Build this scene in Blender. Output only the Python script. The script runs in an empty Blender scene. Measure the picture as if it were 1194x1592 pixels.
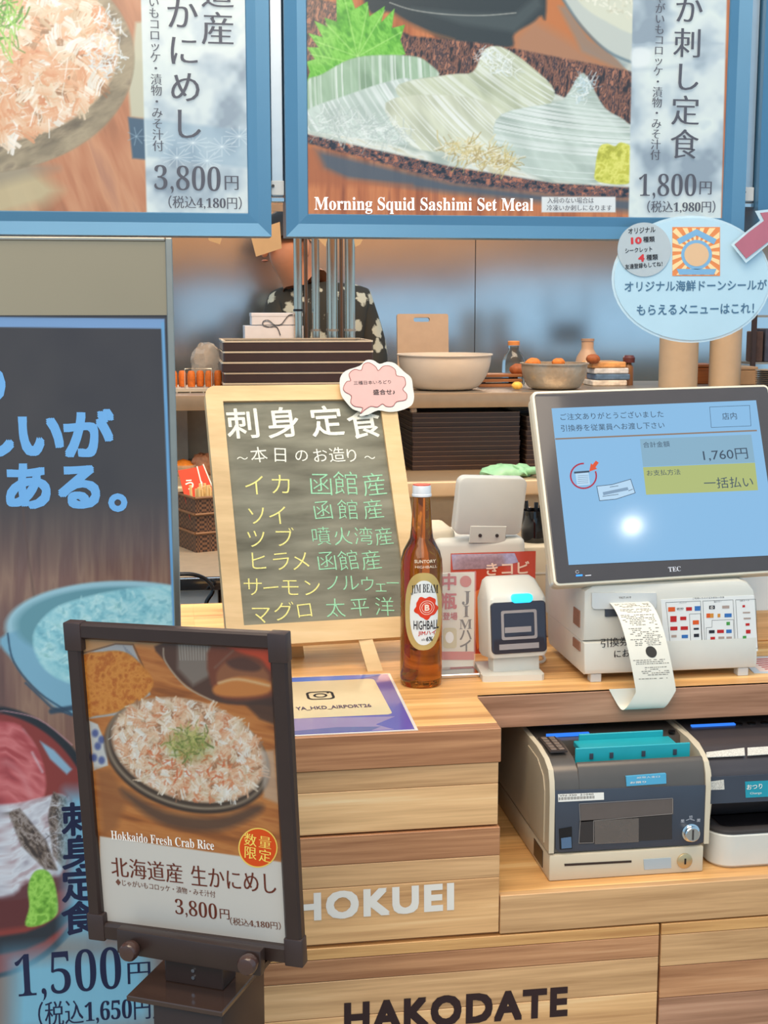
import bpy, bmesh, math, random
import numpy as np
from mathutils import Vector

# ------------------------------------------------------------------ camera, world, lights, exposure
scene = bpy.context.scene
COL = scene.collection
FPX, CXP, CYP = 2100.0, 597.0, 796.0            # focal length and centre in pixels of the 1194x1592 frame
PITCH, YAW = math.radians(8.637), math.radians(8.750)
EYE = np.array([0.0, 0.0, 1.53])
cam_d = bpy.data.cameras.new('camera')
cam_d.sensor_fit = 'VERTICAL'
cam_d.sensor_height = 36.0
cam_d.lens = FPX / 1592.0 * 36.0
cam_d.clip_start = 0.05
cam = bpy.data.objects.new('camera', cam_d)
COL.objects.link(cam)
cam.location = EYE
cam.rotation_euler = (math.radians(90) - PITCH, 0, -YAW)
scene.camera = cam

world = bpy.data.worlds.new('hall_daylight')
scene.world = world
world.use_nodes = True
bg = world.node_tree.nodes['Background']
bg.inputs[0].default_value = (0.46, 0.75, 1.0, 1)
bg.inputs[1].default_value = 0.98

def area_light(name, loc, size, power, color, rot=(0, 0, 0)):
    d = bpy.data.lights.new(name, 'AREA')
    d.shape = 'RECTANGLE'
    d.size, d.size_y = size
    d.energy = power
    d.color = color
    o = bpy.data.objects.new(name, d)
    COL.objects.link(o)
    o.location = loc
    o.rotation_euler = rot
    return o
area_light('counter_downlight', (0.25, 1.25, 2.95), (1.8, 0.8), 40, (1.0, 0.80, 0.56), (math.radians(-8), 0, 0))
area_light('kitchen_light', (0.6, 2.42, 2.9), (2.6, 0.4), 80, (1.0, 0.80, 0.58))
area_light('hall_light', (-0.8, -1.0, 3.0), (3.0, 2.0), 84, (1.0, 0.82, 0.62), (math.radians(25), 0, 0))

sp = area_light('hall_spot', (2.18, -0.87, 2.9), (0.05, 0.05), 0.9, (1.0, 0.95, 0.85), (math.radians(25), math.radians(15), 0))
sp.data.shape = 'DISK'

vs = scene.view_settings
vs.view_transform = 'Standard'
vs.look = 'None'
vs.gamma = 1.0
vs.use_curve_mapping = False
vs.exposure = 0.0

# ------------------------------------------------------------------ measuring helpers (pixel of the photo -> point in the place)
_fw = np.array([math.sin(YAW) * math.cos(PITCH), math.cos(YAW) * math.cos(PITCH), -math.sin(PITCH)])
_rt = np.array([math.cos(YAW), -math.sin(YAW), 0.0])
_up = np.cross(_rt, _fw)
def _ray(x, y):
    return _fw + _rt * (x - CXP) / FPX - _up * (y - CYP) / FPX
def PY(x, y, Y):
    d = _ray(x, y)
    return EYE + d * (Y / d[1])
def PZ(x, y, Z):
    d = _ray(x, y)
    return EYE + d * ((Z - EYE[2]) / d[2])
def to_px(p):
    q = np.asarray(p, float) - EYE
    z = q @ _fw
    return CXP + FPX * (q @ _rt) / z, CYP - FPX * (q @ _up) / z

class Frame:
    """origin + axes: local x right, y into depth, z up"""
    def __init__(s, o, yaw=0.0, tilt=0.0, roll=0.0):
        s.o = np.array(o, float)
        a, t, r = math.radians(yaw), math.radians(tilt), math.radians(roll)
        Rz = np.array([[math.cos(a), -math.sin(a), 0], [math.sin(a), math.cos(a), 0], [0, 0, 1]])
        Rx = np.array([[1, 0, 0], [0, math.cos(t), math.sin(t)], [0, -math.sin(t), math.cos(t)]])
        Ry = np.array([[math.cos(r), 0, math.sin(r)], [0, 1, 0], [-math.sin(r), 0, math.cos(r)]])
        s.M = Rz @ Rx @ Ry
        s.ux, s.uz, s.n = s.M[:, 0], s.M[:, 2], -s.M[:, 1]
    def w(s, p):
        return s.o + np.asarray(p, float) @ s.M.T
    def px(s, p, lift=0.0):                       # photo pixel -> point on the local y=-lift plane
        d = _ray(*p)
        return EYE + d * (((s.o + s.n * lift - EYE) @ s.n) / (d @ s.n))
    def lpx(s, p):                                # same, as local (x, z)
        q = (s.px(p) - s.o) @ s.M
        return q[0], q[2]

# ------------------------------------------------------------------ mesh helpers
BASE = {}
def lin(c):
    return tuple(((v / 255.0) / 12.92 if v / 255.0 <= 0.04045 else ((v / 255.0 + 0.055) / 1.055) ** 2.4) for v in c)

class MB:
    def __init__(s, fr=None):
        s.v, s.f, s.fr, s.marks = [], [], fr, []
    def add(s, vs, fs):
        k = len(s.v)
        if s.fr is not None:
            vs = s.fr.w(np.asarray(vs, float))
        s.v += [tuple(map(float, p)) for p in vs]
        s.f += [tuple(i + k for i in f) for f in fs]
        return s
    def box(s, x0, x1, y0, y1, z0, z1, bev=0.0, seg=2):
        if bev <= 0:
            return s.add([(x0, y0, z0), (x1, y0, z0), (x1, y1, z0), (x0, y1, z0), (x0, y0, z1), (x1, y0, z1), (x1, y1, z1), (x0, y1, z1)],
                         [(0, 3, 2, 1), (4, 5, 6, 7), (0, 1, 5, 4), (1, 2, 6, 5), (2, 3, 7, 6), (3, 0, 4, 7)])
        bm = bmesh.new()
        bmesh.ops.create_cube(bm, size=1.0)
        for v in bm.verts:
            v.co = Vector(((x0 + x1) / 2 + v.co.x * (x1 - x0), (y0 + y1) / 2 + v.co.y * (y1 - y0), (z0 + z1) / 2 + v.co.z * (z1 - z0)))
        bmesh.ops.bevel(bm, geom=bm.edges[:], offset=bev, segments=seg, affect='EDGES', profile=0.5)
        bm.verts.index_update()
        vs = [tuple(v.co) for v in bm.verts]
        fs = [tuple(v.index for v in f.verts) for f in bm.faces]
        bm.free()
        return s.add(vs, fs)
    def prism(s, poly, y0, y1):                   # poly in (x, z); extruded along y
        n = len(poly)
        vs = [(x, y0, z) for x, z in poly] + [(x, y1, z) for x, z in poly]
        fs = [tuple(range(n)), tuple(range(2 * n - 1, n - 1, -1))] + [(i, i + n, (i + 1) % n + n, (i + 1) % n) for i in range(n)]
        return s.add(vs, fs)
    def prismx(s, poly, x0, x1):                  # poly in (y, z); extruded along x
        n = len(poly)
        vs = [(x0, y, z) for y, z in poly] + [(x1, y, z) for y, z in poly]
        fs = [tuple(range(n)), tuple(range(2 * n - 1, n - 1, -1))] + [(i, i + n, (i + 1) % n + n, (i + 1) % n) for i in range(n)]
        return s.add(vs, fs)
    def prismz(s, poly, z0, z1):
        n = len(poly)
        vs = [(x, y, z0) for x, y in poly] + [(x, y, z1) for x, y in poly]
        fs = [tuple(range(n)), tuple(range(2 * n - 1, n - 1, -1))] + [(i, i + n, (i + 1) % n + n, (i + 1) % n) for i in range(n)]
        return s.add(vs, fs)
    def loft(s, rings, close=True, caps=True):
        n = len(rings[0])
        vs = [p for r in rings for p in r]
        fs = []
        for k in range(len(rings) - 1):
            for i in range(n if close else n - 1):
                j = (i + 1) % n
                fs.append((k * n + i, k * n + j, (k + 1) * n + j, (k + 1) * n + i))
        if caps:
            fs += [tuple(range(n))[::-1], tuple(range((len(rings) - 1) * n, len(rings) * n))]
        return s.add(vs, fs)
    def plate(s, poly, y0, y1, bev=0.0):          # prism with a bevelled front rim (front at y0)
        if bev <= 0:
            return s.prism(poly, y0, y1)
        c = np.mean(np.array(poly), axis=0)
        ins = inset(poly, bev)
        return s.loft([[(x, y1, z) for x, z in poly], [(x, y0 + bev, z) for x, z in poly], [(x, y0 + bev * .3, z) for x, z in inset(poly, bev * .3)], [(x, y0, z) for x, z in ins]])
    def lathe(s, prof, c=(0, 0, 0), seg=32, a0=0.0, a1=2 * math.pi, sx=1.0):
        full = abs(a1 - a0 - 2 * math.pi) < 1e-6
        n = seg if full else seg + 1
        rings = []
        for r, z in prof:
            rings.append([(c[0] + r * sx * math.cos(a0 + (a1 - a0) * i / seg), c[1] + r * math.sin(a0 + (a1 - a0) * i / seg), c[2] + z) for i in range(n)])
        return s.loft(rings, close=full, caps=full)
    def tube(s, pts, r, seg=8):
        pts = [np.array(p, float) for p in pts]
        rs = r if hasattr(r, '__len__') else [r] * len(pts)
        rings, ref = [], None
        for i, p in enumerate(pts):
            t = pts[min(i + 1, len(pts) - 1)] - pts[max(i - 1, 0)]
            t = t / (np.linalg.norm(t) + 1e-12)
            if ref is None:
                ref = np.array([0, 0, 1.0]) if abs(t[2]) < .9 else np.array([1.0, 0, 0])
            a = np.cross(t, ref); a /= np.linalg.norm(a) + 1e-12
            b = np.cross(t, a); ref = -b if False else ref
            rings.append([tuple(p + rs[i] * (a * math.cos(2 * math.pi * k / seg) + b * math.sin(2 * math.pi * k / seg))) for k in range(seg)])
        return s.loft(rings)
    def ball(s, c, r, seg=16, rings=8):
        rx, ry, rz = r if hasattr(r, '__len__') else (r, r, r)
        R = []
        for i in range(1, rings):
            a = math.pi * i / rings
            R.append([(c[0] + rx * math.sin(a) * math.cos(2 * math.pi * k / seg), c[1] + ry * math.sin(a) * math.sin(2 * math.pi * k / seg), c[2] - rz * math.cos(a)) for k in range(seg)])
        return s.loft(R)
    def build(s, name, mat, parent=None, base=None, smooth=35, recalc=True):
        b = BASE[parent.name] if parent is not None else np.array(base if base is not None else (0, 0, 0), float)
        me = bpy.data.meshes.new(name)
        V = np.array(s.v, float) - b
        me.from_pydata(V.tolist(), [], s.f)
        if recalc:
            bm = bmesh.new(); bm.from_mesh(me)
            bmesh.ops.recalc_face_normals(bm, faces=bm.faces[:])
            bm.to_mesh(me); bm.free()
        if smooth:
            me.polygons.foreach_set('use_smooth', [True] * len(me.polygons))
            me.set_sharp_from_angle(angle=math.radians(smooth))
        if mat is not None:
            me.materials.append(mat)
        o = bpy.data.objects.new(name, me)
        COL.objects.link(o)
        if parent is not None:
            o.parent = parent
        else:
            o.location = b
        BASE[o.name] = b
        return o

def inset(poly, d):
    n = len(poly); out = []
    A = 0.5 * sum(poly[i][0] * poly[(i + 1) % n][1] - poly[(i + 1) % n][0] * poly[i][1] for i in range(n))
    sg = 1 if A > 0 else -1
    for i in range(n):
        p0, p1, p2 = np.array(poly[i - 1]), np.array(poly[i]), np.array(poly[(i + 1) % n])
        a, b = p1 - p0, p2 - p1
        a = a / (np.linalg.norm(a) + 1e-12); b = b / (np.linalg.norm(b) + 1e-12)
        na, nb = np.array([-a[1], a[0]]) * sg, np.array([-b[1], b[0]]) * sg
        m = na + nb; L = np.linalg.norm(m)
        m = m / L if L > 1e-9 else na
        k = d / max(0.3, m @ na)
        out.append(tuple(p1 + m * k))
    return out
def rrect(x0, x1, z0, z1, r, n=5):
    rs = r if hasattr(r, '__len__') else (r, r, r, r)   # order: bl, br, tr, tl
    out = []
    for (cx, cz, a, rr) in ((x0, z0, 180, rs[0]), (x1, z0, 270, rs[1]), (x1, z1, 0, rs[2]), (x0, z1, 90, rs[3])):
        mx = cx + (rr if cx == x0 else -rr); mz = cz + (rr if cz == z0 else -rr)
        if rr < 1e-6:
            out.append((cx, cz)); continue
        for k in range(n + 1):
            t = math.radians(a + 90 * k / n)
            out.append((mx + rr * math.cos(t), mz + rr * math.sin(t)))
    return out
def circ(cx, cz, r, n=24, rz=None):
    rz = rz or r
    return [(cx + r * math.cos(2 * math.pi * i / n), cz + rz * math.sin(2 * math.pi * i / n)) for i in range(n)]
def spline(pts, k=6, closed=True):
    P = [np.array(p, float) for p in pts]; n = len(P); out = []
    for i in range(n if closed else n - 1):
        p0, p1 = P[(i - 1) % n] if closed or i > 0 else P[0], P[i]
        p2 = P[(i + 1) % n]; p3 = P[(i + 2) % n] if closed or i + 2 < n else P[-1]
        for j in range(k):
            t = j / k
            out.append(tuple(0.5 * (2 * p1 + (p2 - p0) * t + (2 * p0 - 5 * p1 + 4 * p2 - p3) * t * t + (3 * p1 - p0 - 3 * p2 + p3) * t ** 3)))
    if not closed:
        out.append(tuple(P[-1]))
    return out

def tag(o, label=None, cat=None, group=None, kind=None):
    if label: o['label'] = label
    if cat: o['category'] = cat
    if group: o['group'] = group
    if kind: o['kind'] = kind
    return o
def thing(name, loc, label=None, cat=None, group=None, kind=None):
    o = bpy.data.objects.new(name, None)
    o.empty_display_size = 0.02
    COL.objects.link(o)
    o.location = loc
    BASE[o.name] = np.array(loc, float)
    return tag(o, label, cat, group, kind)
def dup(root, delta=(0, 0, 0), label=None, rotz=0.0):
    r = root.copy(); COL.objects.link(r)
    r.location = Vector(root.location) + Vector(delta)
    r.rotation_euler.z += rotz
    if label: r['label'] = label
    for ch in list(root.children):
        c = ch.copy(); COL.objects.link(c); c.parent = r
        for g in list(ch.children):
            d = g.copy(); COL.objects.link(d); d.parent = c
    return r

# ------------------------------------------------------------------ materials
MATS = {}
def nodes(name):
    m = bpy.data.materials.new(name); m.use_nodes = True
    nt = m.node_tree
    return m, nt, nt.nodes['Principled BSDF'], nt.nodes.new, nt.links.new
def mat(name, rgb, rough=0.5, metal=0.0, spec=0.5, var=0.06, scale=40.0, bump=0.0, emit=0.0, coat=0.0, trans=0.0, ior=1.45, alpha=1.0, stretch=(1, 1, 1)):
    if name in MATS: return MATS[name]
    m, nt, b, N, L = nodes(name)
    c = lin(rgb)
    if var > 0 or bump > 0:
        tc = N('ShaderNodeTexCoord'); mp = N('ShaderNodeMapping'); mp.inputs['Scale'].default_value = stretch
        nz = N('ShaderNodeTexNoise'); nz.inputs['Scale'].default_value = scale; nz.inputs['Detail'].default_value = 3
        L(tc.outputs['Object'], mp.inputs[0]); L(mp.outputs[0], nz.inputs['Vector'])
    if var > 0:
        rp = N('ShaderNodeValToRGB')
        rp.color_ramp.elements[0].color = tuple(max(0, v * (1 - var)) for v in c) + (1,)
        rp.color_ramp.elements[1].color = tuple(min(1, v * (1 + var)) for v in c) + (1,)
        rp.color_ramp.elements[0].position = .3; rp.color_ramp.elements[1].position = .7
        L(nz.outputs['Fac'], rp.inputs[0]); L(rp.outputs[0], b.inputs['Base Color'])
    else:
        b.inputs['Base Color'].default_value = c + (1,)
    if bump > 0:
        bp = N('ShaderNodeBump'); bp.inputs['Strength'].default_value = bump; bp.inputs['Distance'].default_value = .002
        L(nz.outputs['Fac'], bp.inputs['Height']); L(bp.outputs[0], b.inputs['Normal'])
    b.inputs['Roughness'].default_value = rough
    b.inputs['Metallic'].default_value = metal
    b.inputs['Specular IOR Level'].default_value = spec
    b.inputs['Coat Weight'].default_value = coat
    b.inputs['Coat Roughness'].default_value = .08
    b.inputs['Transmission Weight'].default_value = trans
    b.inputs['IOR'].default_value = ior
    b.inputs['Alpha'].default_value = alpha
    if emit > 0:
        b.inputs['Emission Color'].default_value = c + (1,)
        b.inputs['Emission Strength'].default_value = emit
    MATS[name] = m
    return m
def ink(name, rgb, emit=0.0, rough=0.55):
    return mat(name, rgb, rough=rough, var=0.0, emit=emit, spec=.3)
def wood(name, dark, mid, light, grain=(1.3, 40, 40), rough=0.42, seed=0.0, knots=0.35, axis='X'):
    if name in MATS: return MATS[name]
    m, nt, b, N, L = nodes(name)
    tc = N('ShaderNodeTexCoord'); mp = N('ShaderNodeMapping')
    mp.inputs['Scale'].default_value = grain if axis == 'X' else ((grain[1], grain[1], grain[0]) if axis == 'Z' else (grain[1], grain[0], grain[1]))
    mp.inputs['Location'].default_value = (seed, seed * 1.7, seed * .6)
    nz = N('ShaderNodeTexNoise'); nz.inputs['Scale'].default_value = 1.0; nz.inputs['Detail'].default_value = 7; nz.inputs['Roughness'].default_value = .62; nz.inputs['Distortion'].default_value = .6
    wv = N('ShaderNodeTexNoise'); wv.inputs['Scale'].default_value = .33; wv.inputs['Detail'].default_value = 2; wv.inputs['Distortion'].default_value = 1.5
    fr = N('ShaderNodeMath'); fr.operation = 'MULTIPLY'; fr.inputs[1].default_value = 9.0
    sn = N('ShaderNodeMath'); sn.operation = 'SINE'
    md = N('ShaderNodeMath'); md.operation = 'MULTIPLY_ADD'; md.inputs[1].default_value = .10 * knots / .35; 
    fine = N('ShaderNodeTexNoise'); fine.inputs['Scale'].default_value = 6.5; fine.inputs['Detail'].default_value = 3
    ad = N('ShaderNodeMath'); ad.operation = 'MULTIPLY_ADD'; ad.inputs[1].default_value = .36
    rp = N('ShaderNodeValToRGB')
    e = rp.color_ramp.elements
    dark, mid, light = [tuple(min(245, v * g) for v in c) for c, g in ((dark, 1.05), (mid, 1.08), (light, 1.07))]
    e[0].position, e[0].color = .27, lin(dark) + (1,)
    e[1].position, e[1].color = .74, lin(light) + (1,)
    k = e.new(.56); k.color = lin(mid) + (1,)
    L(tc.outputs['Object'], mp.inputs[0])
    for q in (nz, wv, fine): L(mp.outputs[0], q.inputs['Vector'])
    L(wv.outputs['Fac'], fr.inputs[0]); L(fr.outputs[0], sn.inputs[0]); L(sn.outputs[0], md.inputs[0]); L(nz.outputs['Fac'], md.inputs[2])
    L(fine.outputs['Fac'], ad.inputs[0]); L(md.outputs[0], ad.inputs[2])
    sb = N('ShaderNodeMath'); sb.operation = 'SUBTRACT'; sb.inputs[1].default_value = .15
    L(ad.outputs[0], sb.inputs[0]); L(sb.outputs[0], rp.inputs[0]); L(rp.outputs[0], b.inputs['Base Color'])
    bp = N('ShaderNodeBump'); bp.inputs['Strength'].default_value = .2; bp.inputs['Distance'].default_value = .001
    L(nz.outputs['Fac'], bp.inputs['Height']); L(bp.outputs[0], b.inputs['Normal'])
    b.inputs['Roughness'].default_value = rough
    MATS[name] = m
    return m
def printed(name, emit=0.0, rough=0.3, coat=0.0, base=1.0):
    """a print whose colours are stored per vertex"""
    if name in MATS: return MATS[name]
    m, nt, b, N, L = nodes(name)
    at = N('ShaderNodeVertexColor'); at.layer_name = 'print'
    if base != 1.0:
        mx = N('ShaderNodeMix'); mx.data_type = 'RGBA'; mx.blend_type = 'MULTIPLY'; mx.inputs[0].default_value = 1
        mx.inputs[7].default_value = (base, base, base, 1)
        L(at.outputs[0], mx.inputs[6]); L(mx.outputs[2], b.inputs['Base Color'])
    else:
        L(at.outputs[0], b.inputs['Base Color'])
    if emit > 0:
        L(at.outputs[0], b.inputs['Emission Color']); b.inputs['Emission Strength'].default_value = emit
    b.inputs['Roughness'].default_value = rough
    b.inputs['Coat Weight'].default_value = coat
    MATS[name] = m
    return m

# ------------------------------------------------------------------ lettering
_G = {}
def _glyphs(s, off=0.0, res=3, sp=1.0):
    k = (s, off, res, sp)
    if k in _G: return _G[k]
    c = bpy.data.curves.new('t', 'FONT'); c.body = s; c.offset = off; c.resolution_u = res; c.space_character = sp
    o = bpy.data.objects.new('t', c)
    me = bpy.data.meshes.new_from_object(o)
    V = np.array([tuple(v.co)[:2] for v in me.vertices]) if len(me.vertices) else np.zeros((0, 2))
    F = [tuple(p.vertices) for p in me.polygons]
    bpy.data.objects.remove(o); bpy.data.curves.remove(c); bpy.data.meshes.remove(me)
    _G[k] = (V, F)
    return V, F
def _math(s):
    r = ''
    for ch in s:
        if 'A' <= ch <= 'Z': r += chr(0x1D400 + ord(ch) - 65)
        elif 'a' <= ch <= 'z': r += chr(0x1D41A + ord(ch) - 97)
        elif '0' <= ch <= '9': r += chr(0x1D7CE + ord(ch) - 48)
        else: r += ch
    return r
def glyphs(s, style='sans', w=0.03):
    if style == 'sans': return _glyphs(s)
    if style == 'thin': return _glyphs(s, -0.009)
    if style == 'roman': return _glyphs(_math(s), -0.008)
    if style == 'roman_bold': return _glyphs(_math(s))
    if style == 'mincho':                          # thin horizontals, thicker verticals
        V, F = _glyphs(_math(s), -0.008)
        offs = [(-.018, 0), (-.006, 0), (.006, 0), (.018, 0)]
    elif style == 'bold':
        V, F = _glyphs(s)
        offs = [(w * math.cos(a * math.pi / 4), w * math.sin(a * math.pi / 4)) for a in range(8)] + [(0, 0)]
    elif style == 'heavy':
        V, F = _glyphs(s, sp=1.16 if len(s) > 1 else 1.0)
        offs = [(a * w, b * w) for a in (-1, 0, 1) for b in (-1, 0, 1)]
    n = len(V)
    VV = np.concatenate([np.concatenate([V + np.array(o), np.full((n, 1), k * 2.5e-5)], 1) for k, o in enumerate(offs)]) if n else V
    FF = [tuple(i + n * k for i in f) for k in range(len(offs)) for f in F]
    return VV, FF
def ptext(mb, fr, s, a, b, h=None, style='sans', lift=0.0006, w=0.03):
    """lettering on the plane of frame fr: from pixel a to pixel b (bottom line), h pixels tall"""
    mb.marks.append((len(mb.v), len(mb.f)))
    V, F = glyphs(s, style, w)
    A, B = fr.px(a, lift), fr.px(b, lift)
    d = B - A; Lw = np.linalg.norm(d); u = d / Lw
    v = np.cross(u, fr.n) * -1.0
    if v @ fr.uz < 0: v = -v
    x0, y0 = V.min(0)[:2]; x1, y1 = V.max(0)[:2]
    dz = V[:, 2] if V.shape[1] > 2 else np.zeros(len(V))
    sx = Lw / (x1 - x0)
    sy = sx if h is None else abs((fr.px((a[0], a[1] - h), lift) - A) @ v) / (y1 - y0)
    mb.add(A + np.outer((V[:, 0] - x0) * sx, u) + np.outer((V[:, 1] - y0) * sy, v) + np.outer(dz, fr.n), F)
def pchar(mb, fr, ch, c, em, style='sans', lift=0.0006, rot=0.0, w=0.03, sx=1.0):
    """one character with its em box centred on pixel c, em pixels tall"""
    V, F = glyphs(ch, style, w)
    if not len(V): return
    C = fr.px(c, lift)
    k = np.linalg.norm(fr.px((c[0], c[1] + em / 2), lift) - fr.px((c[0], c[1] - em / 2), lift))
    dz = V[:, 2] if V.shape[1] > 2 else np.zeros(len(V))
    L = V[:, :2] - np.array([0.5 if ord(ch) > 255 else (V[:, 0].min() + V[:, 0].max()) / 2, 0.36])
    cr, sr = math.cos(rot), math.sin(rot)
    L = np.stack([(L[:, 0] * cr - L[:, 1] * sr) * sx, L[:, 0] * sr + L[:, 1] * cr], 1) * k
    mb.add(C + np.outer(L[:, 0], fr.ux) + np.outer(L[:, 1], fr.uz) + np.outer(dz, fr.n), F)
def pcol(mb, fr, s, a, b, em, style='sans', **k):
    mb.marks.append((len(mb.v), len(mb.f)))
    n = len(s)
    for i, ch in enumerate(s):
        t = i / max(1, n - 1)
        pchar(mb, fr, ch, (a[0] + (b[0] - a[0]) * t, a[1] + (b[1] - a[1]) * t), em, style, **k)
def ppoly(mb, fr, pts, lift=0.0004):
    mb.add([fr.px(p, lift) for p in pts], [tuple(range(len(pts)))])
def pline(mb, fr, pts, w, lift=0.0005, closed=False):
    pts = [np.array(p, float) for p in pts]
    if closed: pts = pts + [pts[0]]
    for p, q in zip(pts[:-1], pts[1:]):
        d = q - p; L = np.hypot(*d)
        if L < 1e-6: continue
        n = np.array([-d[1], d[0]]) / L * w / 2; e = d / L * w * .3
        ppoly(mb, fr, [p - e + n, q + e + n, q + e - n, p - e - n], lift)
def flat(mb, name, m, parent):
    if name == 'lettering' and len(mb.marks) > 1:          # one object for each line of print
        st = [(0, 0)] + mb.marks[1:] + [(len(mb.v), len(mb.f))]
        for (v0, f0), (v1, f1) in zip(st[:-1], st[1:]):
            if f1 == f0: continue
            q = MB(); q.v = mb.v[v0:v1]; q.f = [tuple(i - v0 for i in f) for f in mb.f[f0:f1]]
            o = q.build(name, m, parent, smooth=0, recalc=False)
        return o
    return mb.build(name, m, parent, smooth=0, recalc=False)
FM = lambda fr=None: MB(None)
# ------------------------------------------------------------------ numpy painter for printed photographs (colours stored per vertex)
_PT = np.random.RandomState(7).rand(256, 256)
def vnoise(x, y, seed=0):
    x = x + seed * 17.3; y = y + seed * 9.1
    xi = np.floor(x).astype(int); yi = np.floor(y).astype(int)
    fx = x - xi; fy = y - yi
    fx = fx * fx * (3 - 2 * fx); fy = fy * fy * (3 - 2 * fy)
    a = _PT[xi & 255, yi & 255]; b = _PT[(xi + 1) & 255, yi & 255]
    c = _PT[xi & 255, (yi + 1) & 255]; d = _PT[(xi + 1) & 255, (yi + 1) & 255]
    return (a * (1 - fx) + b * fx) * (1 - fy) + (c * (1 - fx) + d * fx) * fy
def fbm(x, y, seed=0, o=4):
    s = 0; a = .5; t = 0
    for k in range(o):
        s = s + a * vnoise(x * 2 ** k, y * 2 ** k, seed + k); t += a; a *= .55
    return s / t
class Paint:
    def __init__(s, X, Y, rgb):
        s.X, s.Y = X, Y
        s.C = np.tile(np.array(rgb, float), (len(X), 1))
    def put(s, m, rgb, idx=None):
        rgb = np.array(rgb, float)
        if idx is None:
            s.C = s.C * (1 - m[:, None]) + rgb * m[:, None]
        else:
            s.C[idx] = s.C[idx] * (1 - m[:, None]) + rgb * m[:, None]
    def box(s, x0, x1, y0, y1, pad=3):
        return np.nonzero((s.X > x0 - pad) & (s.X < x1 + pad) & (s.Y > y0 - pad) & (s.Y < y1 + pad))[0]
    def seg_d(s, pts, idx):
        X, Y = s.X[idx], s.Y[idx]; D = np.full(len(X), 1e9)
        for (ax, ay), (bx, by) in zip(pts[:-1], pts[1:]):
            dx, dy = bx - ax, by - ay; L = dx * dx + dy * dy + 1e-9
            t = np.clip(((X - ax) * dx + (Y - ay) * dy) / L, 0, 1)
            D = np.minimum(D, np.hypot(X - ax - t * dx, Y - ay - t * dy))
        return D
    def poly_m(s, pts, soft=1.0, idx=None):
        P = list(pts)
        xs = [p[0] for p in P]; ys = [p[1] for p in P]
        if idx is None: idx = s.box(min(xs), max(xs), min(ys), max(ys), soft * 2 + 2)
        X, Y = s.X[idx], s.Y[idx]; ins = np.zeros(len(X), bool)
        for (ax, ay), (bx, by) in zip(P, P[1:] + P[:1]):
            if ay == by: continue
            c = ((ay > Y) != (by > Y)) & (X < (bx - ax) * (Y - ay) / (by - ay) + ax)
            ins ^= c
        D = s.seg_d(P + P[:1], idx)
        D = np.where(ins, D, -D)
        return np.clip(D / soft * .5 + .5, 0, 1), idx
    def poly(s, pts, rgb, soft=1.0, op=1.0, smooth=0):
        if smooth: pts = spline(pts, smooth)
        m, idx = s.poly_m(pts, soft)
        s.put(m * op, rgb, idx)
        return m, idx
    def ell(s, cx, cy, rx, ry, rgb, ang=0, soft=1.0, op=1.0):
        a = math.radians(ang); R = max(rx, ry)
        idx = s.box(cx - R, cx + R, cy - R, cy + R, soft * 2)
        X, Y = s.X[idx] - cx, s.Y[idx] - cy
        u = (X * math.cos(a) + Y * math.sin(a)) / rx; v = (-X * math.sin(a) + Y * math.cos(a)) / ry
        d = (1 - np.hypot(u, v)) * min(rx, ry)
        m = np.clip(d / soft * .5 + .5, 0, 1)
        s.put(m * op, rgb, idx)
        return m, idx
    def line(s, pts, w, rgb, soft=.8, op=1.0, smooth=0):
        if smooth: pts = spline(pts, smooth, False)
        xs = [p[0] for p in pts]; ys = [p[1] for p in pts]
        idx = s.box(min(xs), max(xs), min(ys), max(ys), w + 2)
        D = s.seg_d(pts, idx)
        m = np.clip((w / 2 - D) / soft * .5 + .5, 0, 1)
        s.put(m * op, rgb, idx)
    def mottle(s, m, idx, cols, sx, sy, seed=1, o=4, ang=0.0, con=1.6):
        a = math.radians(ang); X, Y = s.X[idx], s.Y[idx]
        U = (X * math.cos(a) + Y * math.sin(a)) / sx; V = (-X * math.sin(a) + Y * math.cos(a)) / sy
        n = np.clip((fbm(U, V, seed, o) - .5) * con + .5, 0, .9999) * (len(cols) - 1)
        k = n.astype(int); f = (n - k)[:, None]; P = np.array(cols, float)
        c = P[k] * (1 - f) + P[np.minimum(k + 1, len(cols) - 1)] * f
        s.C[idx] = s.C[idx] * (1 - m[:, None]) + c * m[:, None]
    def flakes(s, n, cols, inside, L=(6, 16), w=(1.2, 3.4), rs=None, op=.85, curl=.5):
        rs = rs or np.random.RandomState(3)
        k = 0; tries = 0
        while k < n and tries < n * 20:
            tries += 1
            x, y = inside(rs)
            if x is None: continue
            a = rs.rand() * 2 * math.pi; l = rs.uniform(*L); b = a + rs.uniform(-curl, curl) * 2
            p = [(x, y), (x + l / 2 * math.cos(a), y + l / 2 * math.sin(a)), (x + l / 2 * (math.cos(a) + math.cos(b)), y + l / 2 * (math.sin(a) + math.sin(b)))]
            s.line(p, rs.uniform(*w), cols[rs.randint(len(cols))], .9, op * rs.uniform(.6, 1))
            k += 1
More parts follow.
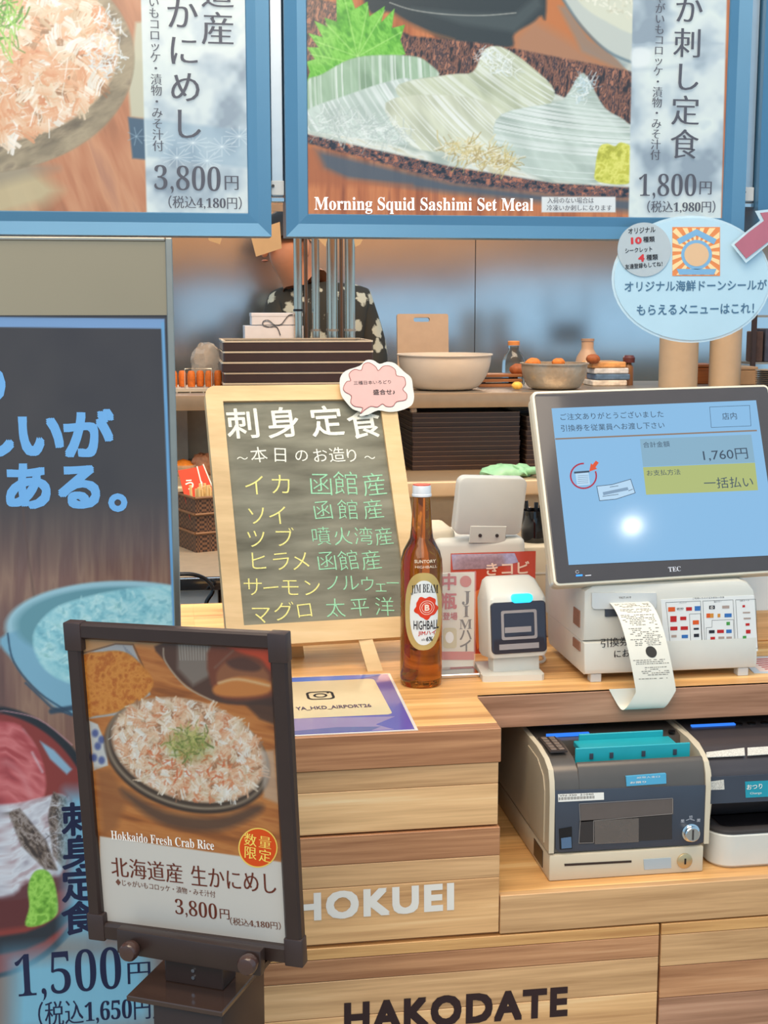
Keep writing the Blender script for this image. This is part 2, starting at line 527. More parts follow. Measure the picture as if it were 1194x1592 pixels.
    def clumps(s, n, inside, rs, pal, L=(10, 22), k=(4, 8), w=(1.4, 3.0), op=.85, gap=2.0):
        for _ in range(n):
            x, y = inside(rs)
            a = rs.rand() * 2 * math.pi; b = a + rs.uniform(-.7, .7); kk = rs.randint(*k); l0 = rs.uniform(*L)
            pc = pal[rs.randint(len(pal))]
            g = (-math.sin(a), math.cos(a))
            for j in range(kk):
                t = (j + .5) / kk; o = (j - kk / 2) * gap
                c = np.array(pc[0], float) * (1 - t) + np.array(pc[1], float) * t
                l = l0 * rs.uniform(.7, 1.1); q = (x + g[0] * o + rs.uniform(-1.5, 1.5), y + g[1] * o + rs.uniform(-1.5, 1.5))
                s.line([q, (q[0] + l / 2 * math.cos(a), q[1] + l / 2 * math.sin(a)), (q[0] + l / 2 * (math.cos(a) + math.cos(b)), q[1] + l / 2 * (math.sin(a) + math.sin(b)))], rs.uniform(*w), c, .9, op)
def in_ell(cx, cy, rx, ry, ang=0):
    a = math.radians(ang)
    def f(rs):
        r = math.sqrt(rs.rand()); t = rs.rand() * 2 * math.pi
        u, v = rx * r * math.cos(t), ry * r * math.sin(t)
        return cx + u * math.cos(a) - v * math.sin(a), cy + u * math.sin(a) + v * math.cos(a)
    return f

CRAB = [(246, 240, 228), (240, 226, 205), (236, 205, 175), (238, 190, 155), (228, 160, 118), (250, 248, 244), (222, 205, 185), (235, 176, 140)]

CLP = [((236, 190, 154), (222, 158, 116)), ((240, 212, 182), (226, 178, 140)), ((250, 244, 232), (238, 216, 190)), ((248, 240, 226), (232, 198, 164)), ((252, 250, 246), (226, 220, 206)), ((240, 222, 196), (206, 176, 142))]
def paint_crab_sign(p):                            # rice bowl heaped with crab meat
    al = np.arange(len(p.X)); one = np.ones(len(p.X))
    p.mottle(one, al, [(164, 110, 78), (190, 128, 92), (206, 150, 112), (184, 132, 104)], 160, 26, 3, 4, 70)
    p.poly([(-400, 282), (40, 250), (95, 296), (70, 318), (-20, 345), (-400, 360)], (196, 184, 146), 14, .9)
    p.poly([(-400, 250), (30, 246), (90, 262), (-10, 290), (-400, 300)], (150, 140, 122), 10, .7)
    p.poly([(211, 35), (260, 30), (260, 188), (203, 182), (200, 140)], (196, 194, 170), 3, 1)
    p.poly([(199, 182), (262, 190), (262, 252), (206, 246)], (74, 98, 120), 2, 1)
    for k in range(7):
        a = k * math.pi / 3.5
        p.line([(212, 212), (212 + 14 * math.cos(a), 212 + 14 * math.sin(a))], 1, (150, 175, 190), 1, .8)
    # bowl body and rim
    b, ib = p.ell(-44, 92, 252, 178, (140, 126, 102), 0, 2)
    p.mottle(b, ib, [(112, 100, 82), (146, 132, 108), (176, 160, 132), (132, 118, 100)], 40, 18, 5, 4, -25, 1.9)
    p.poly(spline([(206, 60), (204, 110), (185, 165), (140, 215), (60, 252), (-60, 270), (-60, 250), (50, 232), (120, 200), (165, 155), (186, 105), (190, 60)], 5), (170, 156, 128), 5, .55)
    m, im = p.ell(-44, 78, 226, 146, (226, 196, 166), 0, 3)
    p.mottle(m, im, [(190, 150, 112), (232, 196, 160), (238, 214, 190), (218, 160, 120), (244, 230, 214)], 26, 20, 9, 4, 30, 2.0)
    rs = np.random.RandomState(11)
    p.clumps(150, in_ell(-44, 76, 214, 134), rs, [((170, 128, 92), (150, 108, 76)), ((226, 160, 118), (206, 132, 92))], (14, 30), (4, 8), (2.5, 5), .7, 3.4)
    p.clumps(330, in_ell(-44, 76, 216, 136), rs, CLP, (16, 38), (4, 9), (1.8, 4.2), .85, 2.8)
    p.clumps(110, in_ell(20, 130, 110, 75), rs, CLP[:2], (12, 26), (3, 6), (2, 4.5), .8, 3)
    p.flakes(160, [(252, 250, 244), (244, 236, 220), (232, 226, 210)], in_ell(-44, 76, 220, 140), (12, 34), (1, 2.2), rs, .9)
    p.flakes(120, [(214, 226, 232), (236, 244, 248)], in_ell(165, 70, 26, 60), (5, 16), (1, 2.6), rs, .9)
    p.flakes(90, [(96, 168, 48), (140, 206, 84), (62, 128, 30), (180, 224, 120)], in_ell(2, 30, 30, 44), (14, 36), (1.6, 3.6), rs, .95, .25)
    paint_white_band(p, [(219, -900), (383, -900), (387, 0), (388, 332), (228, 332), (219, 0)], 1)
def paint_white_band(p, poly, seed):
    m, im = p.poly_m(poly, 1.2)
    p.mottle(m, im, [(150, 166, 180), (186, 202, 212), (214, 226, 228), (222, 234, 232), (196, 212, 220)], 75, 75, seed + 3, 4, 0, 2.1)
    if seed == 1:
        q, iq = p.poly_m([(224, 184), (388, 204), (388, 262), (228, 244)], 3)
        p.put(q * .55, (150, 178, 198), iq)
        for cx, cy in ((248, 218), (300, 222), (345, 228), (275, 245), (372, 212), (322, 250)):
            for k in range(12):
                a = k * math.pi / 6
                p.line([(cx, cy), (cx + 24 * math.cos(a), cy + 15 * math.sin(a))], .9, (226, 238, 242), .9, .65)

def paint_squid_sign(p):
    al = np.arange(len(p.X)); one = np.ones(len(p.X))
    p.mottle(one, al, [(150, 84, 52), (186, 110, 66), (206, 130, 80), (160, 92, 62)], 12, 130, 2, 4, 0)
    # background: wood, black bowl, rice bowl
    p.poly([(780, -60), (1000, -60), (1000, 120), (800, 70)], (196, 122, 70), 6)
    p.poly([(800, 58), (830, 30), (880, 60), (960, 112), (800, 96)], (172, 130, 102), 10, .8)
    p.poly(spline([(560, -500), (845, -500), (850, -20), (838, 26), (800, 52), (792, 74), (712, 70), (660, 46), (612, 20), (560, -30)], 5), (58, 62, 62), 3)
    p.poly([(640, 12), (720, 20), (800, 22), (838, -10), (842, 10), (800, 50), (720, 38)], (84, 92, 92), 5, .7)
    p.line([(606, 4), (640, 15), (690, 22), (750, 24), (802, 20)], 1.6, (188, 190, 182), 1, .8, 5)
    p.line([(612, 22), (650, 44), (705, 62)], 4, (140, 96, 62), 3, .8, 5)
    p.poly(spline([(862, -80), (872, -10), (905, 40), (950, 84), (1000, 112), (1000, -80)], 5), (196, 204, 198), 2)
    p.poly(spline([(886, -80), (893, -8), (940, 32), (1000, 46), (1000, -80)], 5), (216, 220, 202), 2)
    p.flakes(170, [(240, 240, 226), (206, 206, 184), (226, 224, 204)], lambda rs: ((x, y) if y < 34 - (985 - x) * .45 else (None, None)) if [x := rs.uniform(895, 1000), y := rs.uniform(-50, 42)] else 0, (3, 8), (2, 4), np.random.RandomState(5), .8, .1)
    p.line([(876, 0), (905, 42), (945, 80), (990, 100)], 4, (92, 116, 130), 2, .8, 5)
    p.poly([(868, 10), (880, 10), (915, 60), (975, 100), (970, 112), (905, 80)], (120, 140, 150), 4, .5)
    # slab plate
    pl = [(474, -6), (540, 8), (640, 56), (760, 68), (985, 112), (985, 302), (900, 296), (700, 268), (560, 226), (474, 206)]
    m, im = p.poly_m(pl, 2)
    p.mottle(m, im, [(52, 44, 46), (96, 68, 60), (150, 102, 80), (66, 54, 58), (176, 120, 94)], 5, 13, 6, 3, 8, 2.2)
    fr = [(474, 206), (560, 226), (700, 256), (860, 283), (985, 290), (985, 308), (880, 304), (700, 284), (560, 244), (474, 222)]
    m, im = p.poly_m(fr, 2)
    p.mottle(m, im, [(38, 40, 52), (70, 64, 70), (150, 92, 72), (64, 66, 78), (182, 116, 90)], 6, 5, 8, 3, 12, 2.6)
    p.poly([(488, 232), (700, 284), (880, 306), (985, 310), (985, 330), (700, 300), (540, 278), (500, 262)], (78, 92, 108), 6, .9)
    p.poly([(474, 222), (492, 232), (506, 262), (540, 280), (640, 288), (474, 288)], (170, 100, 62), 6, .8)
    # shiso leaf
    leaf = [(477, 128), (482, 112), (477, 96), (490, 92), (478, 74), (496, 74), (480, 52), (502, 58), (489, 33), (510, 42), (505, 28), (524, 34), (523, -14), (540, -22), (552, 14), (571, 3), (574, 26), (598, 10), (592, 36), (613, 14), (609, 44), (629, 39), (622, 62), (630, 84), (600, 96), (560, 96), (520, 112)]
    m, im = p.poly(leaf, (96, 172, 52), 1.2)
    p.mottle(m, im, [(82, 156, 44), (108, 186, 60), (136, 208, 84), (96, 174, 52)], 16, 8, 4, 3, 60, 1.8)
    for a, b in (((556, 88), (534, -10)), ((556, 88), (598, 16)), ((556, 88), (506, 36)), ((556, 88), (490, 64)), ((556, 88), (624, 50)), ((540, 96), (482, 84)), ((556, 88), (572, 10))):
        p.line([a, b], 1.5, (176, 224, 128), 1.2, .75)
    # squid slices
    m, im = p.poly([(474, 150), (640, 118), (862, 146), (985, 196), (985, 291), (860, 284), (700, 258), (560, 227), (474, 207)], (196, 206, 196), 2)
    p.mottle(m, im, [(170, 184, 176), (200, 210, 200), (226, 232, 226), (206, 204, 176)], 40, 10, 12, 3, 20, 1.8)
    base = (188, 200, 184)
    sl = [
        [(477, 128), (500, 116), (545, 92), (590, 86), (645, 88), (668, 100), (682, 118), (640, 124), (560, 146), (540, 176), (477, 182)],
        [(477, 172), (540, 148), (600, 128), (640, 124), (660, 160), (640, 222), (560, 214), (500, 206), (477, 200)],
        [(620, 132), (700, 116), (735, 112), (752, 80), (768, 72), (790, 78), (826, 104), (862, 142), (840, 178), (800, 196), (760, 176), (640, 160)],
        [(600, 160), (700, 148), (780, 170), (800, 210), (770, 238), (700, 236), (640, 226)],
        [(780, 178), (862, 160), (880, 150), (902, 116), (914, 122), (940, 168), (978, 196), (980, 260), (925, 284), (860, 278), (806, 262), (770, 222)]]
    cs = [(150, 178, 150), (190, 206, 198), (190, 198, 172), (202, 208, 186), (184, 200, 192)]
    dirs = [75, 60, 52, 58, 40]
    rs = np.random.RandomState(4)
    for pts, c, dg in zip(sl, cs, dirs):
        q = spline(pts, 4)
        m, im = p.poly(q, c, 1.6)
        p.mottle(m * .75, im, [tuple(v - 22 for v in c), c, tuple(min(255, v + 20) for v in c), tuple(min(255, v + 8) for v in c)], 60, 24, int(dg), 3, dg, 1.8)
        xs = [a for a, b in q]; ys = [b for a, b in q]
        X, Y = p.X[im], p.Y[im]; a = math.radians(dg)
        # the knife lines follow a gentle curve
        v = (-(X) * math.sin(a) + Y * math.cos(a)) + .0016 * (X * math.cos(a) + Y * math.sin(a) - 400) ** 2 * .5
        st = np.clip(vnoise(v / 2.3, X * 0 + 3, int(dg)) * 2.8 - 1.3, 0, 1) * (.35 + .65 * vnoise(X / 40, Y / 40, 3))
        p.put(m * st * .8, (240, 246, 246), im)
    p.flakes(260, [(236, 242, 240), (206, 216, 210), (178, 192, 188)], in_ell(560, 200, 82, 17, 10), (8, 30), (.8, 1.8), rs, .8, .4)
    p.flakes(240, [(206, 190, 126), (226, 214, 164), (172, 150, 92), (238, 234, 214)], in_ell(745, 240, 62, 15, 12), (8, 28), (.8, 1.9), rs, .85, .4)
    p.flakes(120, [(240, 246, 246), (214, 226, 228)], in_ell(770, 96, 36, 16, 30), (6, 14), (.8, 1.8), rs, .8, .3)
    p.flakes(80, [(240, 246, 246), (190, 214, 224)], in_ell(908, 136, 16, 22, 30), (6, 14), (.8, 1.8), rs, .8, .3)
    # wasabi
    m, im = p.poly(spline([(930, 282), (926, 262), (932, 230), (944, 224), (956, 228), (966, 222), (984, 234), (984, 282)], 4), (208, 208, 84), 1.5)
    p.mottle(m, im, [(176, 178, 60), (206, 208, 84), (228, 228, 116), (198, 198, 72)], 9, 9, 3, 3, 0, 2.0)
    paint_white_band(p, [(979, -900), (1135, -900), (1130, 0), (1121, 342), (977, 342), (984, 0)], 2)
    p.line([(984, 70), (1060, 66), (1124, 68)], 2.5, (176, 192, 206), 2, .7, 4)
    p.poly(spline([(984, 76), (1010, 78), (1008, 100), (984, 106)], 4), (232, 240, 242), 3, .8)
    p.line([(986, 108), (1050, 104), (1124, 88)], 5, (184, 200, 212), 4, .6, 4)
    p.poly([(842, 306), (957, 306), (957, 330), (842, 330)], (226, 232, 234), .8)

def paint_crab_stand(p):
    al = np.arange(len(p.X)); one = np.ones(len(p.X))
    p.mottle(one, al, [(150, 84, 36), (186, 110, 50), (204, 130, 66), (176, 100, 46)], 90, 14, 2, 4, 12)
    p.poly([(110, 985), (260, 990), (262, 1010), (215, 1002), (130, 1030)], (196, 150, 104), 5, .9)
    # tray and croquette
    p.poly([(120, 1018), (180, 1000), (206, 1003), (226, 1050), (234, 1080), (180, 1112), (120, 1120)], (176, 176, 178), 1.5)
    p.line([(120, 1018), (180, 1001), (207, 1002), (228, 1048)], 2, (110, 70, 40), 1, .9)
    for k in range(9):
        p.line([(192 + k * 3, 1004 + k * 3), (204 + k * 3, 1030 + k * 3)], 1.2, (120, 124, 140), 1, .7)
    m, im = p.poly(spline([(124, 1026), (160, 1014), (192, 1014), (216, 1030), (238, 1060), (222, 1086), (190, 1104), (150, 1112), (130, 1108)], 4), (196, 120, 40), 2)
    p.mottle(m, im, [(164, 84, 22), (200, 118, 40), (224, 146, 62), (188, 100, 30), (232, 166, 84)], 9, 9, 4, 4, 0, 1.1)
    # soup bowl
    p.poly(spline([(252, 1000), (430, 1006), (440, 1090), (400, 1096), (340, 1092), (290, 1066), (258, 1030)], 4), (86, 56, 44), 2)
    p.line([(254, 1008), (258, 1030), (290, 1068), (336, 1092)], 2.2, (186, 170, 150), 1.2, .9, 5)
    p.poly([(276, 1000), (332, 1002), (328, 1050), (300, 1066), (276, 1040)], (140, 128, 118), 4, .85)
    for k in range(12):
        p.line([(278 + k * 4.4, 1002), (280 + k * 4.2, 1026)], 1.1, (206, 200, 190), 1, .6)
    p.poly(spline([(330, 1000), (436, 1006), (440, 1080), (404, 1088), (336, 1080)], 4), (122, 62, 40), 3)
    p.poly(spline([(350, 1000), (436, 1004), (436, 1050), (418, 1040), (404, 1024), (372, 1014)], 4), (204, 70, 34), 3, .95)
    p.poly(spline([(338, 1044), (356, 1028), (396, 1030), (418, 1050), (410, 1066), (370, 1070), (340, 1064)], 4), (150, 92, 58), 3)
    p.poly(spline([(334, 1066), (372, 1052), (420, 1060), (416, 1078), (372, 1084), (336, 1080)], 4), (206, 128, 62), 3)
    p.line([(340, 1062), (370, 1056), (418, 1066)], 4, (230, 190, 140), 2, .8, 4)
    p.line([(334, 1038), (362, 1012)], 4, (130, 84, 66), 1.4, .9)
    p.poly(spline([(352, 1028), (380, 1022), (406, 1036), (396, 1044), (364, 1040)], 4), (84, 50, 40), 3, .9)
    p.poly([(380, 1094), (432, 1080), (436, 1130), (404, 1118)], (70, 46, 38), 3, .85)
    # dish with a blue pattern
    p.poly([(138, 1120), (152, 1126), (166, 1160), (168, 1190), (146, 1198)], (206, 206, 204), 1.4)
    for cx, cy in ((148, 1140), (152, 1160), (158, 1182), (146, 1178), (158, 1150)):
        p.ell(cx, cy, 5, 6, (70, 86, 150), 0, 2, .85)
    p.poly([(150, 1196), (172, 1196), (200, 1240), (180, 1290), (160, 1300)], (150, 92, 50), 6, .7)
    # crab rice bowl
    m, im = p.ell(291, 1176, 132, 84, (60, 44, 36), 17, 2)
    p.ell(291, 1172, 130, 82, (150, 132, 112), 17, 2)
    p.ell(292, 1171, 126, 79, (70, 54, 44), 17, 2)
    p.poly(spline([(190, 1226), (260, 1262), (340, 1270), (400, 1250), (404, 1264), (340, 1292), (260, 1284), (206, 1250)], 4), (84, 60, 48), 6, .85)
    m, im = p.ell(293, 1166, 121, 76, (224, 186, 150), 17, 3)
    p.mottle(m, im, [(186, 140, 106), (226, 190, 158), (236, 208, 182), (214, 150, 112), (242, 226, 208)], 14, 12, 9, 4, 30, 2.2)
    rs = np.random.RandomState(21)
    p.clumps(120, in_ell(293, 1165, 116, 71, 17), rs, [((172, 126, 92), (150, 104, 74)), ((224, 150, 106), (200, 116, 74))], (8, 16), (3, 6), (1.6, 3.2), .75, 2.2)
    p.clumps(330, in_ell(293, 1165, 117, 72, 17), rs, CLP, (8, 18), (3, 7), (1.2, 2.6), .85, 1.8)
    p.flakes(130, [(250, 246, 238), (240, 230, 214)], in_ell(293, 1165, 119, 74, 17), (5, 14), (.8, 1.6), rs, .85)
    p.flakes(60, [(208, 96, 54), (222, 124, 76)], in_ell(300, 1195, 84, 36, 17), (6, 12), (1.6, 3.4), rs, .8)
    p.ell(294, 1160, 32, 22, (150, 150, 84), 10, 10, .75)
    p.flakes(120, [(126, 140, 62), (92, 110, 46), (168, 176, 96), (206, 196, 120)], in_ell(294, 1154, 30, 22), (8, 20), (1, 2.2), rs, .85, .5)
    # white card below the bowl print, paler patch at the bowl's right edge
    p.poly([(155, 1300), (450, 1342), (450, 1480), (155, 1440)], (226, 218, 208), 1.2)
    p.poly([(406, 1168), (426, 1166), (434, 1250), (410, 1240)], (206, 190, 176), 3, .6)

def paint_sashimi_panel(p):
    X, Y = p.X, p.Y; al = np.arange(len(X)); one = np.ones(len(X))
    # dark slate fading into a wooden backdrop
    p.mottle(one, al, [(60, 55, 58), (66, 61, 62), (72, 66, 66)], 120, 120, 3, 3)
    f = np.clip((Y - 770) / 130, 0, 1)
    p.mottle(f, al, [(96, 72, 66), (122, 92, 82), (140, 112, 96), (116, 86, 78), (132, 106, 98)], 24, 260, 5, 4, 0, 1.7)
    p.line([(36, 790), (42, 850), (54, 935)], 2.5, (92, 70, 62), 2, .7)
    p.line([(-150, 800), (-140, 950)], 2.5, (92, 70, 62), 2, .7)
    p.poly([(-400, 952), (20, 950), (20, 1110), (-400, 1120)], (98, 74, 74), 20, .6)
    p.put(np.clip((Y - 1110) / 60, 0, 1) * .5, (120, 84, 70))
    # rice bowl
    p.ell(190, 975, 182, 72, (148, 190, 206), 0, 2)
    p.poly(spline([(10, 985), (22, 1030), (60, 1076), (110, 1110), (240, 1130), (300, 1100), (330, 990), (190, 960)], 5), (118, 168, 194), 3)
    p.ell(192, 972, 168, 60, (96, 146, 160), 0, 3)
    m, im = p.poly(spline([(52, 990), (80, 950), (130, 930), (200, 916), (270, 912), (320, 930), (330, 1010), (240, 1060), (130, 1066), (70, 1040)], 5), (140, 196, 210), 3)
    p.mottle(m, im, [(96, 156, 176), (132, 192, 206), (168, 214, 222), (126, 182, 184)], 20, 12, 4, 4, 20, 1.2)
    p.flakes(420, [(176, 220, 226), (110, 170, 186), (150, 204, 214), (190, 226, 230)], in_ell(190, 986, 128, 62), (5, 11), (2.5, 5), np.random.RandomState(2), .6, .2)
    p.line([(12, 985), (22, 1030), (60, 1076), (112, 1110)], 2.5, (34, 60, 84), 1.2, .9, 5)
    p.line([(40, 1062), (80, 1100), (112, 1112)], 3, (40, 70, 96), 1.4, .9)
    p.line([(80, 1106), (116, 1100)], 8, (40, 62, 84), 2, .9)
    # dark round plate with a red inside
    p.ell(-30, 1310, 192, 214, (28, 36, 46), 8, 2)
    p.ell(-34, 1312, 184, 206, (128, 52, 50), 8, 2)
    p.poly(spline([(-150, 1470), (40, 1450), (112, 1406), (116, 1420), (40, 1476), (-150, 1496)], 4), (30, 40, 52), 3)
    p.line([(0, 1104), (60, 1118), (112, 1158)], 2, (200, 150, 160), 1, .7, 5)
    p.poly([(10, 1126), (36, 1134), (54, 1160), (46, 1164), (26, 1144)], (160, 190, 210), 3, .9)
    p.poly([(62, 1152), (84, 1166), (112, 1196), (104, 1204), (78, 1180)], (130, 180, 210), 2, .9)
    # tuna, white fish with skin, dark slice
    m, im = p.poly(spline([(-200, 1120), (0, 1122), (40, 1140), (64, 1180), (70, 1230), (50, 1252), (0, 1254), (-200, 1260)], 4), (170, 78, 84), 3)
    p.mottle(m, im, [(138, 54, 62), (172, 80, 86), (196, 112, 116), (158, 66, 72)], 60, 16, 3, 3, 30, 1.7)
    p.line([(0, 1180), (30, 1200), (48, 1236)], 6, (206, 140, 144), 5, .6, 5)
    p.line([(50, 1170), (66, 1200)], 3, (200, 196, 208), 2, .7)
    m, im = p.poly(spline([(-200, 1256), (0, 1252), (60, 1242), (96, 1236), (110, 1262), (104, 1320), (80, 1380), (0, 1400), (-200, 1400)], 4), (178, 182, 194), 3)
    p.mottle(m * .8, im, [(140, 136, 150), (180, 184, 196), (206, 214, 224), (168, 150, 158)], 30, 12, 7, 3, -30, 1.8)
    for pts in ([(14, 1264), (30, 1258), (70, 1306), (88, 1352), (70, 1350), (34, 1314)], [(84, 1232), (102, 1242), (110, 1290), (100, 1350), (84, 1330), (76, 1270)]):
        m, im = p.poly(pts, (92, 80, 72), 3)
        p.mottle(m, im, [(56, 48, 48), (104, 92, 84), (150, 142, 140), (78, 66, 62)], 12, 5, 6, 3, 50, 2.2)
    p.flakes(70, [(198, 202, 214), (60, 54, 54)], in_ell(95, 1282, 18, 44, 8), (8, 16), (.8, 1.6), np.random.RandomState(8), .8, .1)
    p.poly(spline([(-200, 1400), (0, 1396), (40, 1372), (96, 1362), (104, 1380), (60, 1400), (40, 1440), (-200, 1452)], 4), (84, 38, 44), 4, .9)
    m, im = p.poly(spline([(40, 1438), (46, 1410), (44, 1380), (54, 1356), (72, 1354), (84, 1372), (90, 1410), (84, 1426), (62, 1438)], 4), (116, 176, 66), 2)
    p.mottle(m, im, [(88, 146, 44), (120, 180, 66), (150, 206, 90), (104, 164, 54)], 10, 10, 3, 3, 0, 2)
    # glow printed behind the lettering
    for pts, s in (([(14, 1485), (236, 1470), (244, 1592), (10, 1620)], 26), ([(104, 1230), (150, 1230), (152, 1460), (100, 1460)], 16)):
        m, im = p.poly_m(pts, s)
        p.put(m * .9, (112, 182, 214), im)
    # luminous edge line
    p.poly([(-900, 484), (256, 495.5), (256, 511), (-900, 500)], (122, 158, 204), .9)
    p.line([(253, 503), (271, 970), (284, 1300), (300, 1700)], 5.2, (108, 164, 212), 1)

def print_grid(fr, xs, zs, painter, rgb, name, m, parent, lift=0.0):
    """flat printed sheet in the local x/z plane of fr, one colour per vertex"""
    xs = np.asarray(xs); zs = np.asarray(zs)
    GX, GZ = np.meshgrid(xs, zs)
    L = np.stack([GX.ravel(), np.full(GX.size, -lift), GZ.ravel()], 1)
    W = fr.w(L)
    q = W - EYE; z = q @ _fw
    p = Paint(CXP + FPX * (q @ _rt) / z, CYP - FPX * (q @ _up) / z, rgb)
    painter(p)
    nx, nz = len(xs), len(zs)
    i = (np.arange(nz - 1)[:, None] * nx + np.arange(nx - 1)[None, :]).ravel()
    F = np.stack([i, i + 1, i + nx + 1, i + nx], 1)
    me = bpy.data.meshes.new(name)
    me.vertices.add(len(W)); me.vertices.foreach_set('co', (W - BASE[parent.name]).ravel())
    me.loops.add(F.size); me.loops.foreach_set('vertex_index', F.ravel())
    me.polygons.add(len(F)); me.polygons.foreach_set('loop_start', np.arange(0, F.size, 4)); me.polygons.foreach_set('loop_total', np.full(len(F), 4))
    me.update(calc_edges=True)
    c = np.clip(p.C / 255.0, 0, 1)
    c = np.where(c <= 0.04045, c / 12.92, ((c + 0.055) / 1.055) ** 2.4)
    at = me.color_attributes.new('print', 'FLOAT_COLOR', 'POINT')
    at.data.foreach_set('color', np.concatenate([c, np.ones((len(c), 1))], 1).astype(np.float32).ravel())
    me.materials.append(m)
    o = bpy.data.objects.new(name, me); COL.objects.link(o); o.parent = parent
    BASE[o.name] = BASE[parent.name]
    return o
def spans(*seg):                                   # (start, stop, step) stretches joined into one list
    out = []
    for a, b, st in seg:
        n = max(1, int(round(abs(b - a) / st)))
        out += list(np.linspace(a, b, n, endpoint=False))
    return np.array(out + [seg[-1][1]])
# ------------------------------------------------------------------ materials of the place
M_OAK = wood('oak_light', (178, 130, 84), (214, 166, 114), (230, 190, 140), seed=1.0)
M_OAK2 = wood('oak_pale', (186, 142, 96), (218, 174, 124), (232, 196, 150), seed=7.0)
M_OAK3 = wood('oak_grey', (168, 126, 84), (202, 158, 112), (218, 178, 132), seed=3.0)
M_WAL = wood('walnut_pink', (146, 96, 62), (184, 132, 92), (204, 156, 116), seed=5.0, knots=.5)
M_WALD = wood('walnut_edge', (138, 96, 70), (174, 128, 100), (196, 152, 122), seed=9.0, knots=.5)
M_OAKT = wood('oak_top', (178, 126, 74), (214, 164, 104), (232, 190, 134), seed=4.0, grain=(1.4, 30, 30))
M_OAKT2 = wood('oak_top_b', (180, 128, 76), (216, 167, 107), (233, 192, 137), seed=12.0, grain=(1.4, 30, 30))
M_DARKW = wood('shadow_brown_wood', (70, 50, 38), (92, 66, 50), (112, 82, 62), seed=2.0)
M_STEEL = mat('brushed_steel', (222, 224, 226), rough=.15, metal=1.0, var=.03, scale=3, bump=.008, stretch=(2, 2, 3))
M_STEELW = mat('worn_steel', (176, 166, 152), rough=.38, metal=.85, var=.06, scale=30)
M_CHROME = mat('polished_steel', (206, 208, 210), rough=.12, metal=1.0, var=.0)
M_WHITE = mat('white_plastic', (208, 205, 196), rough=.38, var=.015)
M_CREAM = mat('cream_plastic', (204, 190, 166), rough=.4, var=.015)
M_LGREY = mat('light_grey_plastic', (198, 200, 200), rough=.4, var=.015)
M_DGREY = mat('dark_grey_plastic', (62, 58, 58), rough=.32, var=.03)
M_SLATE = mat('slate_blue_plastic', (62, 68, 80), rough=.3, var=.03)
M_BLACK = mat('black_plastic', (24, 22, 24), rough=.25, var=.02)
M_GLOSSB = mat('glossy_black', (20, 18, 20), rough=.06, var=.0, coat=.5)
M_BROWNBLK = mat('brown_black_metal', (52, 38, 34), rough=.34, var=.05, spec=.5)
M_INK = ink('ink_black', (40, 36, 40))
M_PAPER = mat('white_paper', (238, 234, 226), rough=.7, var=.02)

# ------------------------------------------------------------------ the setting
fl = MB().box(-4, 5, -3, 5.2, -.05, 0).build('floor', mat('floor_tile_beige', (168, 156, 140), rough=.45, var=.06, scale=8), base=(0, 0, 0))
tag(fl, 'beige hall floor under the counter', None, None, 'structure')

wl = thing('wall_back', (0.5, 4.8, 0), 'brushed stainless steel wall at the back of the kitchen', None, None, 'structure')
MB().box(-2.6, 4.0, 4.802, 4.86, 0, 3.0).build('backing', M_DGREY, wl, smooth=0)
sx = PY(738, 470, 4.8)[0]
for k in range(-3, 3):
    MB().box(sx + k * 1.15 + .0015, sx + (k + 1) * 1.15 - .0015, 4.795, 4.802, 0, 3.0).build('steel_panel', M_STEEL, wl, smooth=0)

tr_ = MB().box(-2.5, 4.0, 2.165, 2.20, 1.705, 3.0).build('added_trim_1', wood('mirrored_brown', (160, 112, 74), (196, 144, 98), (212, 164, 116), seed=17), base=(0, 2.18, 1.705))  # added unseen behind the signs so the steel wall mirrors brown across
tag(tr_, 'brown board added unseen behind the menu signs for the steel wall reflection', None, None, 'structure')

# ------------------------------------------------------------------ serving counter
def plank(x0, x1, y0, y1, z0, z1, m, parent, bev=.0008):
    return MB().box(x0, x1, y0, y1, z0, z1, bev, 1).build('plank', m, parent, smooth=0)
wt = thing('worktop', (0.9, 2.0, .955), 'light oak counter worktop carrying the till and the chalkboard', 'worktop')
MB().box(.024, .3995, 1.640, 2.40, .957, .991).box(.3995, 2.2, 1.765, 2.40, .957, .991).build('core', M_OAK3, wt, smooth=0)
ys = [1.640, 1.757, 1.86, 1.97, 2.08, 2.19, 2.30, 2.41]
for i, (a, b) in enumerate(zip(ys[:-1], ys[1:])):
    plank(.022, .400 if i == 0 else 2.2, a + .0002, b - .0002, .991, 1.0, (M_OAKT, M_OAKT2)[i % 2], wt, .0004)
tag(MB().box(.0, .400, 1.616, 1.640, .955, 1.0, .001, 1).build('edge_strip', M_WAL, wt, smooth=0), 'pinkish walnut edge strip')
tag(MB().box(.4005, 2.2, 1.7565, 1.765, .954, 1.0, .001, 1).build('edge_strip', M_WALD, wt, smooth=0), 'dark walnut edge strip')
MB().box(.0, .022, 1.641, 2.41, .955, 1.0).build('side_strip', M_OAKT, wt, smooth=0)

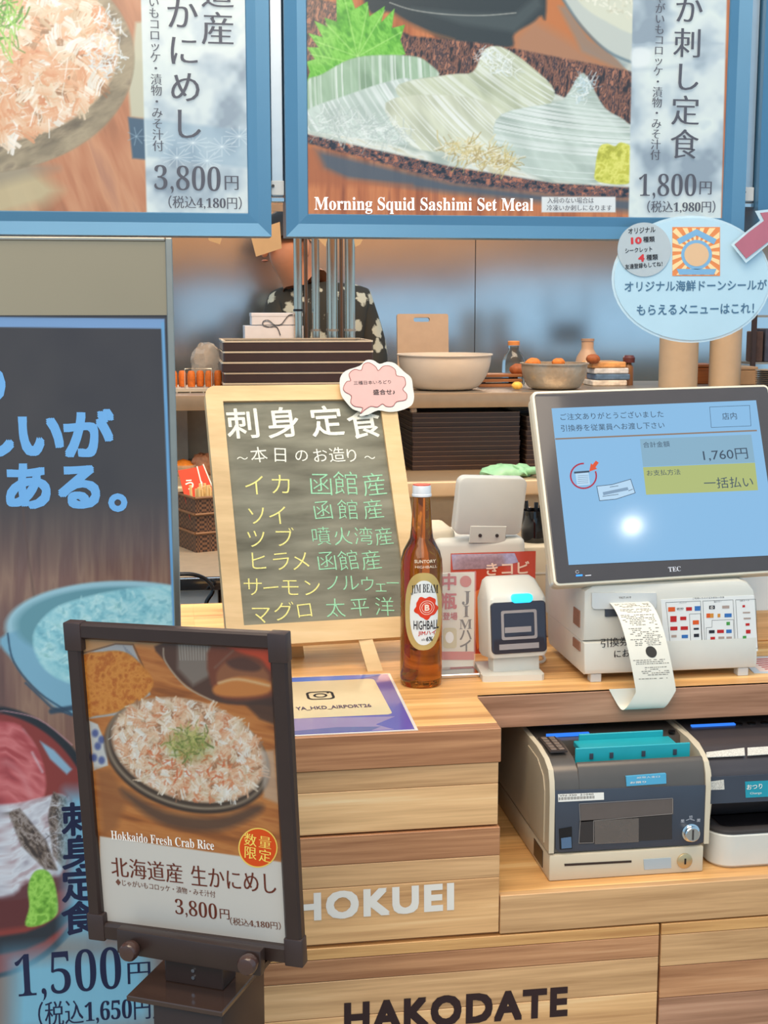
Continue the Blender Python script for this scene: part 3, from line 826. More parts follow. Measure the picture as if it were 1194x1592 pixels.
uc = thing('counter_cabinet', (.2, 1.8, .722), 'oak counter cabinet lettered HOKUEI in white below the worktop', 'cabinet')
MB().box(.006, .394, 1.634, 2.38, .722, .9545).build('body', M_DARKW, uc, smooth=0)
dr = MB().box(.004, .397, 1.626, 1.634, .8705, .9545).build('drawer_front', M_OAK3, uc, smooth=0)
plank(.003, .3975, 1.619, 1.627, .9262, .9543, M_OAK3, dr)
plank(.003, .3975, 1.619, 1.627, .8705, .9258, M_OAK2, dr)
dr = MB().box(.004, .398, 1.626, 1.634, .724, .868).build('drawer_front', M_OAK3, uc, smooth=0)
plank(.002, .4, 1.616, 1.627, .8302, .868, M_WAL, dr)
plank(.002, .4, 1.616, 1.627, .8002, .8298, M_OAK3, dr)
plank(.002, .4, 1.616, 1.627, .7245, .7998, M_OAK, dr)
f_front = Frame((0, 1.616, 0))
mb = MB(); ptext(mb, f_front, 'HOKUEI', (458, 1434), (706, 1415), 44, 'heavy', .0005, .042)
flat(mb, 'lettering', ink('ink_white', (232, 224, 214)), dr)

sh = thing('till_shelf', (1.2, 1.9, .720), 'oak shelf under the worktop carrying the change machines', 'shelf')
MB().box(.4015, 2.2, 1.628, 2.36, .726, .7735).build('board', M_OAKT, sh, smooth=0)
plank(.4015, 2.2, 1.616, 1.628, .7215, .774, M_OAK3, sh)
MB().box(.4015, 2.2, 2.36, 2.38, .726, .9535).build('back_panel', M_DARKW, sh, smooth=0)
MB().box(.4005, .414, 1.79, 1.80, .937, .9535).build('bracket', M_DGREY, sh, smooth=0)

lc = thing('lower_cabinet', (1.0, 1.9, 0), 'oak drawer cabinet lettered HAKODATE in black at the counter foot', 'cabinet')
MB().box(.006, 2.2, 1.634, 2.38, .0, .7205).build('carcass', M_DARKW, lc, smooth=0)
xs0 = PY(1025, 1500, 1.616)[0]
def drawer(x0, x1, z0, z1, ms):
    d = MB().box(x0 + .002, x1 - .002, 1.626, 1.634, z0, z1).build('drawer_front', M_OAK3, lc, smooth=0)
    n = len(ms); z = z1
    for hgt, m in ms:
        plank(x0 + .0015, x1 - .0015, 1.616, 1.627, z - hgt + .0003, z - .0003, m, d); z -= hgt
    return d
d1 = drawer(.004, xs0, .452, .7195, [(.016, M_OAKT), (.030, M_WAL), (.05, M_OAK3), (.084, M_OAK), (.0875, M_OAK2)])
d2 = drawer(xs0, 1.45, .452, .7195, [(.016, M_OAKT), (.045, M_OAK3), (.045, M_WAL), (.07, M_WALD), (.0915, M_OAK)])
drawer(1.45, 2.2, .452, .7195, [(.06, M_OAK3), (.09, M_OAK), (.1175, M_OAK2)])
drawer(.004, xs0, .02, .449, [(.1, M_OAK3), (.1, M_OAK), (.11, M_WAL), (.119, M_OAK2)])
drawer(xs0, 1.45, .02, .449, [(.12, M_OAK), (.1, M_OAK3), (.209, M_OAK2)])
mb = MB(); ptext(mb, f_front, 'HAKODATE', (535, 1607), (882, 1580), 48, 'heavy', .0005, .042)
flat(mb, 'lettering', ink('ink_dark_brown', (52, 34, 34)), d1)

# ------------------------------------------------------------------ kitchen units behind
uk = thing('kitchen_shelf', (.6, 3.55, 1.1105), 'steel upper shelf behind the counter holding bowls and trays', 'shelf')
MB().box(-.9, 2.6, 3.345, 3.80, 1.300, 1.316).build('deck', M_STEELW, uk, smooth=0)
MB().box(-.9, 2.6, 3.330, 3.345, 1.279, 1.316, .002, 2).build('front_rail', mat('tan_steel', (158, 140, 118), rough=.35, metal=.5, var=.05), uk)
for x in (-.6, .0, 2.1):
    MB().box(x, x + .03, 3.74, 3.77, 1.1105, 1.30).build('post', M_STEELW, uk, smooth=0)
kb = thing('kitchen_bench', (.6, 3.5, 0), 'beige steel bench holding the black trays below the upper shelf', 'counter')
MB().box(-.9, 2.6, 3.215, 3.80, 1.09, 1.11).build('top', mat('bench_beige', (168, 148, 122), rough=.4, metal=.3, var=.05), kb, smooth=0)
MB().box(-.9, 2.6, 3.195, 3.215, 1.072, 1.111, .006, 3).build('front_edge', mat('bench_edge', (190, 168, 138), rough=.35, metal=.2, var=.03), kb)
for k in range(6):
    MB().box(-.88 + k * .57, -.88 + k * .57 + .56, 3.235, 3.25, .2, 1.075, .003, 1).build('door', mat('bench_door', (176, 154, 124), rough=.45, var=.05), kb)
MB().box(-.9, 2.6, 3.25, 3.79, .02, 1.09).build('body', M_DARKW, kb, smooth=0)
MB().box(-.9, 2.6, 3.79, 3.80, 1.1105, 1.298).build('splash_panel', mat('splash_tan', (176, 160, 138), rough=.4, metal=.3, var=.04), uk, smooth=0)
nk = thing('prep_counter', (.6, 2.9, 0), 'lower steel preparation counter holding the chopstick basket', 'counter')
MB().box(-.9, 2.4, 2.655, 3.19, .985, 1.0).build('top', mat('prep_top', (176, 160, 138), rough=.38, metal=.4, var=.06), nk, smooth=0)
MB().box(-.9, 2.4, 2.64, 2.655, .975, 1.001, .003, 2).build('front_edge', M_CHROME, nk)
MB().box(-.9, .075, 2.665, 2.68, .3, .973, .002, 1).build('door', M_LGREY, nk)
MB().box(.08, 2.4, 2.665, 2.68, .3, .973, .002, 1).build('door', wood('door_brown', (140, 92, 46), (168, 116, 62), (186, 134, 80), seed=8), nk)
MB().box(-.9, 2.4, 2.68, 3.18, .02, .985).build('body', M_DARKW, nk, smooth=0)
# ------------------------------------------------------------------ hanging menu signs
M_SIGNB = mat('sign_blue_frame', (78, 124, 156), rough=.3, metal=.25, var=.04, scale=5, spec=.5)
M_SIGNBACK = mat('sign_back_brown', (158, 112, 74), rough=.6, var=.05)
P_SIGN = printed('sign_print', emit=.50, rough=.22, coat=.3, base=.38)
I_SIGN = ink('ink_sign_grey', (78, 80, 90), emit=.12, rough=.3)
I_SIGNW = ink('ink_sign_white', (244, 246, 244), emit=.5, rough=.3)
YS = 2.10
f_sign = Frame((0, YS, 0))
Z0 = PY(800, 371, YS)[2]
ZT = 2.62
FW = .036                                                # width of the frame bars
def menu_sign(x0, x1, label, painter, fine_x, name='menu_sign'):
    t = thing(name, ((x0 + x1) / 2, YS + .02, Z0), label, 'sign', 'hanging menu signs')
    MB().box(x0 + .003, x1 - .003, YS + .005, YS + .045, Z0 + .003, ZT - .003).build('box', M_SIGNBACK, t, smooth=0)
    # mitred frame bars with a hollow face
    def bar(a, b, ia, ib):
        prof = [(0, -.001), (.004, -.006), (.55, .000), (.93, -.001), (1, .004)]
        rings = []
        for (o, i) in ((a, ia), (b, ib)):
            o, i = np.array(o), np.array(i)
            r = [(o[0] + (i[0] - o[0]) * k, YS + d, o[1] + (i[1] - o[1]) * k) for k, d in prof]
            r += [(i[0], YS + .012, i[1]), (o[0], YS + .05, o[1])]
            rings.append(r)
        MB().loft(rings).build('frame_bar', M_SIGNB, t, smooth=20)
    O = [(x0, Z0), (x1, Z0), (x1, ZT), (x0, ZT)]
    I = [(x0 + FW, Z0 + FW), (x1 - FW, Z0 + FW), (x1 - FW, ZT - FW), (x0 + FW, ZT - FW)]
    for k in range(4):
        bar(O[k], O[(k + 1) % 4], I[k], I[(k + 1) % 4])
    zs = spans((Z0 + FW - .002, 2.005, .00115), (2.005, ZT - FW + .002, .012))
    return t, print_grid(f_sign, fine_x, zs, painter, (170, 120, 90), 'poster', P_SIGN, t, -.002)
xa = PY(422, 366, YS)[0]; xb = PY(444.5, 371, YS)[0]; xc = PY(1154, 372, YS)[0]
xd = xc + (xb - xa)
t1, po1 = menu_sign(xa - .735, xa, 'hanging blue-framed menu sign showing a crab rice bowl at 3,800 yen', paint_crab_sign, spans((xa - .735 + FW - .002, -.30, .012), (-.30, xa - FW + .002, .00115)))
t2, po2 = menu_sign(xb, xc, 'hanging blue-framed menu sign showing squid sashimi at 1,800 yen', paint_squid_sign, spans((xb + FW - .002, xc - FW + .002, .00115)))
def paint_plain(p):
    p.mottle(np.ones(len(p.X)), np.arange(len(p.X)), [(150, 84, 52), (186, 110, 66), (206, 130, 80)], 20, 90, 2, 4)
t3, po3 = menu_sign(xd, xd + .735, 'blue-framed menu sign at the right border, only its frame edge showing', paint_plain, spans((xd + FW - .002, xd + .735 - FW + .002, .02)))

mb = MB()
pcol(mb, f_sign, '道産', (338, -12), (339, 45), 56, 'mincho')
pcol(mb, f_sign, 'かにめし', (283, 22), (291, 193), 54, 'mincho')
pcol(mb, f_sign, 'いもコロッケ・漬物・みそ汁付', (239, 3), (246, 227), 18.5, 'mincho')
ptext(mb, f_sign, '3,800', (240, 300), (343, 303), 44, 'roman'); pchar(mb, f_sign, '円', (360, 284), 26, 'mincho')
ptext(mb, f_sign, '（税込4,180円）', (262, 324), (376, 326), 20, 'mincho')
flat(mb, 'lettering', I_SIGN, po1)
mb = MB()
pcol(mb, f_sign, 'か刺し定食', (1071, 15), (1064, 225), 50, 'mincho')
pcol(mb, f_sign, 'ゃがいもコロッケ・漬物・みそ汁付', (1027, -3), (1019, 241), 17.5, 'mincho')
ptext(mb, f_sign, '1,800', (993, 310), (1082, 310), 40, 'roman'); pchar(mb, f_sign, '円', (1097, 292), 24, 'mincho')
ptext(mb, f_sign, '（税込1,980円）', (1006, 331), (1112, 331), 19, 'mincho')
ptext(mb, f_sign, '入荷のない場合は', (851, 316), (923, 316), 9, 'mincho')
ptext(mb, f_sign, '冷凍いか刺しになります', (850, 327.5), (951, 327.5), 9, 'mincho')
flat(mb, 'lettering', I_SIGN, po2)
mb = MB()
ptext(mb, f_sign, 'Morning Squid Sashimi Set Meal', (489, 332), (829, 333.5), 26, 'roman_bold')
flat(mb, 'lettering', I_SIGNW, po2)

# steel rails between the signs
for i, (cx, side) in enumerate((((xa + xb) / 2, 'left'), ((xc + xd) / 2, 'right'))):
    zr = PY(433, 313, YS + .02)[2]
    t = thing('sign_rail', (cx, YS + .02, zr), ('steel hanger rail between the crab rice sign and the squid sign', 'steel hanger rail right of the squid sign')[i], 'rail', 'sign hanger rails')
    MB().box(cx - .0095, cx + .0095, YS + .012, YS + .022, zr + .006, ZT, .0015, 1).build('rail', mat('rail_aluminium', (186, 194, 200), rough=.3, metal=.8, var=.03), t)
    MB().box(cx - .0105, cx + .0105, YS + .008, YS + .026, zr - .002, zr + .005, .001, 1).build('end_stop', M_CHROME, t)
    MB().box(cx - .010, cx + .010, YS + .009, YS + .013, zr + .008, zr + .03, .001, 1).build('clip', M_LGREY, t)
    MB().lathe([(.0001, 0), (.0022, 0), (.0022, .003), (.0001, .003)], (0, 0, 0), 10).build('screw', M_DGREY, t)
    s = t.children[-1]
    s.rotation_euler = (math.radians(90), 0, 0)
    s.data.transform(__import__('mathutils').Matrix.Translation(Vector(BASE[t.name])))
    s.location = Vector((-.007, -.0105, .022))

# ------------------------------------------------------------------ dark sashimi panel at the left
YP = 1.60
f_pan = Frame((0, YP, 0))
pn = thing('menu_lightbox', (-.3, YP + .03, 0), 'tall dark backlit panel with blue lettering and a sashimi plate', 'sign')
ztop = PY(265, 370, YP)[2]
P_PAN = printed('panel_print', emit=.42, rough=.3, coat=.08, base=.45)
M_ALU = mat('silver_aluminium', (158, 152, 142), rough=.32, metal=.85, var=.05)
MB().box(-.598, -.003, YP + .003, YP + .012, .05, ztop - .002).build('box', M_DGREY, pn, smooth=0)
MB().box(-.008, .0, YP - .004, YP + .013, .05, ztop, .001, 1).build('frame_bar', M_ALU, pn)
MB().box(-.6, -.592, YP - .004, YP + .013, .05, ztop, .001, 1).build('frame_bar', M_ALU, pn)
MB().box(-.592, -.008, YP - .004, YP + .013, ztop - .004, ztop, .001, 1).build('frame_bar', M_ALU, pn)
MB().box(-.592, -.008, YP - .004, YP + .013, .05, .06, .001, 1).build('frame_bar', M_ALU, pn)
MB().box(-.6, -.002, YP - .02, YP + .013, 0, .05, .004, 1).build('foot', M_DGREY, pn)
zh = PY(250, 490, YP)[2]
MB().box(-.592, -.008, YP - .002, YP + .003, zh, ztop - .004).build('header_strip', mat('header_reflection_grey', (150, 138, 116), rough=.3, metal=.3, var=.04, scale=3), pn, smooth=0)  # header, its grey lightened to hold the reflection lying on it
pf = print_grid(f_pan, spans((-.592, -.21, .012), (-.21, -.008, .00125)), spans((.06, .66, .02), (.66, zh, .00125)), paint_sashimi_panel, (60, 56, 58), 'face', P_PAN, pn, .0)
I_BLUE = ink('ink_glow_blue', (96, 148, 196), emit=.26)
mb = MB()
pchar(mb, f_pan, 'の', (-28, 597), 80, 'heavy', w=.036)
for ch, x in (('し', -14), ('い', 62), ('が', 137)):
    pchar(mb, f_pan, ch, (x, 677), 78, 'heavy', w=.040)
for ch, x in (('あ', 43), ('る', 124)):
    pchar(mb, f_pan, ch, (x, 757), 77, 'heavy', w=.040)
pchar(mb, f_pan, '。', (207, 760), 78, 'bold', w=.035)
flat(mb, 'lettering', I_BLUE, pf)
mb = MB()
pcol(mb, f_pan, '刺身定食', (124, 1274), (124, 1428), 54, 'bold', w=.028)
ptext(mb, f_pan, '1,500', (26, 1560), (190, 1546), 76, 'roman'); pchar(mb, f_pan, '円', (216, 1512), 39, 'mincho')
ptext(mb, f_pan, '（税込1,650円）', (60, 1598), (246, 1584), 40, 'mincho')
flat(mb, 'lettering', ink('ink_navy', (30, 36, 66)), pf)

# ------------------------------------------------------------------ laminated stickers below the squid sign
YO = 2.078
f_ov = Frame((0, YO, 0))
ov = thing('laminated_card', PY(1075, 435, YO), 'oval laminated promotion card hanging under the squid sign', 'card')
M_LAM = mat('laminate_clear', (214, 236, 246), rough=.08, var=.0, coat=1.0, alpha=.55, spec=.8)
M_CARDB = mat('card_pale_blue', (176, 206, 222), rough=.14, var=.03, scale=10, coat=.8)
ell = lambda cx, cy, rx, ry, n=48: [(cx + rx * math.cos(2 * math.pi * i / n), cy - ry * math.sin(2 * math.pi * i / n)) for i in range(n)]
def pplate(fr, pts, y0, y1):                                # plate with thickness from pixel outline
    mb = MB(fr); mb.plate([fr.lpx(p) for p in pts], y0, y1, 0)
    return mb
pplate(f_ov, ell(1075, 434, 120, 95), -.0006, .0008).build('card', M_CARDB, ov, smooth=0)
pplate(f_ov, ell(1075, 434, 124, 99), .0008, .0014).build('laminate', M_LAM, ov, smooth=0)
sm = pplate(f_ov, ell(1001, 388, 41.5, 42), -.0022, -.0008).build('round_sticker', mat('sticker_grey', (172, 182, 188), rough=.18, var=.02, coat=.6), ov, smooth=0)
mb = MB()
for s, a, b, h in (('オリジナル', (977, 364), (1019, 361), 9), ('種類', (1000, 377), (1018, 376), 9), ('シークレット', (972, 394), (1014, 391), 8), ('種類', (1005, 405), (1023, 404), 9), ('友達登録もしてね！', (972, 419), (1030, 414), 8)):
    ptext(mb, f_ov, s, a, b, h, 'bold', .0026, .012)
flat(mb, 'lettering', M_INK, sm)
mb = MB()
ptext(mb, f_ov, '10', (981, 380), (998, 379), 11, 'bold', .0026, .05); ptext(mb, f_ov, '4', (992, 407), (1002, 407), 12, 'bold', .0026, .05)
flat(mb, 'lettering', ink('ink_red', (196, 60, 66)), sm)
# sunburst picture (the mascot is left out)
sc = pplate(f_ov, [(1045, 429), (1045, 353), (1119, 353), (1119, 429)], -.0012, -.0004).build('picture', mat('sunburst_orange', (222, 132, 70), rough=.2, var=.02, coat=.5), ov, smooth=0)
mb = MB()
for k in range(18):
    a, b = k * math.pi / 9, (k + .5) * math.pi / 9
    def cl(t):
        dx, dy = math.cos(t), math.sin(t); s_ = 36.5 / max(abs(dx), abs(dy)); return (1082 + dx * s_, 391 + dy * s_)
    ppoly(mb, f_ov, [(1082, 391), cl(a), cl(b)], .0014)
flat(mb, 'sun_ray', ink('ink_cream', (238, 206, 156)), sc)
mb = MB(); ppoly(mb, f_ov, ell(1083, 396, 24, 23), .0016); ppoly(mb, f_ov, [(1052, 372), (1083, 356), (1114, 372), (1110, 380), (1083, 366), (1056, 380)], .0016); ppoly(mb, f_ov, [(1052, 418), (1114, 418), (1110, 427), (1056, 427)], .0016)
flat(mb, 'emblem', ink('ink_sky', (120, 168, 206)), sc)
mb = MB(); ppoly(mb, f_ov, ell(1083, 396, 19, 18), .0018)
flat(mb, 'emblem_disc', ink('ink_tan', (214, 178, 142)), sc)
mb = MB()
ptext(mb, f_ov, 'オリジナル海鮮ドーンシールが', (971, 454), (1192, 451), 17, 'bold', .0012, .014)
ptext(mb, f_ov, 'もらえるメニューはこれ！', (990, 490), (1172, 487), 16, 'bold', .0012, .014)
flat(mb, 'lettering', ink('ink_slate', (74, 110, 140)), ov)
YD = 2.068
f_di = Frame((0, YD, 0))
di = thing('laminated_arrow', PY(1180, 350, YD), 'reddish laminated arrow overlapping the oval promotion card', 'card')
arrow = [(1137, 380), (1163, 358), (1182, 343), (1174, 328), (1240, 320), (1240, 372), (1212, 366), (1160, 409)]
pplate(f_di, [(1142, 380), (1164, 361), (1188, 343), (1182, 331), (1236, 325), (1236, 366), (1212, 362), (1160, 402)], -.0006, .0006).build('card', mat('arrow_red', (172, 96, 112), rough=.15, var=.03, coat=.8), di, smooth=0)
pplate(f_di, arrow, .0006, .0012).build('laminate', M_LAM, di, smooth=0)
MB().box(*(lambda p: (p[0] - .002, p[0] + .002))(PY(1075, 400, YO)), YO + .001, YS - .003, PY(1075, 350, YO)[2], PY(1075, 350, YO)[2] + .012).build('tape', M_LAM, ov, smooth=0)
MB().box(*(lambda p: (p[0] - .002, p[0] + .002))(PY(1210, 345, YD)), YD + .001, YS - .003, PY(1210, 345, YD)[2], PY(1210, 345, YD)[2] + .012).build('tape', M_LAM, di, smooth=0)
# ------------------------------------------------------------------ chalkboard easel
f_cb = Frame((.206, 2.04, 1.222), 6.62, 29.08, .24)
BW, BH = .3044, .4195
cb = thing('chalkboard', (.21, 1.98, 1.0), 'wood-framed chalkboard easel listing the sashimi of the day', 'chalkboard')
M_PINE = wood('pine_frame', (184, 150, 104), (202, 170, 124), (212, 182, 140), grain=(1.5, 14, 14), seed=6, rough=.5, knots=.12)
def ring(mb, outer, inner, y0, y1):
    n = len(outer)
    vs = [(x, y0, z) for x, z in outer] + [(x, y0, z) for x, z in inner] + [(x, y1, z) for x, z in outer] + [(x, y1, z) for x, z in inner]
    fs = []
    for i in range(n):
        j = (i + 1) % n
        fs += [(i, j, n + j, n + i), (2 * n + j, 2 * n + i, 3 * n + i, 3 * n + j), (j, i, 2 * n + i, 2 * n + j), (n + i, n + j, 3 * n + j, 3 * n + i)]
    return mb.add(vs, fs)
hx, hz = BW / 2, BH / 2
fwid = .0265
ring(MB(f_cb), rrect(-hx, hx, -hz, hz, (.004, .004, .016, .016)), rrect(-hx + fwid, hx - fwid, -hz + .032, hz - fwid, .0005), -.006, .012).build('frame', M_PINE, cb, smooth=30)
# slate with chalk smears
m, nt, b, N, L = nodes('chalkboard_slate'); MATS['chalkboard_slate'] = m
tc = N('ShaderNodeTexCoord'); mp = N('ShaderNodeMapping'); mp.inputs['Scale'].default_value = (4, 4, 22)
nz = N('ShaderNodeTexNoise'); nz.inputs['Scale'].default_value = 2.2; nz.inputs['Detail'].default_value = 5
rp = N('ShaderNodeValToRGB'); e = rp.color_ramp.elements
e[0].position, e[0].color = .30, lin((92, 89, 75)) + (1,); e[1].position, e[1].color = .68, lin((136, 133, 116)) + (1,)
L(tc.outputs['Object'], mp.inputs[0]); L(mp.outputs[0], nz.inputs['Vector']); L(nz.outputs['Fac'], rp.inputs[0]); L(rp.outputs[0], b.inputs['Base Color'])
b.inputs['Roughness'].default_value = .75
slate = MB(f_cb).box(-hx + fwid - .002, hx - fwid + .002, 0, .004, -hz + .03, hz - fwid + .002).build('slate', m, cb, smooth=0)
Z1 = lambda x, y: (300 + x * .3015, 580 + y * .3015)
rj = random.Random(5)
def chalk(rows, col, name, w, st='bold'):
    mb = MB()
    for ch, x, y, em in rows:
        pchar(mb, f_cb, ch, Z1(x, y), em * .3015, st, .0006, rj.uniform(-.07, .07), w)
    flat(mb, name, mat(col, {'chalk_white': (236, 230, 216), 'chalk_yellow': (232, 222, 140), 'chalk_green': (150, 206, 168)}[col], rough=.9, var=.25, scale=900), slate)
chalk([('刺', 260, 262, 165), ('身', 465, 257, 165), ('定', 690, 250, 165), ('食', 882, 260, 165)], 'chalk_white', 'lettering', .014)
chalk([('～', 255, 440, 58), ('本', 340, 422, 86), ('日', 450, 422, 84), ('の', 560, 425, 74), ('お', 655, 425, 80), ('造', 742, 422, 82), ('り', 818, 425, 78), ('～', 912, 436, 58)], 'chalk_white', 'lettering', .02, 'sans')
chalk([('イ', 320, 580, 120), ('カ', 455, 575, 120), ('ソ', 330, 735, 112), ('イ', 440, 735, 112), ('ツ', 325, 855, 110), ('ブ', 470, 850, 110), ('ヒ', 335, 970, 112), ('ラ', 455, 970, 112), ('メ', 555, 970, 112), ('サ', 310, 1103, 108), ('ー', 402, 1108, 96), ('モ', 500, 1105, 108), ('ン', 612, 1105, 104), ('マ', 350, 1245, 112), ('グ', 468, 1230, 112), ('ロ', 575, 1222, 100)], 'chalk_yellow', 'lettering', .012, 'thin')
chalk([('函', 660, 575, 128), ('館', 790, 570, 132), ('産', 935, 575, 128), ('函', 670, 708, 108), ('館', 800, 706, 112), ('産', 930, 702, 110), ('噴', 660, 842, 104), ('火', 772, 842, 100), ('湾', 880, 842, 100), ('産', 985, 842, 100), ('函', 690, 970, 110), ('館', 803, 967, 112), ('産', 920, 965, 110), ('ノ', 722, 1082, 92), ('ル', 812, 1082, 96), ('ウ', 900, 1088, 86), ('ェ', 968, 1098, 80), ('ー', 1030, 1084, 80), ('太', 735, 1212, 106), ('平', 860, 1207, 104), ('洋', 988, 1205, 106)], 'chalk_green', 'lettering', .008, 'thin')
for px0, foot in ((462, (470, 1022)), (566, (592, 1043))):
    tp = f_cb.px((px0 - 6, 985)); tp = tp + np.array([0, .02, 0]); ft = PZ(foot[0] - 8, foot[1] - 2, 1.002) + np.array([0, .005, 0])
    MB().loft([[(tp[0] - .010, tp[1] - .006, tp[2] + .02), (tp[0] + .010, tp[1] - .006, tp[2] + .02), (tp[0] + .010, tp[1] + .008, tp[2] + .02), (tp[0] - .010, tp[1] + .008, tp[2] + .02)],
               [(ft[0] - .012, ft[1] - .006, 1.0), (ft[0] + .011, ft[1] - .006, 1.0), (ft[0] + .011, ft[1] + .008, 1.0), (ft[0] - .012, ft[1] + .008, 1.0)]]).build('leg', M_PINE, cb, smooth=0)
for sx_ in (-1, 1):
    a = f_cb.w((sx_ * .10, .016, .16)); bft = np.array([a[0], 2.36, 1.0])
    MB().loft([[(q[0] - .01, q[1], q[2]), (q[0] + .01, q[1], q[2]), (q[0] + .01, q[1] + .014, q[2]), (q[0] - .01, q[1] + .014, q[2])] for q in (a, bft)]).build('leg', M_PINE, cb, smooth=0)
# cloud-shaped note clipped to the frame
f_cl = Frame(f_cb.w((.1, -.016, .19)), 6.62, 20)
cl = thing('cloud_note', f_cb.px((585, 640), .008), 'pink cloud-shaped laminated note on the chalkboard corner', 'card')
pw = lambda x, y: (510 + x * .12563, 545 + y * .12563)
outl = [pw(*q) for q in [(150, 480), (150, 340), (220, 250), (390, 190), (470, 120), (560, 120), (640, 165), (730, 140), (830, 160), (940, 260), (1030, 340), (1050, 460), (1065, 580), (1030, 680), (900, 740), (760, 760), (620, 740), (500, 790), (390, 810), (400, 760), (300, 720), (210, 620), (170, 560)]]
inn = [pw(*q) for q in [(190, 460), (230, 385), (280, 372), (260, 290), (330, 232), (410, 245), (440, 170), (510, 150), (590, 200), (622, 248), (680, 195), (760, 190), (830, 235), (850, 310), (940, 330), (960, 420), (925, 480), (975, 540), (960, 610), (850, 632), (800, 690), (720, 690), (672, 660), (610, 700), (530, 690), (460, 730), (400, 780), (430, 710), (330, 690), (280, 640), (290, 560), (210, 510)]]
pplate(f_cl, spline(outl, 3), .0, .0008).build('laminate', mat('laminate_white', (226, 222, 212), rough=.1, var=.03, coat=1.0), cl, smooth=0)
pk = pplate(f_cl, spline(inn, 3), -.0006, .0).build('pink_paper', mat('pink_paper', (222, 178, 170), rough=.12, var=.03, coat=.9), cl, smooth=0)
mb = MB(); pline(mb, f_cl, spline(inn, 3), .9, .0008, True); flat(mb, 'outline', ink('ink_maroon', (150, 66, 66)), pk)
mb = MB(); ptext(mb, f_cl, '三種日本いろどり', pw(320, 425), pw(780, 410), 6, 'sans', .0009); ptext(mb, f_cl, '盛合せ♪', pw(560, 548), pw(830, 545), 8.5, 'bold', .0009, .012); flat(mb, 'lettering', M_INK, pk)
MB(f_cl).box(-.006, .006, .0008, .02, -.008, .008, .001, 1).build('clip', M_LGREY, cl)

# ------------------------------------------------------------------ beer-style bottle with label
bx, by = .3355, 1.834
bo = thing('bottle', (bx, by, 1.0), 'amber glass highball bottle with a white and gold oval label', 'bottle')
m, nt, b, N, L = nodes('amber_glass'); MATS['amber_glass'] = m
b.inputs['Base Color'].default_value = (.52, .19, .025, 1); b.inputs['Roughness'].default_value = .03; b.inputs['Transmission Weight'].default_value = .96; b.inputs['IOR'].default_value = 1.42
RB = .0298
zof = lambda y: float(PY(654.5, y, by)[2])
prof = [(.0001, .003), (.018, .001), (.026, .0), (.0292, .004), (RB, .012), (RB, zof(884) - 1), (.0288, zof(868) - 1), (.0255, zof(855) - 1), (.0205, zof(845) - 1), (.0165, zof(836) - 1), (.0146, zof(820) - 1), (.0125, zof(775) - 1), (.0125, zof(772) - 1), (.0001, zof(772) - 1)]
MB().lathe(prof, (bx, by, 1.0), 48).build('glass', m, bo, smooth=40)
cap = MB().lathe([(.0001, zof(771) - 1), (.0138, zof(771) - 1), (.0138, zof(768) - 1), (.0130, zof(767) - 1), (.0130, zof(757) - 1), (.0122, zof(754) - 1), (.0001, zof(753.5) - 1)], (bx, by, 1.0), 32).build('cap', mat('cap_white_metal', (224, 224, 226), rough=.35, metal=.15, var=.02), bo)
MB().lathe([(.0100, zof(753.6) - 1 - .0004), (.0123, zof(753.6) - 1 - .0004), (.0120, zof(753) - 1 + .0004), (.0001, zof(753) - 1 + .0004)], (bx, by, 1.0), 32).build('cap_ring', mat('cap_red', (206, 74, 52), rough=.4, var=.0), cap)
face_a = math.atan2(-by, -bx)                                # the label looks at the camera side
def on_bottle(pts, r):                                       # photo pixels -> wrapped around the body
    out = []
    for x, y in pts:
        u = (x - 654.5) / 33.4
        a = face_a + math.asin(max(-.99, min(.99, u)))
        out.append((bx + r * math.cos(a), by + r * math.sin(a), float(PY(654.5, y, by - .022)[2])))
    return out
def fan_patch(outline, r, k=10):
    c = np.mean(np.array(outline), axis=0)
    n = len(outline); pts = []
    for j in range(k + 1):
        t = j / k
        pts += [(c[0] + (x - c[0]) * t, c[1] + (y - c[1]) * t) for x, y in outline]
    fs = [(j * n + i, j * n + (i + 1) % n, (j + 1) * n + (i + 1) % n, (j + 1) * n + i) for j in range(k) for i in range(n)]
    return MB().add(on_bottle(pts, r), fs)
oval = lambda cx, cy, rx, ry, n=40, e=2.6: [(cx + rx * math.copysign(abs(math.cos(t)) ** (2 / e), math.cos(t)), cy + ry * math.copysign(abs(math.sin(t)) ** (2 / e), math.sin(t))) for t in [2 * math.pi * i / n for i in range(n)]]
lb = fan_patch(oval(658, 949, 28.5, 60), RB + .0003).build('label', mat('label_gold', (206, 176, 108), rough=.35, metal=.3, var=.05), bo)
fan_patch(oval(658.5, 951, 21.5, 50, e=2.3), RB + .0006).build('label_field', mat('label_white', (226, 228, 226), rough=.4, var=.02), lb)
def btext(s, x0, x1, yb, h, style, w=.03, arc=0.0, mbx=None):
    V, F = glyphs(s, style, w); a, c = V.min(0)[:2], V.max(0)[:2]
    U = x0 + (V[:, 0] - a[0]) / (c[0] - a[0]) * (x1 - x0); W_ = yb - (V[:, 1] - a[1]) / (c[1] - a[1]) * h
    tt = (U - (x0 + x1) / 2) / ((x1 - x0) / 2); W_ = W_ + arc * tt * tt
    dz = V[:, 2] if V.shape[1] > 2 else np.zeros(len(V))
    vs = [on_bottle([(u, w_)], RB + .0009 + d)[0] for u, w_, d in zip(U, W_, dz)]
    mbx.add(vs, F)
mb = MB(); btext('JIM BEAM', 639, 680, 921, 15, 'roman_bold', arc=3.5, mbx=mb); btext('HIGHBALL', 643, 681, 977, 14, 'bold', .012, 0, mb); btext('alc', 655, 661, 994, 4, 'sans', mbx=mb); btext('6%', 662, 672, 995, 7, 'bold', .02, 0, mb)
flat(mb, 'lettering', M_INK, lb)
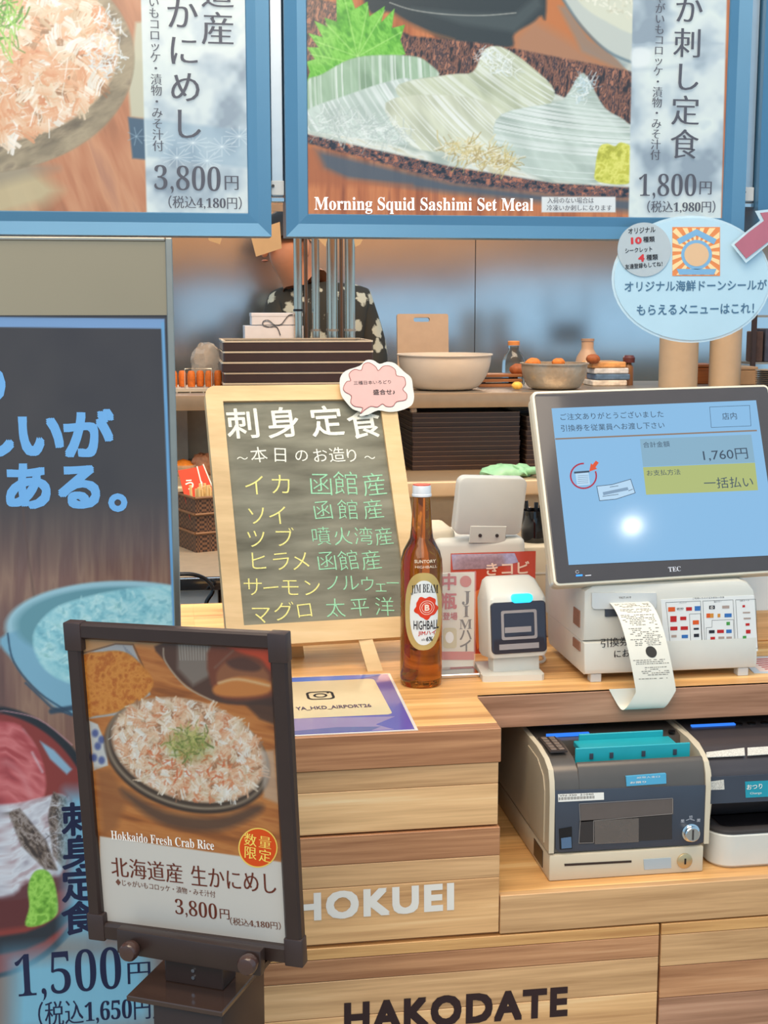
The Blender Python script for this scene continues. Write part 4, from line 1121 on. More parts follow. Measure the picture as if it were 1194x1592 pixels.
mb = MB(); btext('JIMハイ', 650, 677, 987, 8.5, 'bold', .02, 0, mb); flat(mb, 'lettering', ink('ink_scarlet', (196, 44, 30)), lb)
mb = MB(); btext('SUNTORY', 644, 676, 874, 5, 'bold', .02, 0, mb); btext('HIGHBALL', 645, 678, 882, 4, 'sans', mbx=mb); flat(mb, 'lettering', ink('ink_cream2', (226, 214, 190)), bo)
seal = [(662 + (17 + 1.6 * math.sin(5 * t) + .9 * math.sin(9 * t + 1)) * math.cos(t), 943 + (17 + 1.6 * math.sin(5 * t) + .9 * math.sin(9 * t + 1)) * math.sin(t)) for t in [2 * math.pi * i / 48 for i in range(48)]]
se = fan_patch(seal, RB + .0009).build('wax_seal', mat('seal_red', (216, 58, 24), rough=.35, var=.05), lb)
mb = MB()
for r_ in (11.0, 8.0):
    o1 = [(663 + r_ * math.cos(2 * math.pi * i / 36), 943 + r_ * math.sin(2 * math.pi * i / 36)) for i in range(36)]; o2 = [(663 + (r_ - .8) * math.cos(2 * math.pi * i / 36), 943 + (r_ - .8) * math.sin(2 * math.pi * i / 36)) for i in range(36)]
    mb.add(on_bottle(o1 + o2, RB + .0012), [(i, (i + 1) % 36, 36 + (i + 1) % 36, 36 + i) for i in range(36)])
btext('B', 659.5, 667, 948, 10, 'bold', .05, 0, mb)
flat(mb, 'seal_mark', ink('ink_pale', (240, 214, 196)), lb)

# ------------------------------------------------------------------ small card stand, red card, terminal
f_ca = Frame((0, 1.885, 0), 0, 0)
ca = thing('card_stand', (.40, 1.88, 1.0), 'small beige JIM-hai drink card on a chrome foot beside the bottle', 'card')
x0, zb = f_ca.lpx((672, 1027)); x1, zt = f_ca.lpx((738, 890))
MB().box(x0, x1, 1.8855, 1.888, 1.008, zt).build('card', mat('card_beige', (216, 204, 186), rough=.3, var=.02), ca, smooth=0)
MB().box(x0 - .002, x1 + .002, 1.884, 1.8845, 1.006, zt + .002).build('sleeve', mat('clear_sleeve', (240, 240, 240), rough=.05, var=0, alpha=.12, coat=.6), ca, smooth=0)
MB().box(x0 - .01, x1 + .002, 1.852, 1.91, 1.0, 1.006, .001, 1).build('foot', M_CHROME, ca)
mb = MB()
pchar(mb, f_ca, '中', (698, 905), 27, 'bold', .0001, w=.03); pchar(mb, f_ca, '瓶', (697, 935), 27, 'bold', .0001, w=.03); ptext(mb, f_ca, '登場', (688, 964), (711, 964), 12, 'bold', .0001, .02)
mb2 = flat(mb, 'lettering', ink('ink_crimson', (186, 52, 58)), ca)
mb = MB()
pchar(mb, f_ca, 'J', (725, 928), 28, 'roman_bold', .0001); pchar(mb, f_ca, 'I', (725, 950), 26, 'roman_bold', .0001); pchar(mb, f_ca, 'M', (724, 970), 22, 'roman_bold', .0001); pchar(mb, f_ca, 'ハ', (724, 987), 21, 'bold', .0001, w=.02); pchar(mb, f_ca, 'イ', (724, 1004), 21, 'bold', .0001, w=.02)
flat(mb, 'lettering', ink('ink_umber', (84, 66, 60)), ca)
mb = MB(); ppoly(mb, f_ca, ell(724, 904, 9, 9, 20), .0001); ppoly(mb, f_ca, [(676, 1013), (737, 1013), (737, 1026), (676, 1026)], .0001)
flat(mb, 'print', ink('ink_rose', (190, 84, 70)), ca)
mb = MB(); ppoly(mb, f_ca, rrect(689, 710, 976, 1008, 5), .0001); flat(mb, 'print', ink('ink_sand', (196, 180, 140)), ca)
mb = MB(); ppoly(mb, f_ca, ell(699, 991, 6.5, 9, 20), .0002); flat(mb, 'print', ink('ink_ivory', (232, 228, 224)), ca)
f_rd = Frame((0, 1.985, 0))
rd = thing('leaflet', (.47, 1.985, 1.0), 'red leaflet standing between the terminal and the scanner', 'leaflet')
x0, z0_ = f_rd.lpx((700, 1000)); x1, zt = f_rd.lpx((833, 857))
MB().box(x0, x1, 1.985, 1.9875, 1.0, zt).build('sheet', mat('leaflet_red', (196, 70, 46), rough=.2, var=.06, scale=20, coat=.5), rd, smooth=0)
mb = MB(); ptext(mb, f_rd, 'きコビ', (756, 895), (823, 892), 20, 'bold', .0006, .02); flat(mb, 'lettering', ink('ink_peach', (240, 206, 186)), rd)
mb = MB(); ppoly(mb, f_rd, [(738, 920), (748, 915), (752, 940), (745, 960), (750, 1000), (742, 1010), (737, 980)], .0006); flat(mb, 'print', ink('ink_orange', (226, 120, 60)), rd)
mb = MB(); ppoly(mb, f_rd, [(702, 862), (800, 860), (806, 874), (760, 884), (704, 886)], .0005); flat(mb, 'reflection_patch', mat('reflection_pinkish', (206, 176, 190), rough=.15, metal=.6, var=.15, scale=200), rd)  # pale patch paints the reflection on the upper part of the leaflet
MB().box(x0 + .02, x1 - .02, 1.9875, 2.005, 1.0, 1.012).build('holder', M_LGREY, rd, smooth=0)

tm = thing('payment_terminal', (.455, 2.08, 1.0), 'white payment terminal with its lid flipped up behind the red leaflet', 'terminal')
MB().box(.392, .540, 2.035, 2.16, 1.0, 1.172, .012, 3).build('body', M_WHITE, tm)
MB().box(.378, .43, 2.05, 2.15, 1.0, 1.186, .010, 3).build('side_module', M_CREAM, tm)
f_ld = Frame((.4755, 2.045, 1.178), 6, -9, 3)
ld = MB(f_ld); q = rrect(-.056, .056, .001, .094, .012); ld.plate(q, -.012, .004, .003)
ld = ld.build('lid', mat('grey_white_plastic', (214, 210, 202), rough=.35, var=.015), tm)
MB(f_ld).box(-.03, .03, -.013, -.011, -.012, .016, .0008, 1).build('hinge', M_WHITE, ld)
for sx_ in (-.013, .015):
    mb = MB(f_ld); mb.prism(circ(sx_, .001, .0028, 12), -.0145, -.0125); mb.build('screw', M_DGREY, ld)
bxx = thing('receipt_box', (.575, 2.12, 1.0), 'cream box with a rounded top behind the scanner under the cup', 'box')
MB().box(.545, .61, 2.07, 2.17, 1.0, 1.150, .006, 2).build('body', M_CREAM, bxx)
MB().box(.5445, .6105, 2.069, 2.171, 1.105, 1.108).build('band', M_WHITE, bxx, smooth=0)
cu = thing('pen_cup', (.577, 2.12, 1.150), 'glossy black cup on the cream box beside the monitor', 'cup')
MB().lathe([(.0001, 0), (.022, 0), (.0235, .01), (.0235, .052), (.022, .052), (.0215, .006), (.0001, .006)], (.577, 2.12, 1.150), 24).build('cup_body', M_GLOSSB, cu)
for k in range(5):
    a = k * 1.25
    MB().tube([(.577 + .012 * math.cos(a), 2.12 + .012 * math.sin(a), 1.157), (.577 + .017 * math.cos(a), 2.12 + .017 * math.sin(a), 1.150 + .058 + .004 * (k % 3))], .0035, 8).build('pen', M_BLACK, cu)

# ------------------------------------------------------------------ scanner
scn = thing('code_scanner', (.47, 1.865, 1.0), 'white barcode scanner with a blue glowing light and dark window', 'scanner')
mb = MB(); mb.prismz([(.424, 1.829), (.428, 1.826), (.510, 1.823), (.514, 1.827), (.516, 1.905), (.430, 1.908)], 1.0, 1.009); mb.build('base', M_WHITE, scn)
f_sc = Frame((.480, 1.838, 1.036), 5, 8)
MB(f_sc).box(-.036, .036, .014, .040, -.0285, .02, .004, 2).build('neck', M_WHITE, scn)
hd = MB(f_sc)
hw = .0445
def sec(z, y0, y1, w, r):
    return [(x, y, z) for x, y in rrect(-w, w, y0, y1, r, 4)]
hd.loft([sec(-.004, .002, .055, hw - .003, .008), sec(.002, .0, .058, hw, .008), sec(.080, .0, .058, hw, .008), sec(.088, .005, .058, hw - .002, .010), sec(.106, .024, .056, hw - .006, .012), sec(.111, .032, .054, hw - .012, .010)])
hd = hd.build('head', M_WHITE, scn)
wn = MB(f_sc); wn.plate(rrect(-.0415, .0415, .002, .076, .006), -.0025, .002, .0008); wn = wn.build('window', mat('scanner_glass', (44, 36, 46), rough=.08, var=0, coat=.6), hd)
mb = MB(f_sc); ring(mb, rrect(-.027, .027, .022, .064, .003), rrect(-.023, .023, .026, .060, .002), -.0032, -.0028); mb.box(-.022, .018, -.0032, -.0028, .032, .040); mb.box(-.031, .029, -.0032, -.0028, .008, .016)
mb.build('window_bracket', mat('window_grey', (150, 140, 138), rough=.3, var=0), wn, smooth=0)
lt = MB(f_sc); lt.plate([(x, z) for x, z in rrect(-.010, .022, .074, .087, .006)], -.0035, .012, .001); lt.build('status_light', mat('status_cyan', (40, 190, 255), rough=.3, var=0, emit=1.6), hd)
mb = MB(); ptext(mb, f_sc, 'TEC', (797, 934), (813, 933.5), 5, 'roman_bold', .0032); flat(mb, 'lettering', ink('ink_silver', (206, 206, 214)), hd)
mb = MB(); mb.tube(spline([(.52, 1.90, 1.006), (.535, 1.91, 1.004), (.545, 1.94, 1.004), (.549, 2.03, 1.004)], 4, False), .0022, 8); mb.build('cable', M_WHITE, scn)
# ------------------------------------------------------------------ printer unit below the screen
pr = thing('receipt_printer', (.69, 1.9, 1.0), 'white receipt printer unit under the touch screen with payment stickers', 'printer')
def unit(poly, y0, y1, bev, name, m):
    c = MB(); ins = inset(poly, bev)
    c.loft([[(x, y1, z) for x, z in poly], [(x, y0 + bev, z) for x, z in poly], [(x, y0 + bev * .3, z) for x, z in inset(poly, bev * .3)], [(x, y0, z) for x, z in ins]])
    return c.build(name, m, pr, smooth=40)
unit([(.566, 1.012), (.8235, 1.012), (.8255, 1.020), (.8245, 1.060), (.5625, 1.060), (.5640, 1.020)], 1.798, 1.985, .006, 'base', M_WHITE)
body = unit([(.5625, 1.0605), (.8245, 1.0605), (.8225, 1.105), (.8165, 1.128), (.806, 1.139), (.795, 1.1425), (.5750, 1.1425), (.5620, 1.134)], 1.800, 2.0, .007, 'body', M_WHITE)
f_pr = Frame((0, 1.8, 0))
lid = pplate(f_pr, rrect(919, 1019, 921, 946, (1, 1, 5, 5)), -.004, .004).build('cover', M_LGREY, body, smooth=30)
pplate(f_pr, [(940, 944), (1008, 943), (1008, 956), (940, 958)], -.0035, .002).build('paper_slot', M_SLATE, body, smooth=0)
mb = MB(); ptext(mb, f_pr, 'TRST-A10', (962, 931), (981, 930), 3, 'sans', .0046); flat(mb, 'lettering', M_INK, lid)
mb = MB(); ptext(mb, f_pr, '引換券は', (934, 1007), (992, 1002), 14, 'mincho', .0026); ptext(mb, f_pr, 'にお取り', (955, 1023), (1003, 1019), 12, 'mincho', .0030); flat(mb, 'lettering', M_INK, body)
for i, (px_, py_) in enumerate(((924, 1060), (1152, 1047))):
    c_ = PY(px_, py_ - 3, 1.81)
    MB().box(c_[0] - .008, c_[0] + .008, 1.802, 1.818, 1.0, 1.0125, .001, 1).build('foot', M_LGREY, pr)
MB().box(.58, .60, 1.95, 1.97, 1.0, 1.0125).build('foot', M_LGREY, pr, smooth=0); MB().box(.79, .81, 1.95, 1.97, 1.0, 1.0125).build('foot', M_LGREY, pr, smooth=0)
f_side = Frame((.5625, 1.9, 0), -90)
for z0_, z1_, y0_, y1_ in ((1.078, 1.102, 1.815, 1.845), (1.044, 1.057, 1.812, 1.845)):
    MB().box(.5608, .5640, y0_, y1_, z0_, z1_).build('rating_label', mat('label_brown', (150, 110, 90), rough=.5, var=.2, scale=600), body, smooth=0)
# payment sticker
st = pplate(f_pr, [(1033, 1019), (1178, 1012), (1172, 925), (1027, 932)], -.0006, .0004).build('payment_sticker', mat('sticker_white', (226, 226, 224), rough=.3, var=.01), body, smooth=0)
zz = lambda x, y: (1000 + x * .1633, 860 + y * .1633)
mb = MB()
for q in ([(215, 470), (545, 455), (565, 925), (265, 940)], [(440, 580), (545, 575), (560, 900), (455, 905)], [(568, 455), (855, 445), (882, 915), (588, 920)], [(600, 710), (655, 705), (655, 640), (858, 632), (868, 870), (600, 878)], [(880, 445), (1070, 438), (1092, 905), (905, 910)]):
    pline(mb, f_pr, [zz(*p) for p in q], .5, .0008, True)
for s, a, b_, h in (('ご利用いただけるお支払い方法', (470, 440), (770, 428), 3), ('クレジット', (345, 482), (415, 478), 2.4), ('電子マネー', (675, 472), (745, 468), 2.4), ('QRコード', (920, 462), (1010, 458), 2.4)):
    ptext(mb, f_pr, s, zz(*a), zz(*b_), h, 'sans', .0008)
flat(mb, 'lettering', M_INK, st)
chips = {(214, 90, 40): [(238, 515, 66, 42), (472, 640, 58, 40), (602, 575, 34, 42)], (186, 40, 40): [(258, 600, 60, 56), (352, 605, 58, 34), (258, 700, 68, 36), (356, 698, 70, 34), (408, 515, 56, 34), (704, 730, 64, 32), (640, 798, 44, 26), (978, 730, 44, 36), (945, 495, 24, 22), (975, 668, 38, 24)],
         (56, 110, 176): [(490, 505, 54, 44), (366, 778, 60, 32), (482, 835, 54, 44), (774, 575, 68, 36), (790, 728, 52, 34), (942, 845, 24, 28), (982, 842, 40, 32), (1034, 840, 40, 32)], (74, 150, 74): [(792, 655, 34, 32), (948, 788, 34, 28)], (44, 44, 52): [(322, 522, 60, 18), (628, 500, 54, 34), (626, 734, 54, 30), (480, 712, 50, 18), (482, 768, 50, 32), (660, 845, 74, 6)], (206, 140, 60): [(636, 575, 34, 42), (708, 578, 26, 34)], (170, 150, 140): [(752, 500, 68, 28), (270, 850, 66, 44), (716, 795, 56, 22), (792, 795, 52, 20), (948, 560, 70, 14), (956, 615, 68, 16), (355, 862, 70, 12), (268, 780, 50, 24)]}
for col, L_ in chips.items():
    for x, y, w_, h_ in L_:
        mb = MB(); ppoly(mb, f_pr, [zz(x, y + h_), zz(x + w_, y + h_ - 2), zz(x + w_, y - 2), zz(x, y)], .0009)
        flat(mb, 'payment_mark', ink('ink_mark_%d_%d_%d' % col, col), st)
mb = MB(); ptext(mb, f_pr, 'VISA', zz(324, 540), zz(382, 538), 2.6, 'bold', .0011, .03); ptext(mb, f_pr, 'iD', zz(640, 530), zz(668, 528), 4, 'bold', .0011, .03); ptext(mb, f_pr, 'Pay', zz(976, 515), zz(1012, 512), 3, 'sans', .0011)
flat(mb, 'lettering', ink('ink_ivory', (232, 228, 224)), st)

# receipt hanging out of the slot
path = [(1.800, 1.117), (1.785, 1.114), (1.768, 1.103), (1.754, 1.084), (1.745, 1.060), (1.7395, 1.035), (1.737, 1.010), (1.737, .992), (1.7385, .982), (1.7425, .9765), (1.747, .9765), (1.7505, .982), (1.752, .992), (1.7525, 1.004)]
sp = spline(path, 5, False); mb = MB(); rows = []
cen = [((975, 955)), (1022, 1075)]
xA, xB = PY(976, 956, 1.80)[0], PY(1020, 1075, 1.737)[0]
acc = [0]
for (a, b_) in zip(sp[:-1], sp[1:]): acc.append(acc[-1] + math.hypot(a[0] - b_[0], a[1] - b_[1]))
Lt = acc[-1]; CENX = []
for (y, z), s_ in zip(sp, acc):
    t = min(1, s_ / (Lt * .70)); u = max(0, (s_ - Lt * .70) / (Lt * .3))
    cx = xA + (xB - xA) * (t ** 1.2) - .034 * u
    CENX.append(cx); hw_ = .029
    rows.append([(cx - hw_, y, z), (cx - hw_ / 3, y, z), (cx + hw_ / 3, y, z), (cx + hw_, y, z)])
rcpt = thing('receipt', (.64, 1.74, .977), 'long white receipt curling out of the printer over the counter edge', 'receipt')
mb.loft(rows, close=False, caps=False); ro = mb.build('paper', mat('thermal_paper', (226, 220, 206), rough=.55, var=.02), rcpt, recalc=False)
def on_strip(u, s_):                                        # u -1..1 across, s_ length along
    k = np.searchsorted(acc, s_) - 1; k = max(0, min(len(sp) - 2, k)); t = (s_ - acc[k]) / max(1e-9, acc[k + 1] - acc[k])
    y = sp[k][0] + (sp[k + 1][0] - sp[k][0]) * t; z = sp[k][1] + (sp[k + 1][1] - sp[k][1]) * t; cx = CENX[k] + (CENX[k + 1] - CENX[k]) * t
    d = np.array([sp[k + 1][1] - sp[k][1], -(sp[k + 1][0] - sp[k][0])]); d /= np.linalg.norm(d); d = d if d[0] < 0 else -d
    if s_ < .02: d = np.array([-.3, .95])
    return (cx + u * .029, y + d[0] * .0004, z + d[1] * .0004)
mb = MB(); rr = random.Random(3)
for i in range(46):
    s_ = .010 + i * .0026
    if .078 < s_ < .098 or rr.random() < .12: continue
    u = -.86 + rr.choice((0, 0, .1, .3)); h_ = .0009
    while u < .8:
        w_ = rr.uniform(.05, .18); 
        if rr.random() < .72 and u + w_ < .88: mb.add([on_strip(u, s_), on_strip(u + w_, s_), on_strip(u + w_, s_ + h_), on_strip(u, s_ + h_)], [(0, 1, 2, 3)])
        u += w_ + .035
flat(mb, 'print', ink('ink_grey_print', (120, 114, 106)), ro)
mb = MB(); mb.add([on_strip(.12 + .27 * math.cos(t), .088 + .008 * math.sin(t)) for t in [2 * math.pi * i / 24 for i in range(24)]], [tuple(range(24))]); flat(mb, 'stamp', ink('ink_stamp', (60, 56, 52)), ro)

# ------------------------------------------------------------------ touch screen
f_mo = Frame((.695, 1.85, 1.28), 3.76, 20.45, -.87)
WX, WZ = .186, .1415
mo = thing('touch_screen', (.70, 1.93, 1.146), 'tilted touch screen till showing a 1,760 yen total', 'monitor')
MB(f_mo).plate(rrect(-WX, WX, -WZ, WZ, .008), -.001, .010, .002).build('housing', mat('housing_cream', (226, 214, 192), rough=.3, var=.01, metal=.1), mo)
MB(f_mo).plate(rrect(-WX + .002, WX + .004, -WZ - .001, WZ - .004, .010), .010, .026, .002).build('back_shell', M_CREAM, mo)
MB(f_mo).plate(rrect(-WX + .0035, WX - .0035, -WZ + .0035, WZ - .0035, .006), -.0022, .002, .0006).build('bezel', mat('bezel_brown', (74, 66, 64), rough=.16, var=.03, coat=.4), mo)
MB().loft([[(.62, 1.86, 1.143), (.79, 1.86, 1.143), (.79, 1.99, 1.143), (.62, 1.99, 1.143)], [(.63, 1.90, 1.26), (.78, 1.90, 1.26), (.78, 1.96, 1.26), (.63, 1.96, 1.26)]]).build('stand', M_CREAM, mo)
zm = lambda x, y: (810 + x * .3216, 590 + y * .3216)
def em_ink(name, rgb, e):
    if name in MATS: return MATS[name]
    m_ = mat(name, rgb, rough=.075, var=0, emit=max(1.0, e), spec=.5)
    b0 = m_.node_tree.nodes['Principled BSDF']; c0 = b0.inputs['Base Color'].default_value
    b0.inputs['Base Color'].default_value = (c0[0] * .06, c0[1] * .06, c0[2] * .06, 1)
    return m_
scrn = pplate(f_mo, [zm(145, 142), zm(1132, 103), zm(1240, 850), zm(228, 898)][::-1], -.0028, -.001)
scrn = scrn.build('screen', em_ink('screen_blue', (134, 180, 218), .42), mo, smooth=0)
mb = MB(); ppoly(mb, f_mo, [zm(165, 284), zm(1140, 243), zm(1141, 250), zm(166, 291)], .0031); flat(mb, 'rule', em_ink('screen_brown', (140, 116, 96), .3), scrn)
mb = MB(); ppoly(mb, f_mo, [zm(575, 288), zm(1113, 266), zm(1131, 400), zm(590, 421)], .0031); flat(mb, 'total_field', em_ink('screen_greyblue', (132, 168, 190), .36), scrn)
mb = MB(); ppoly(mb, f_mo, [zm(590, 424), zm(1131, 402), zm(1146, 535), zm(605, 557)], .0031); flat(mb, 'payment_field', em_ink('screen_olive', (170, 180, 112), .38), scrn)
I_SCR = em_ink('screen_ink', (64, 76, 92), .12)
mb = MB()
ptext(mb, f_mo, 'ご注文ありがとうございました', zm(192, 197), zm(690, 182), 10.5, 'sans', .0034)
ptext(mb, f_mo, '引換券を従業員へお渡し下さい', zm(195, 252), zm(695, 236), 10.5, 'sans', .0034)
ptext(mb, f_mo, '店内', zm(975, 195), zm(1045, 192), 11, 'sans', .0034)
ptext(mb, f_mo, '合計金額', zm(592, 330), zm(720, 325), 9, 'sans', .0034); ptext(mb, f_mo, '1,760円', zm(885, 397), zm(1100, 385), 18, 'sans', .0034)
ptext(mb, f_mo, 'お支払方法', zm(610, 466), zm(772, 460), 9, 'sans', .0034); ptext(mb, f_mo, '一括払い', zm(888, 528), zm(1125, 520), 17, 'sans', .0034)
pline(mb, f_mo, [zm(912, 133), zm(1105, 125), zm(1112, 224), zm(920, 232)], .6, .0033, True)
pline(mb, f_mo, [zm(366, 516), zm(440, 508), zm(530, 482), zm(552, 548), zm(460, 578), zm(380, 586)], .9, .0036, True)
for a, b_ in (((430, 520), (470, 514)), ((395, 565), (470, 555)), ((520, 538), (540, 530))): pline(mb, f_mo, [zm(*a), zm(*b_)], .8, .0036)
ppoly(mb, f_mo, [zm(256, 446), zm(330, 440), zm(331, 449), zm(257, 455)], .0037)
for k in range(5): pline(mb, f_mo, [zm(275, 466 + k * 9), zm(325, 463 + k * 9)], .4, .0038)
flat(mb, 'lettering', I_SCR, scrn)
mb = MB(); ppoly(mb, f_mo, [zm(366, 516), zm(440, 508), zm(530, 482), zm(552, 548), zm(460, 578), zm(380, 586)], .0033); ppoly(mb, f_mo, [zm(262, 452), zm(326, 447), zm(334, 508), zm(272, 514)], .0035); flat(mb, 'ticket_icon', em_ink('screen_pale', (178, 208, 232), .48), scrn)
mb = MB(); ppoly(mb, f_mo, [zm(395, 545), zm(515, 520), zm(520, 534), zm(398, 560)], .0035); flat(mb, 'ticket_bar', em_ink('screen_steel', (126, 152, 178), .45), scrn)
mb = MB(); pline(mb, f_mo, [zm(302 + 62 * math.cos(t), 466 + 60 * math.sin(t)) for t in [math.radians(-20 + 10 * i) for i in range(30)]], 2.4, .0034); flat(mb, 'ring_icon', em_ink('screen_red', (170, 52, 70), .4), scrn)
mb = MB(); ppoly(mb, f_mo, [zm(330, 445), zm(338, 405), zm(346, 412), zm(362, 392), zm(376, 402), zm(360, 424), zm(368, 432)], .0037); flat(mb, 'arrow_icon', em_ink('screen_orange', (216, 84, 46), .5), scrn)
mb = MB(); ptext(mb, f_mo, 'TEC', zm(714, 930), zm(774, 926), 7.5, 'roman_bold', .0026); pline(mb, f_mo, [zm(312, 948), zm(338, 946)], 1.4, .0026); pline(mb, f_mo, [zm(272 + 8 * math.cos(t), 930 + 7 * math.sin(t)) for t in [i * .7 for i in range(9)]], .5, .0026); flat(mb, 'lettering', ink('ink_silver', (206, 206, 214)), mo)
mb = MB(); ppoly(mb, f_mo, [zm(266, 944), zm(297, 942), zm(297, 950), zm(266, 952)], .0026); flat(mb, 'power_light', em_ink('led_blue', (60, 140, 255), 2.0), mo)

# ------------------------------------------------------------------ change machines in the niche
cm = thing('note_machine', (.585, 1.8, .774), 'banknote machine with a teal tray and a silver key knob on the shelf', 'cash machine')
f_cm = Frame((.476, 1.651, .774))
W_ = .217
MB(f_cm).box(0, W_ - .002, -.001, .34, 0, .036, .002, 2).build('base', M_CREAM, cm)
def hood(y0=0.0):
    return [(y0, .039), (y0, .118), (y0 + .003, .137), (y0 + .010, .151), (y0 + .030, .160), (y0 + .07, .165), (.33, .165), (.33, .039)]
for x0_, x1_ in ((-.001, .006), (W_ - .002, W_ + .005)):
    mb = MB(f_cm); mb.prismx(hood(-.001), x0_, x1_); mb.build('side_shell', M_CREAM, cm, smooth=30)
mb = MB(f_cm); mb.prismx([(y + .002, z - .002 if z > .05 else z) for y, z in hood(0)], .006, .040); mb.prismx([(y + .002, z) for y, z in [(0, .039), (0, .118), (.003, .136), (.008, .148), (.013, .155), (.017, .156), (.020, .150), (.022, .139), (.092, .139), (.096, .160), (.11, .163), (.33, .163), (.33, .039)]], .0402, W_ - .002); hd_ = mb.build('hood', mat('hood_charcoal', (98, 90, 84), rough=.3, var=.03, metal=.4), cm, smooth=45)
zc = lambda x, y: (770 + x * .3551, 1090 + y * .3551)
f_cf = Frame((.476, 1.654, .774))
MB(f_cf).plate([f_cf.lpx(p) for p in [zc(*q) for q in [(262, 645), (280, 660), (880, 625), (915, 612), (925, 590), (930, 365), (258, 390)]]], -.0025, .002, .0008).build('front_panel', M_SLATE, cm)
pplate(f_cf, [zc(366, 520), zc(366, 622), zc(770, 600), zc(770, 492)], -.0034, -.002).build('window', mat('window_smoked', (40, 34, 36), rough=.06, var=0, coat=.8), cm, smooth=0)
pplate(f_cf, [zc(368, 450), zc(372, 525), zc(776, 492), zc(776, 425)], -.0034, -.002).build('cover_plate', mat('plate_taupe', (96, 86, 82), rough=.2, var=.04, coat=.3), cm, smooth=0)
pplate(f_cf, [zc(430, 520), zc(432, 622), zc(624, 612), zc(624, 508)], -.0038, -.0034).build('film', mat('film_grey', (120, 110, 104), rough=.1, var=.05, alpha=.7), cm, smooth=0)
mb = MB(); pline(mb, f_cf, [zc(368, 450), zc(372, 525), zc(366, 622), zc(430, 620), zc(430, 524), zc(776, 492), zc(776, 425)], .7, .0042, True); flat(mb, 'window_outline', ink('ink_taupe', (150, 142, 136)), cm)
mb = MB(f_cm); mb.prismx([(.022, .045), (.022, .118), (.030, .136), (.060, .150), (.11, .152), (.11, .060), (.095, .045)], -.0022, -.0008); mb.build('access_panel', mat('panel_cream', (196, 182, 158), rough=.45, var=.02), cm, smooth=0)
mb = MB(f_cm); mb.box(-.0008, .001, .03, .075, .006, .030); mb.build('rating_plate', M_BROWNBLK, cm, smooth=0)
b_ = pplate(f_cf, [zc(272, 405), zc(273, 438), zc(473, 428), zc(472, 397)], -.0032, -.0025).build('rating_label', M_PAPER, cm, smooth=0)
mb = MB()
for k in range(34): pline(mb, f_cf, [zc(280 + k * 4.6, 422 - k * .22), zc(280 + k * 4.6, 433 - k * .22)], .5 if k % 3 else .9, .0036)
ptext(mb, f_cf, 'VN-350  21040', zc(280, 418), zc(430, 411), 2.6, 'sans', .0036); flat(mb, 'lettering', M_INK, b_)
b_ = pplate(f_cf, [zc(572, 330), zc(574, 372), zc(748, 360), zc(747, 317)], -.0008, .006).build('notice_label', mat('label_sky', (84, 168, 206), rough=.3, var=.02), cm, smooth=0)
mb = MB(); ptext(mb, f_cf, '紙幣入金口', zc(620, 340), zc(720, 334), 3, 'sans', .0012); ptext(mb, f_cf, 'お預り', zc(590, 362), zc(660, 358), 3.2, 'bold', .0012, .01); flat(mb, 'lettering', M_PAPER, b_)
kb_ = MB(f_cf)
kx, kz = f_cf.lpx(zc(852, 572))
kb_.loft([[(x, y, z) for x, z in circ(kx, kz, r_, 24)] for r_, y in ((.0125, -.001), (.0125, -.004), (.0105, -.005), (.0105, -.010), (.009, -.0112))])
kn = kb_.build('key_knob', M_CHROME, cm)
MB(f_cf).box(kx - .0012, kx + .0012, -.0118, -.011, kz - .007, kz + .007).build('key_slot', M_DGREY, kn, smooth=0)
mb = MB(); 
for s, a in (('閉', (820, 525)), ('切替', (856, 508)), ('開', (890, 522))): pchar(mb, f_cf, s[0], zc(*a), 5.5, 'sans', .003)
pline(mb, f_cf, [zc(836, 522), zc(852, 516), zc(872, 522)], .7, .003)
flat(mb, 'lettering', ink('ink_silver', (206, 206, 214)), cm)
bt = pplate(f_cf, [zc(276, 556), zc(280, 646), zc(334, 642), zc(332, 546)], -.0034, -.002).build('button_recess', M_BLACK, cm, smooth=0)
pplate(f_cf, [zc(284, 596), zc(286, 640), zc(330, 636), zc(328, 590)], -.0050, -.003).build('button', mat('button_blue_grey', (84, 110, 140), rough=.3, var=.0), bt, smooth=0)
f_cb2 = Frame((.476, 1.650, .774))
pplate(f_cb2, [zc(302, 712), zc(303, 722), zc(596, 706), zc(596, 697)], -.0006, .002).build('card_slot', M_BROWNBLK, cm, smooth=0)
pplate(f_cb2, [zc(648, 692), zc(652, 738), zc(770, 730), zc(768, 684)], -.0008, .001).build('badge', mat('badge_grey_blue', (168, 178, 184), rough=.35, var=.0), cm, smooth=0)
kx, kz = f_cb2.lpx(zc(828, 698))
kb_ = MB(f_cb2); kb_.loft([[(x, y, z) for x, z in circ(kx, kz, r_, 20)] for r_, y in ((.0105, .001), (.0105, -.002), (.009, -.003))]); kn = kb_.build('lock', mat('lock_brass', (190, 168, 128), rough=.3, metal=.6, var=.02), cm)
MB(f_cb2).box(kx - .0012, kx + .0012, -.0036, -.003, kz - .004, kz + .004).build('key_slot', M_BLACK, kn, smooth=0)
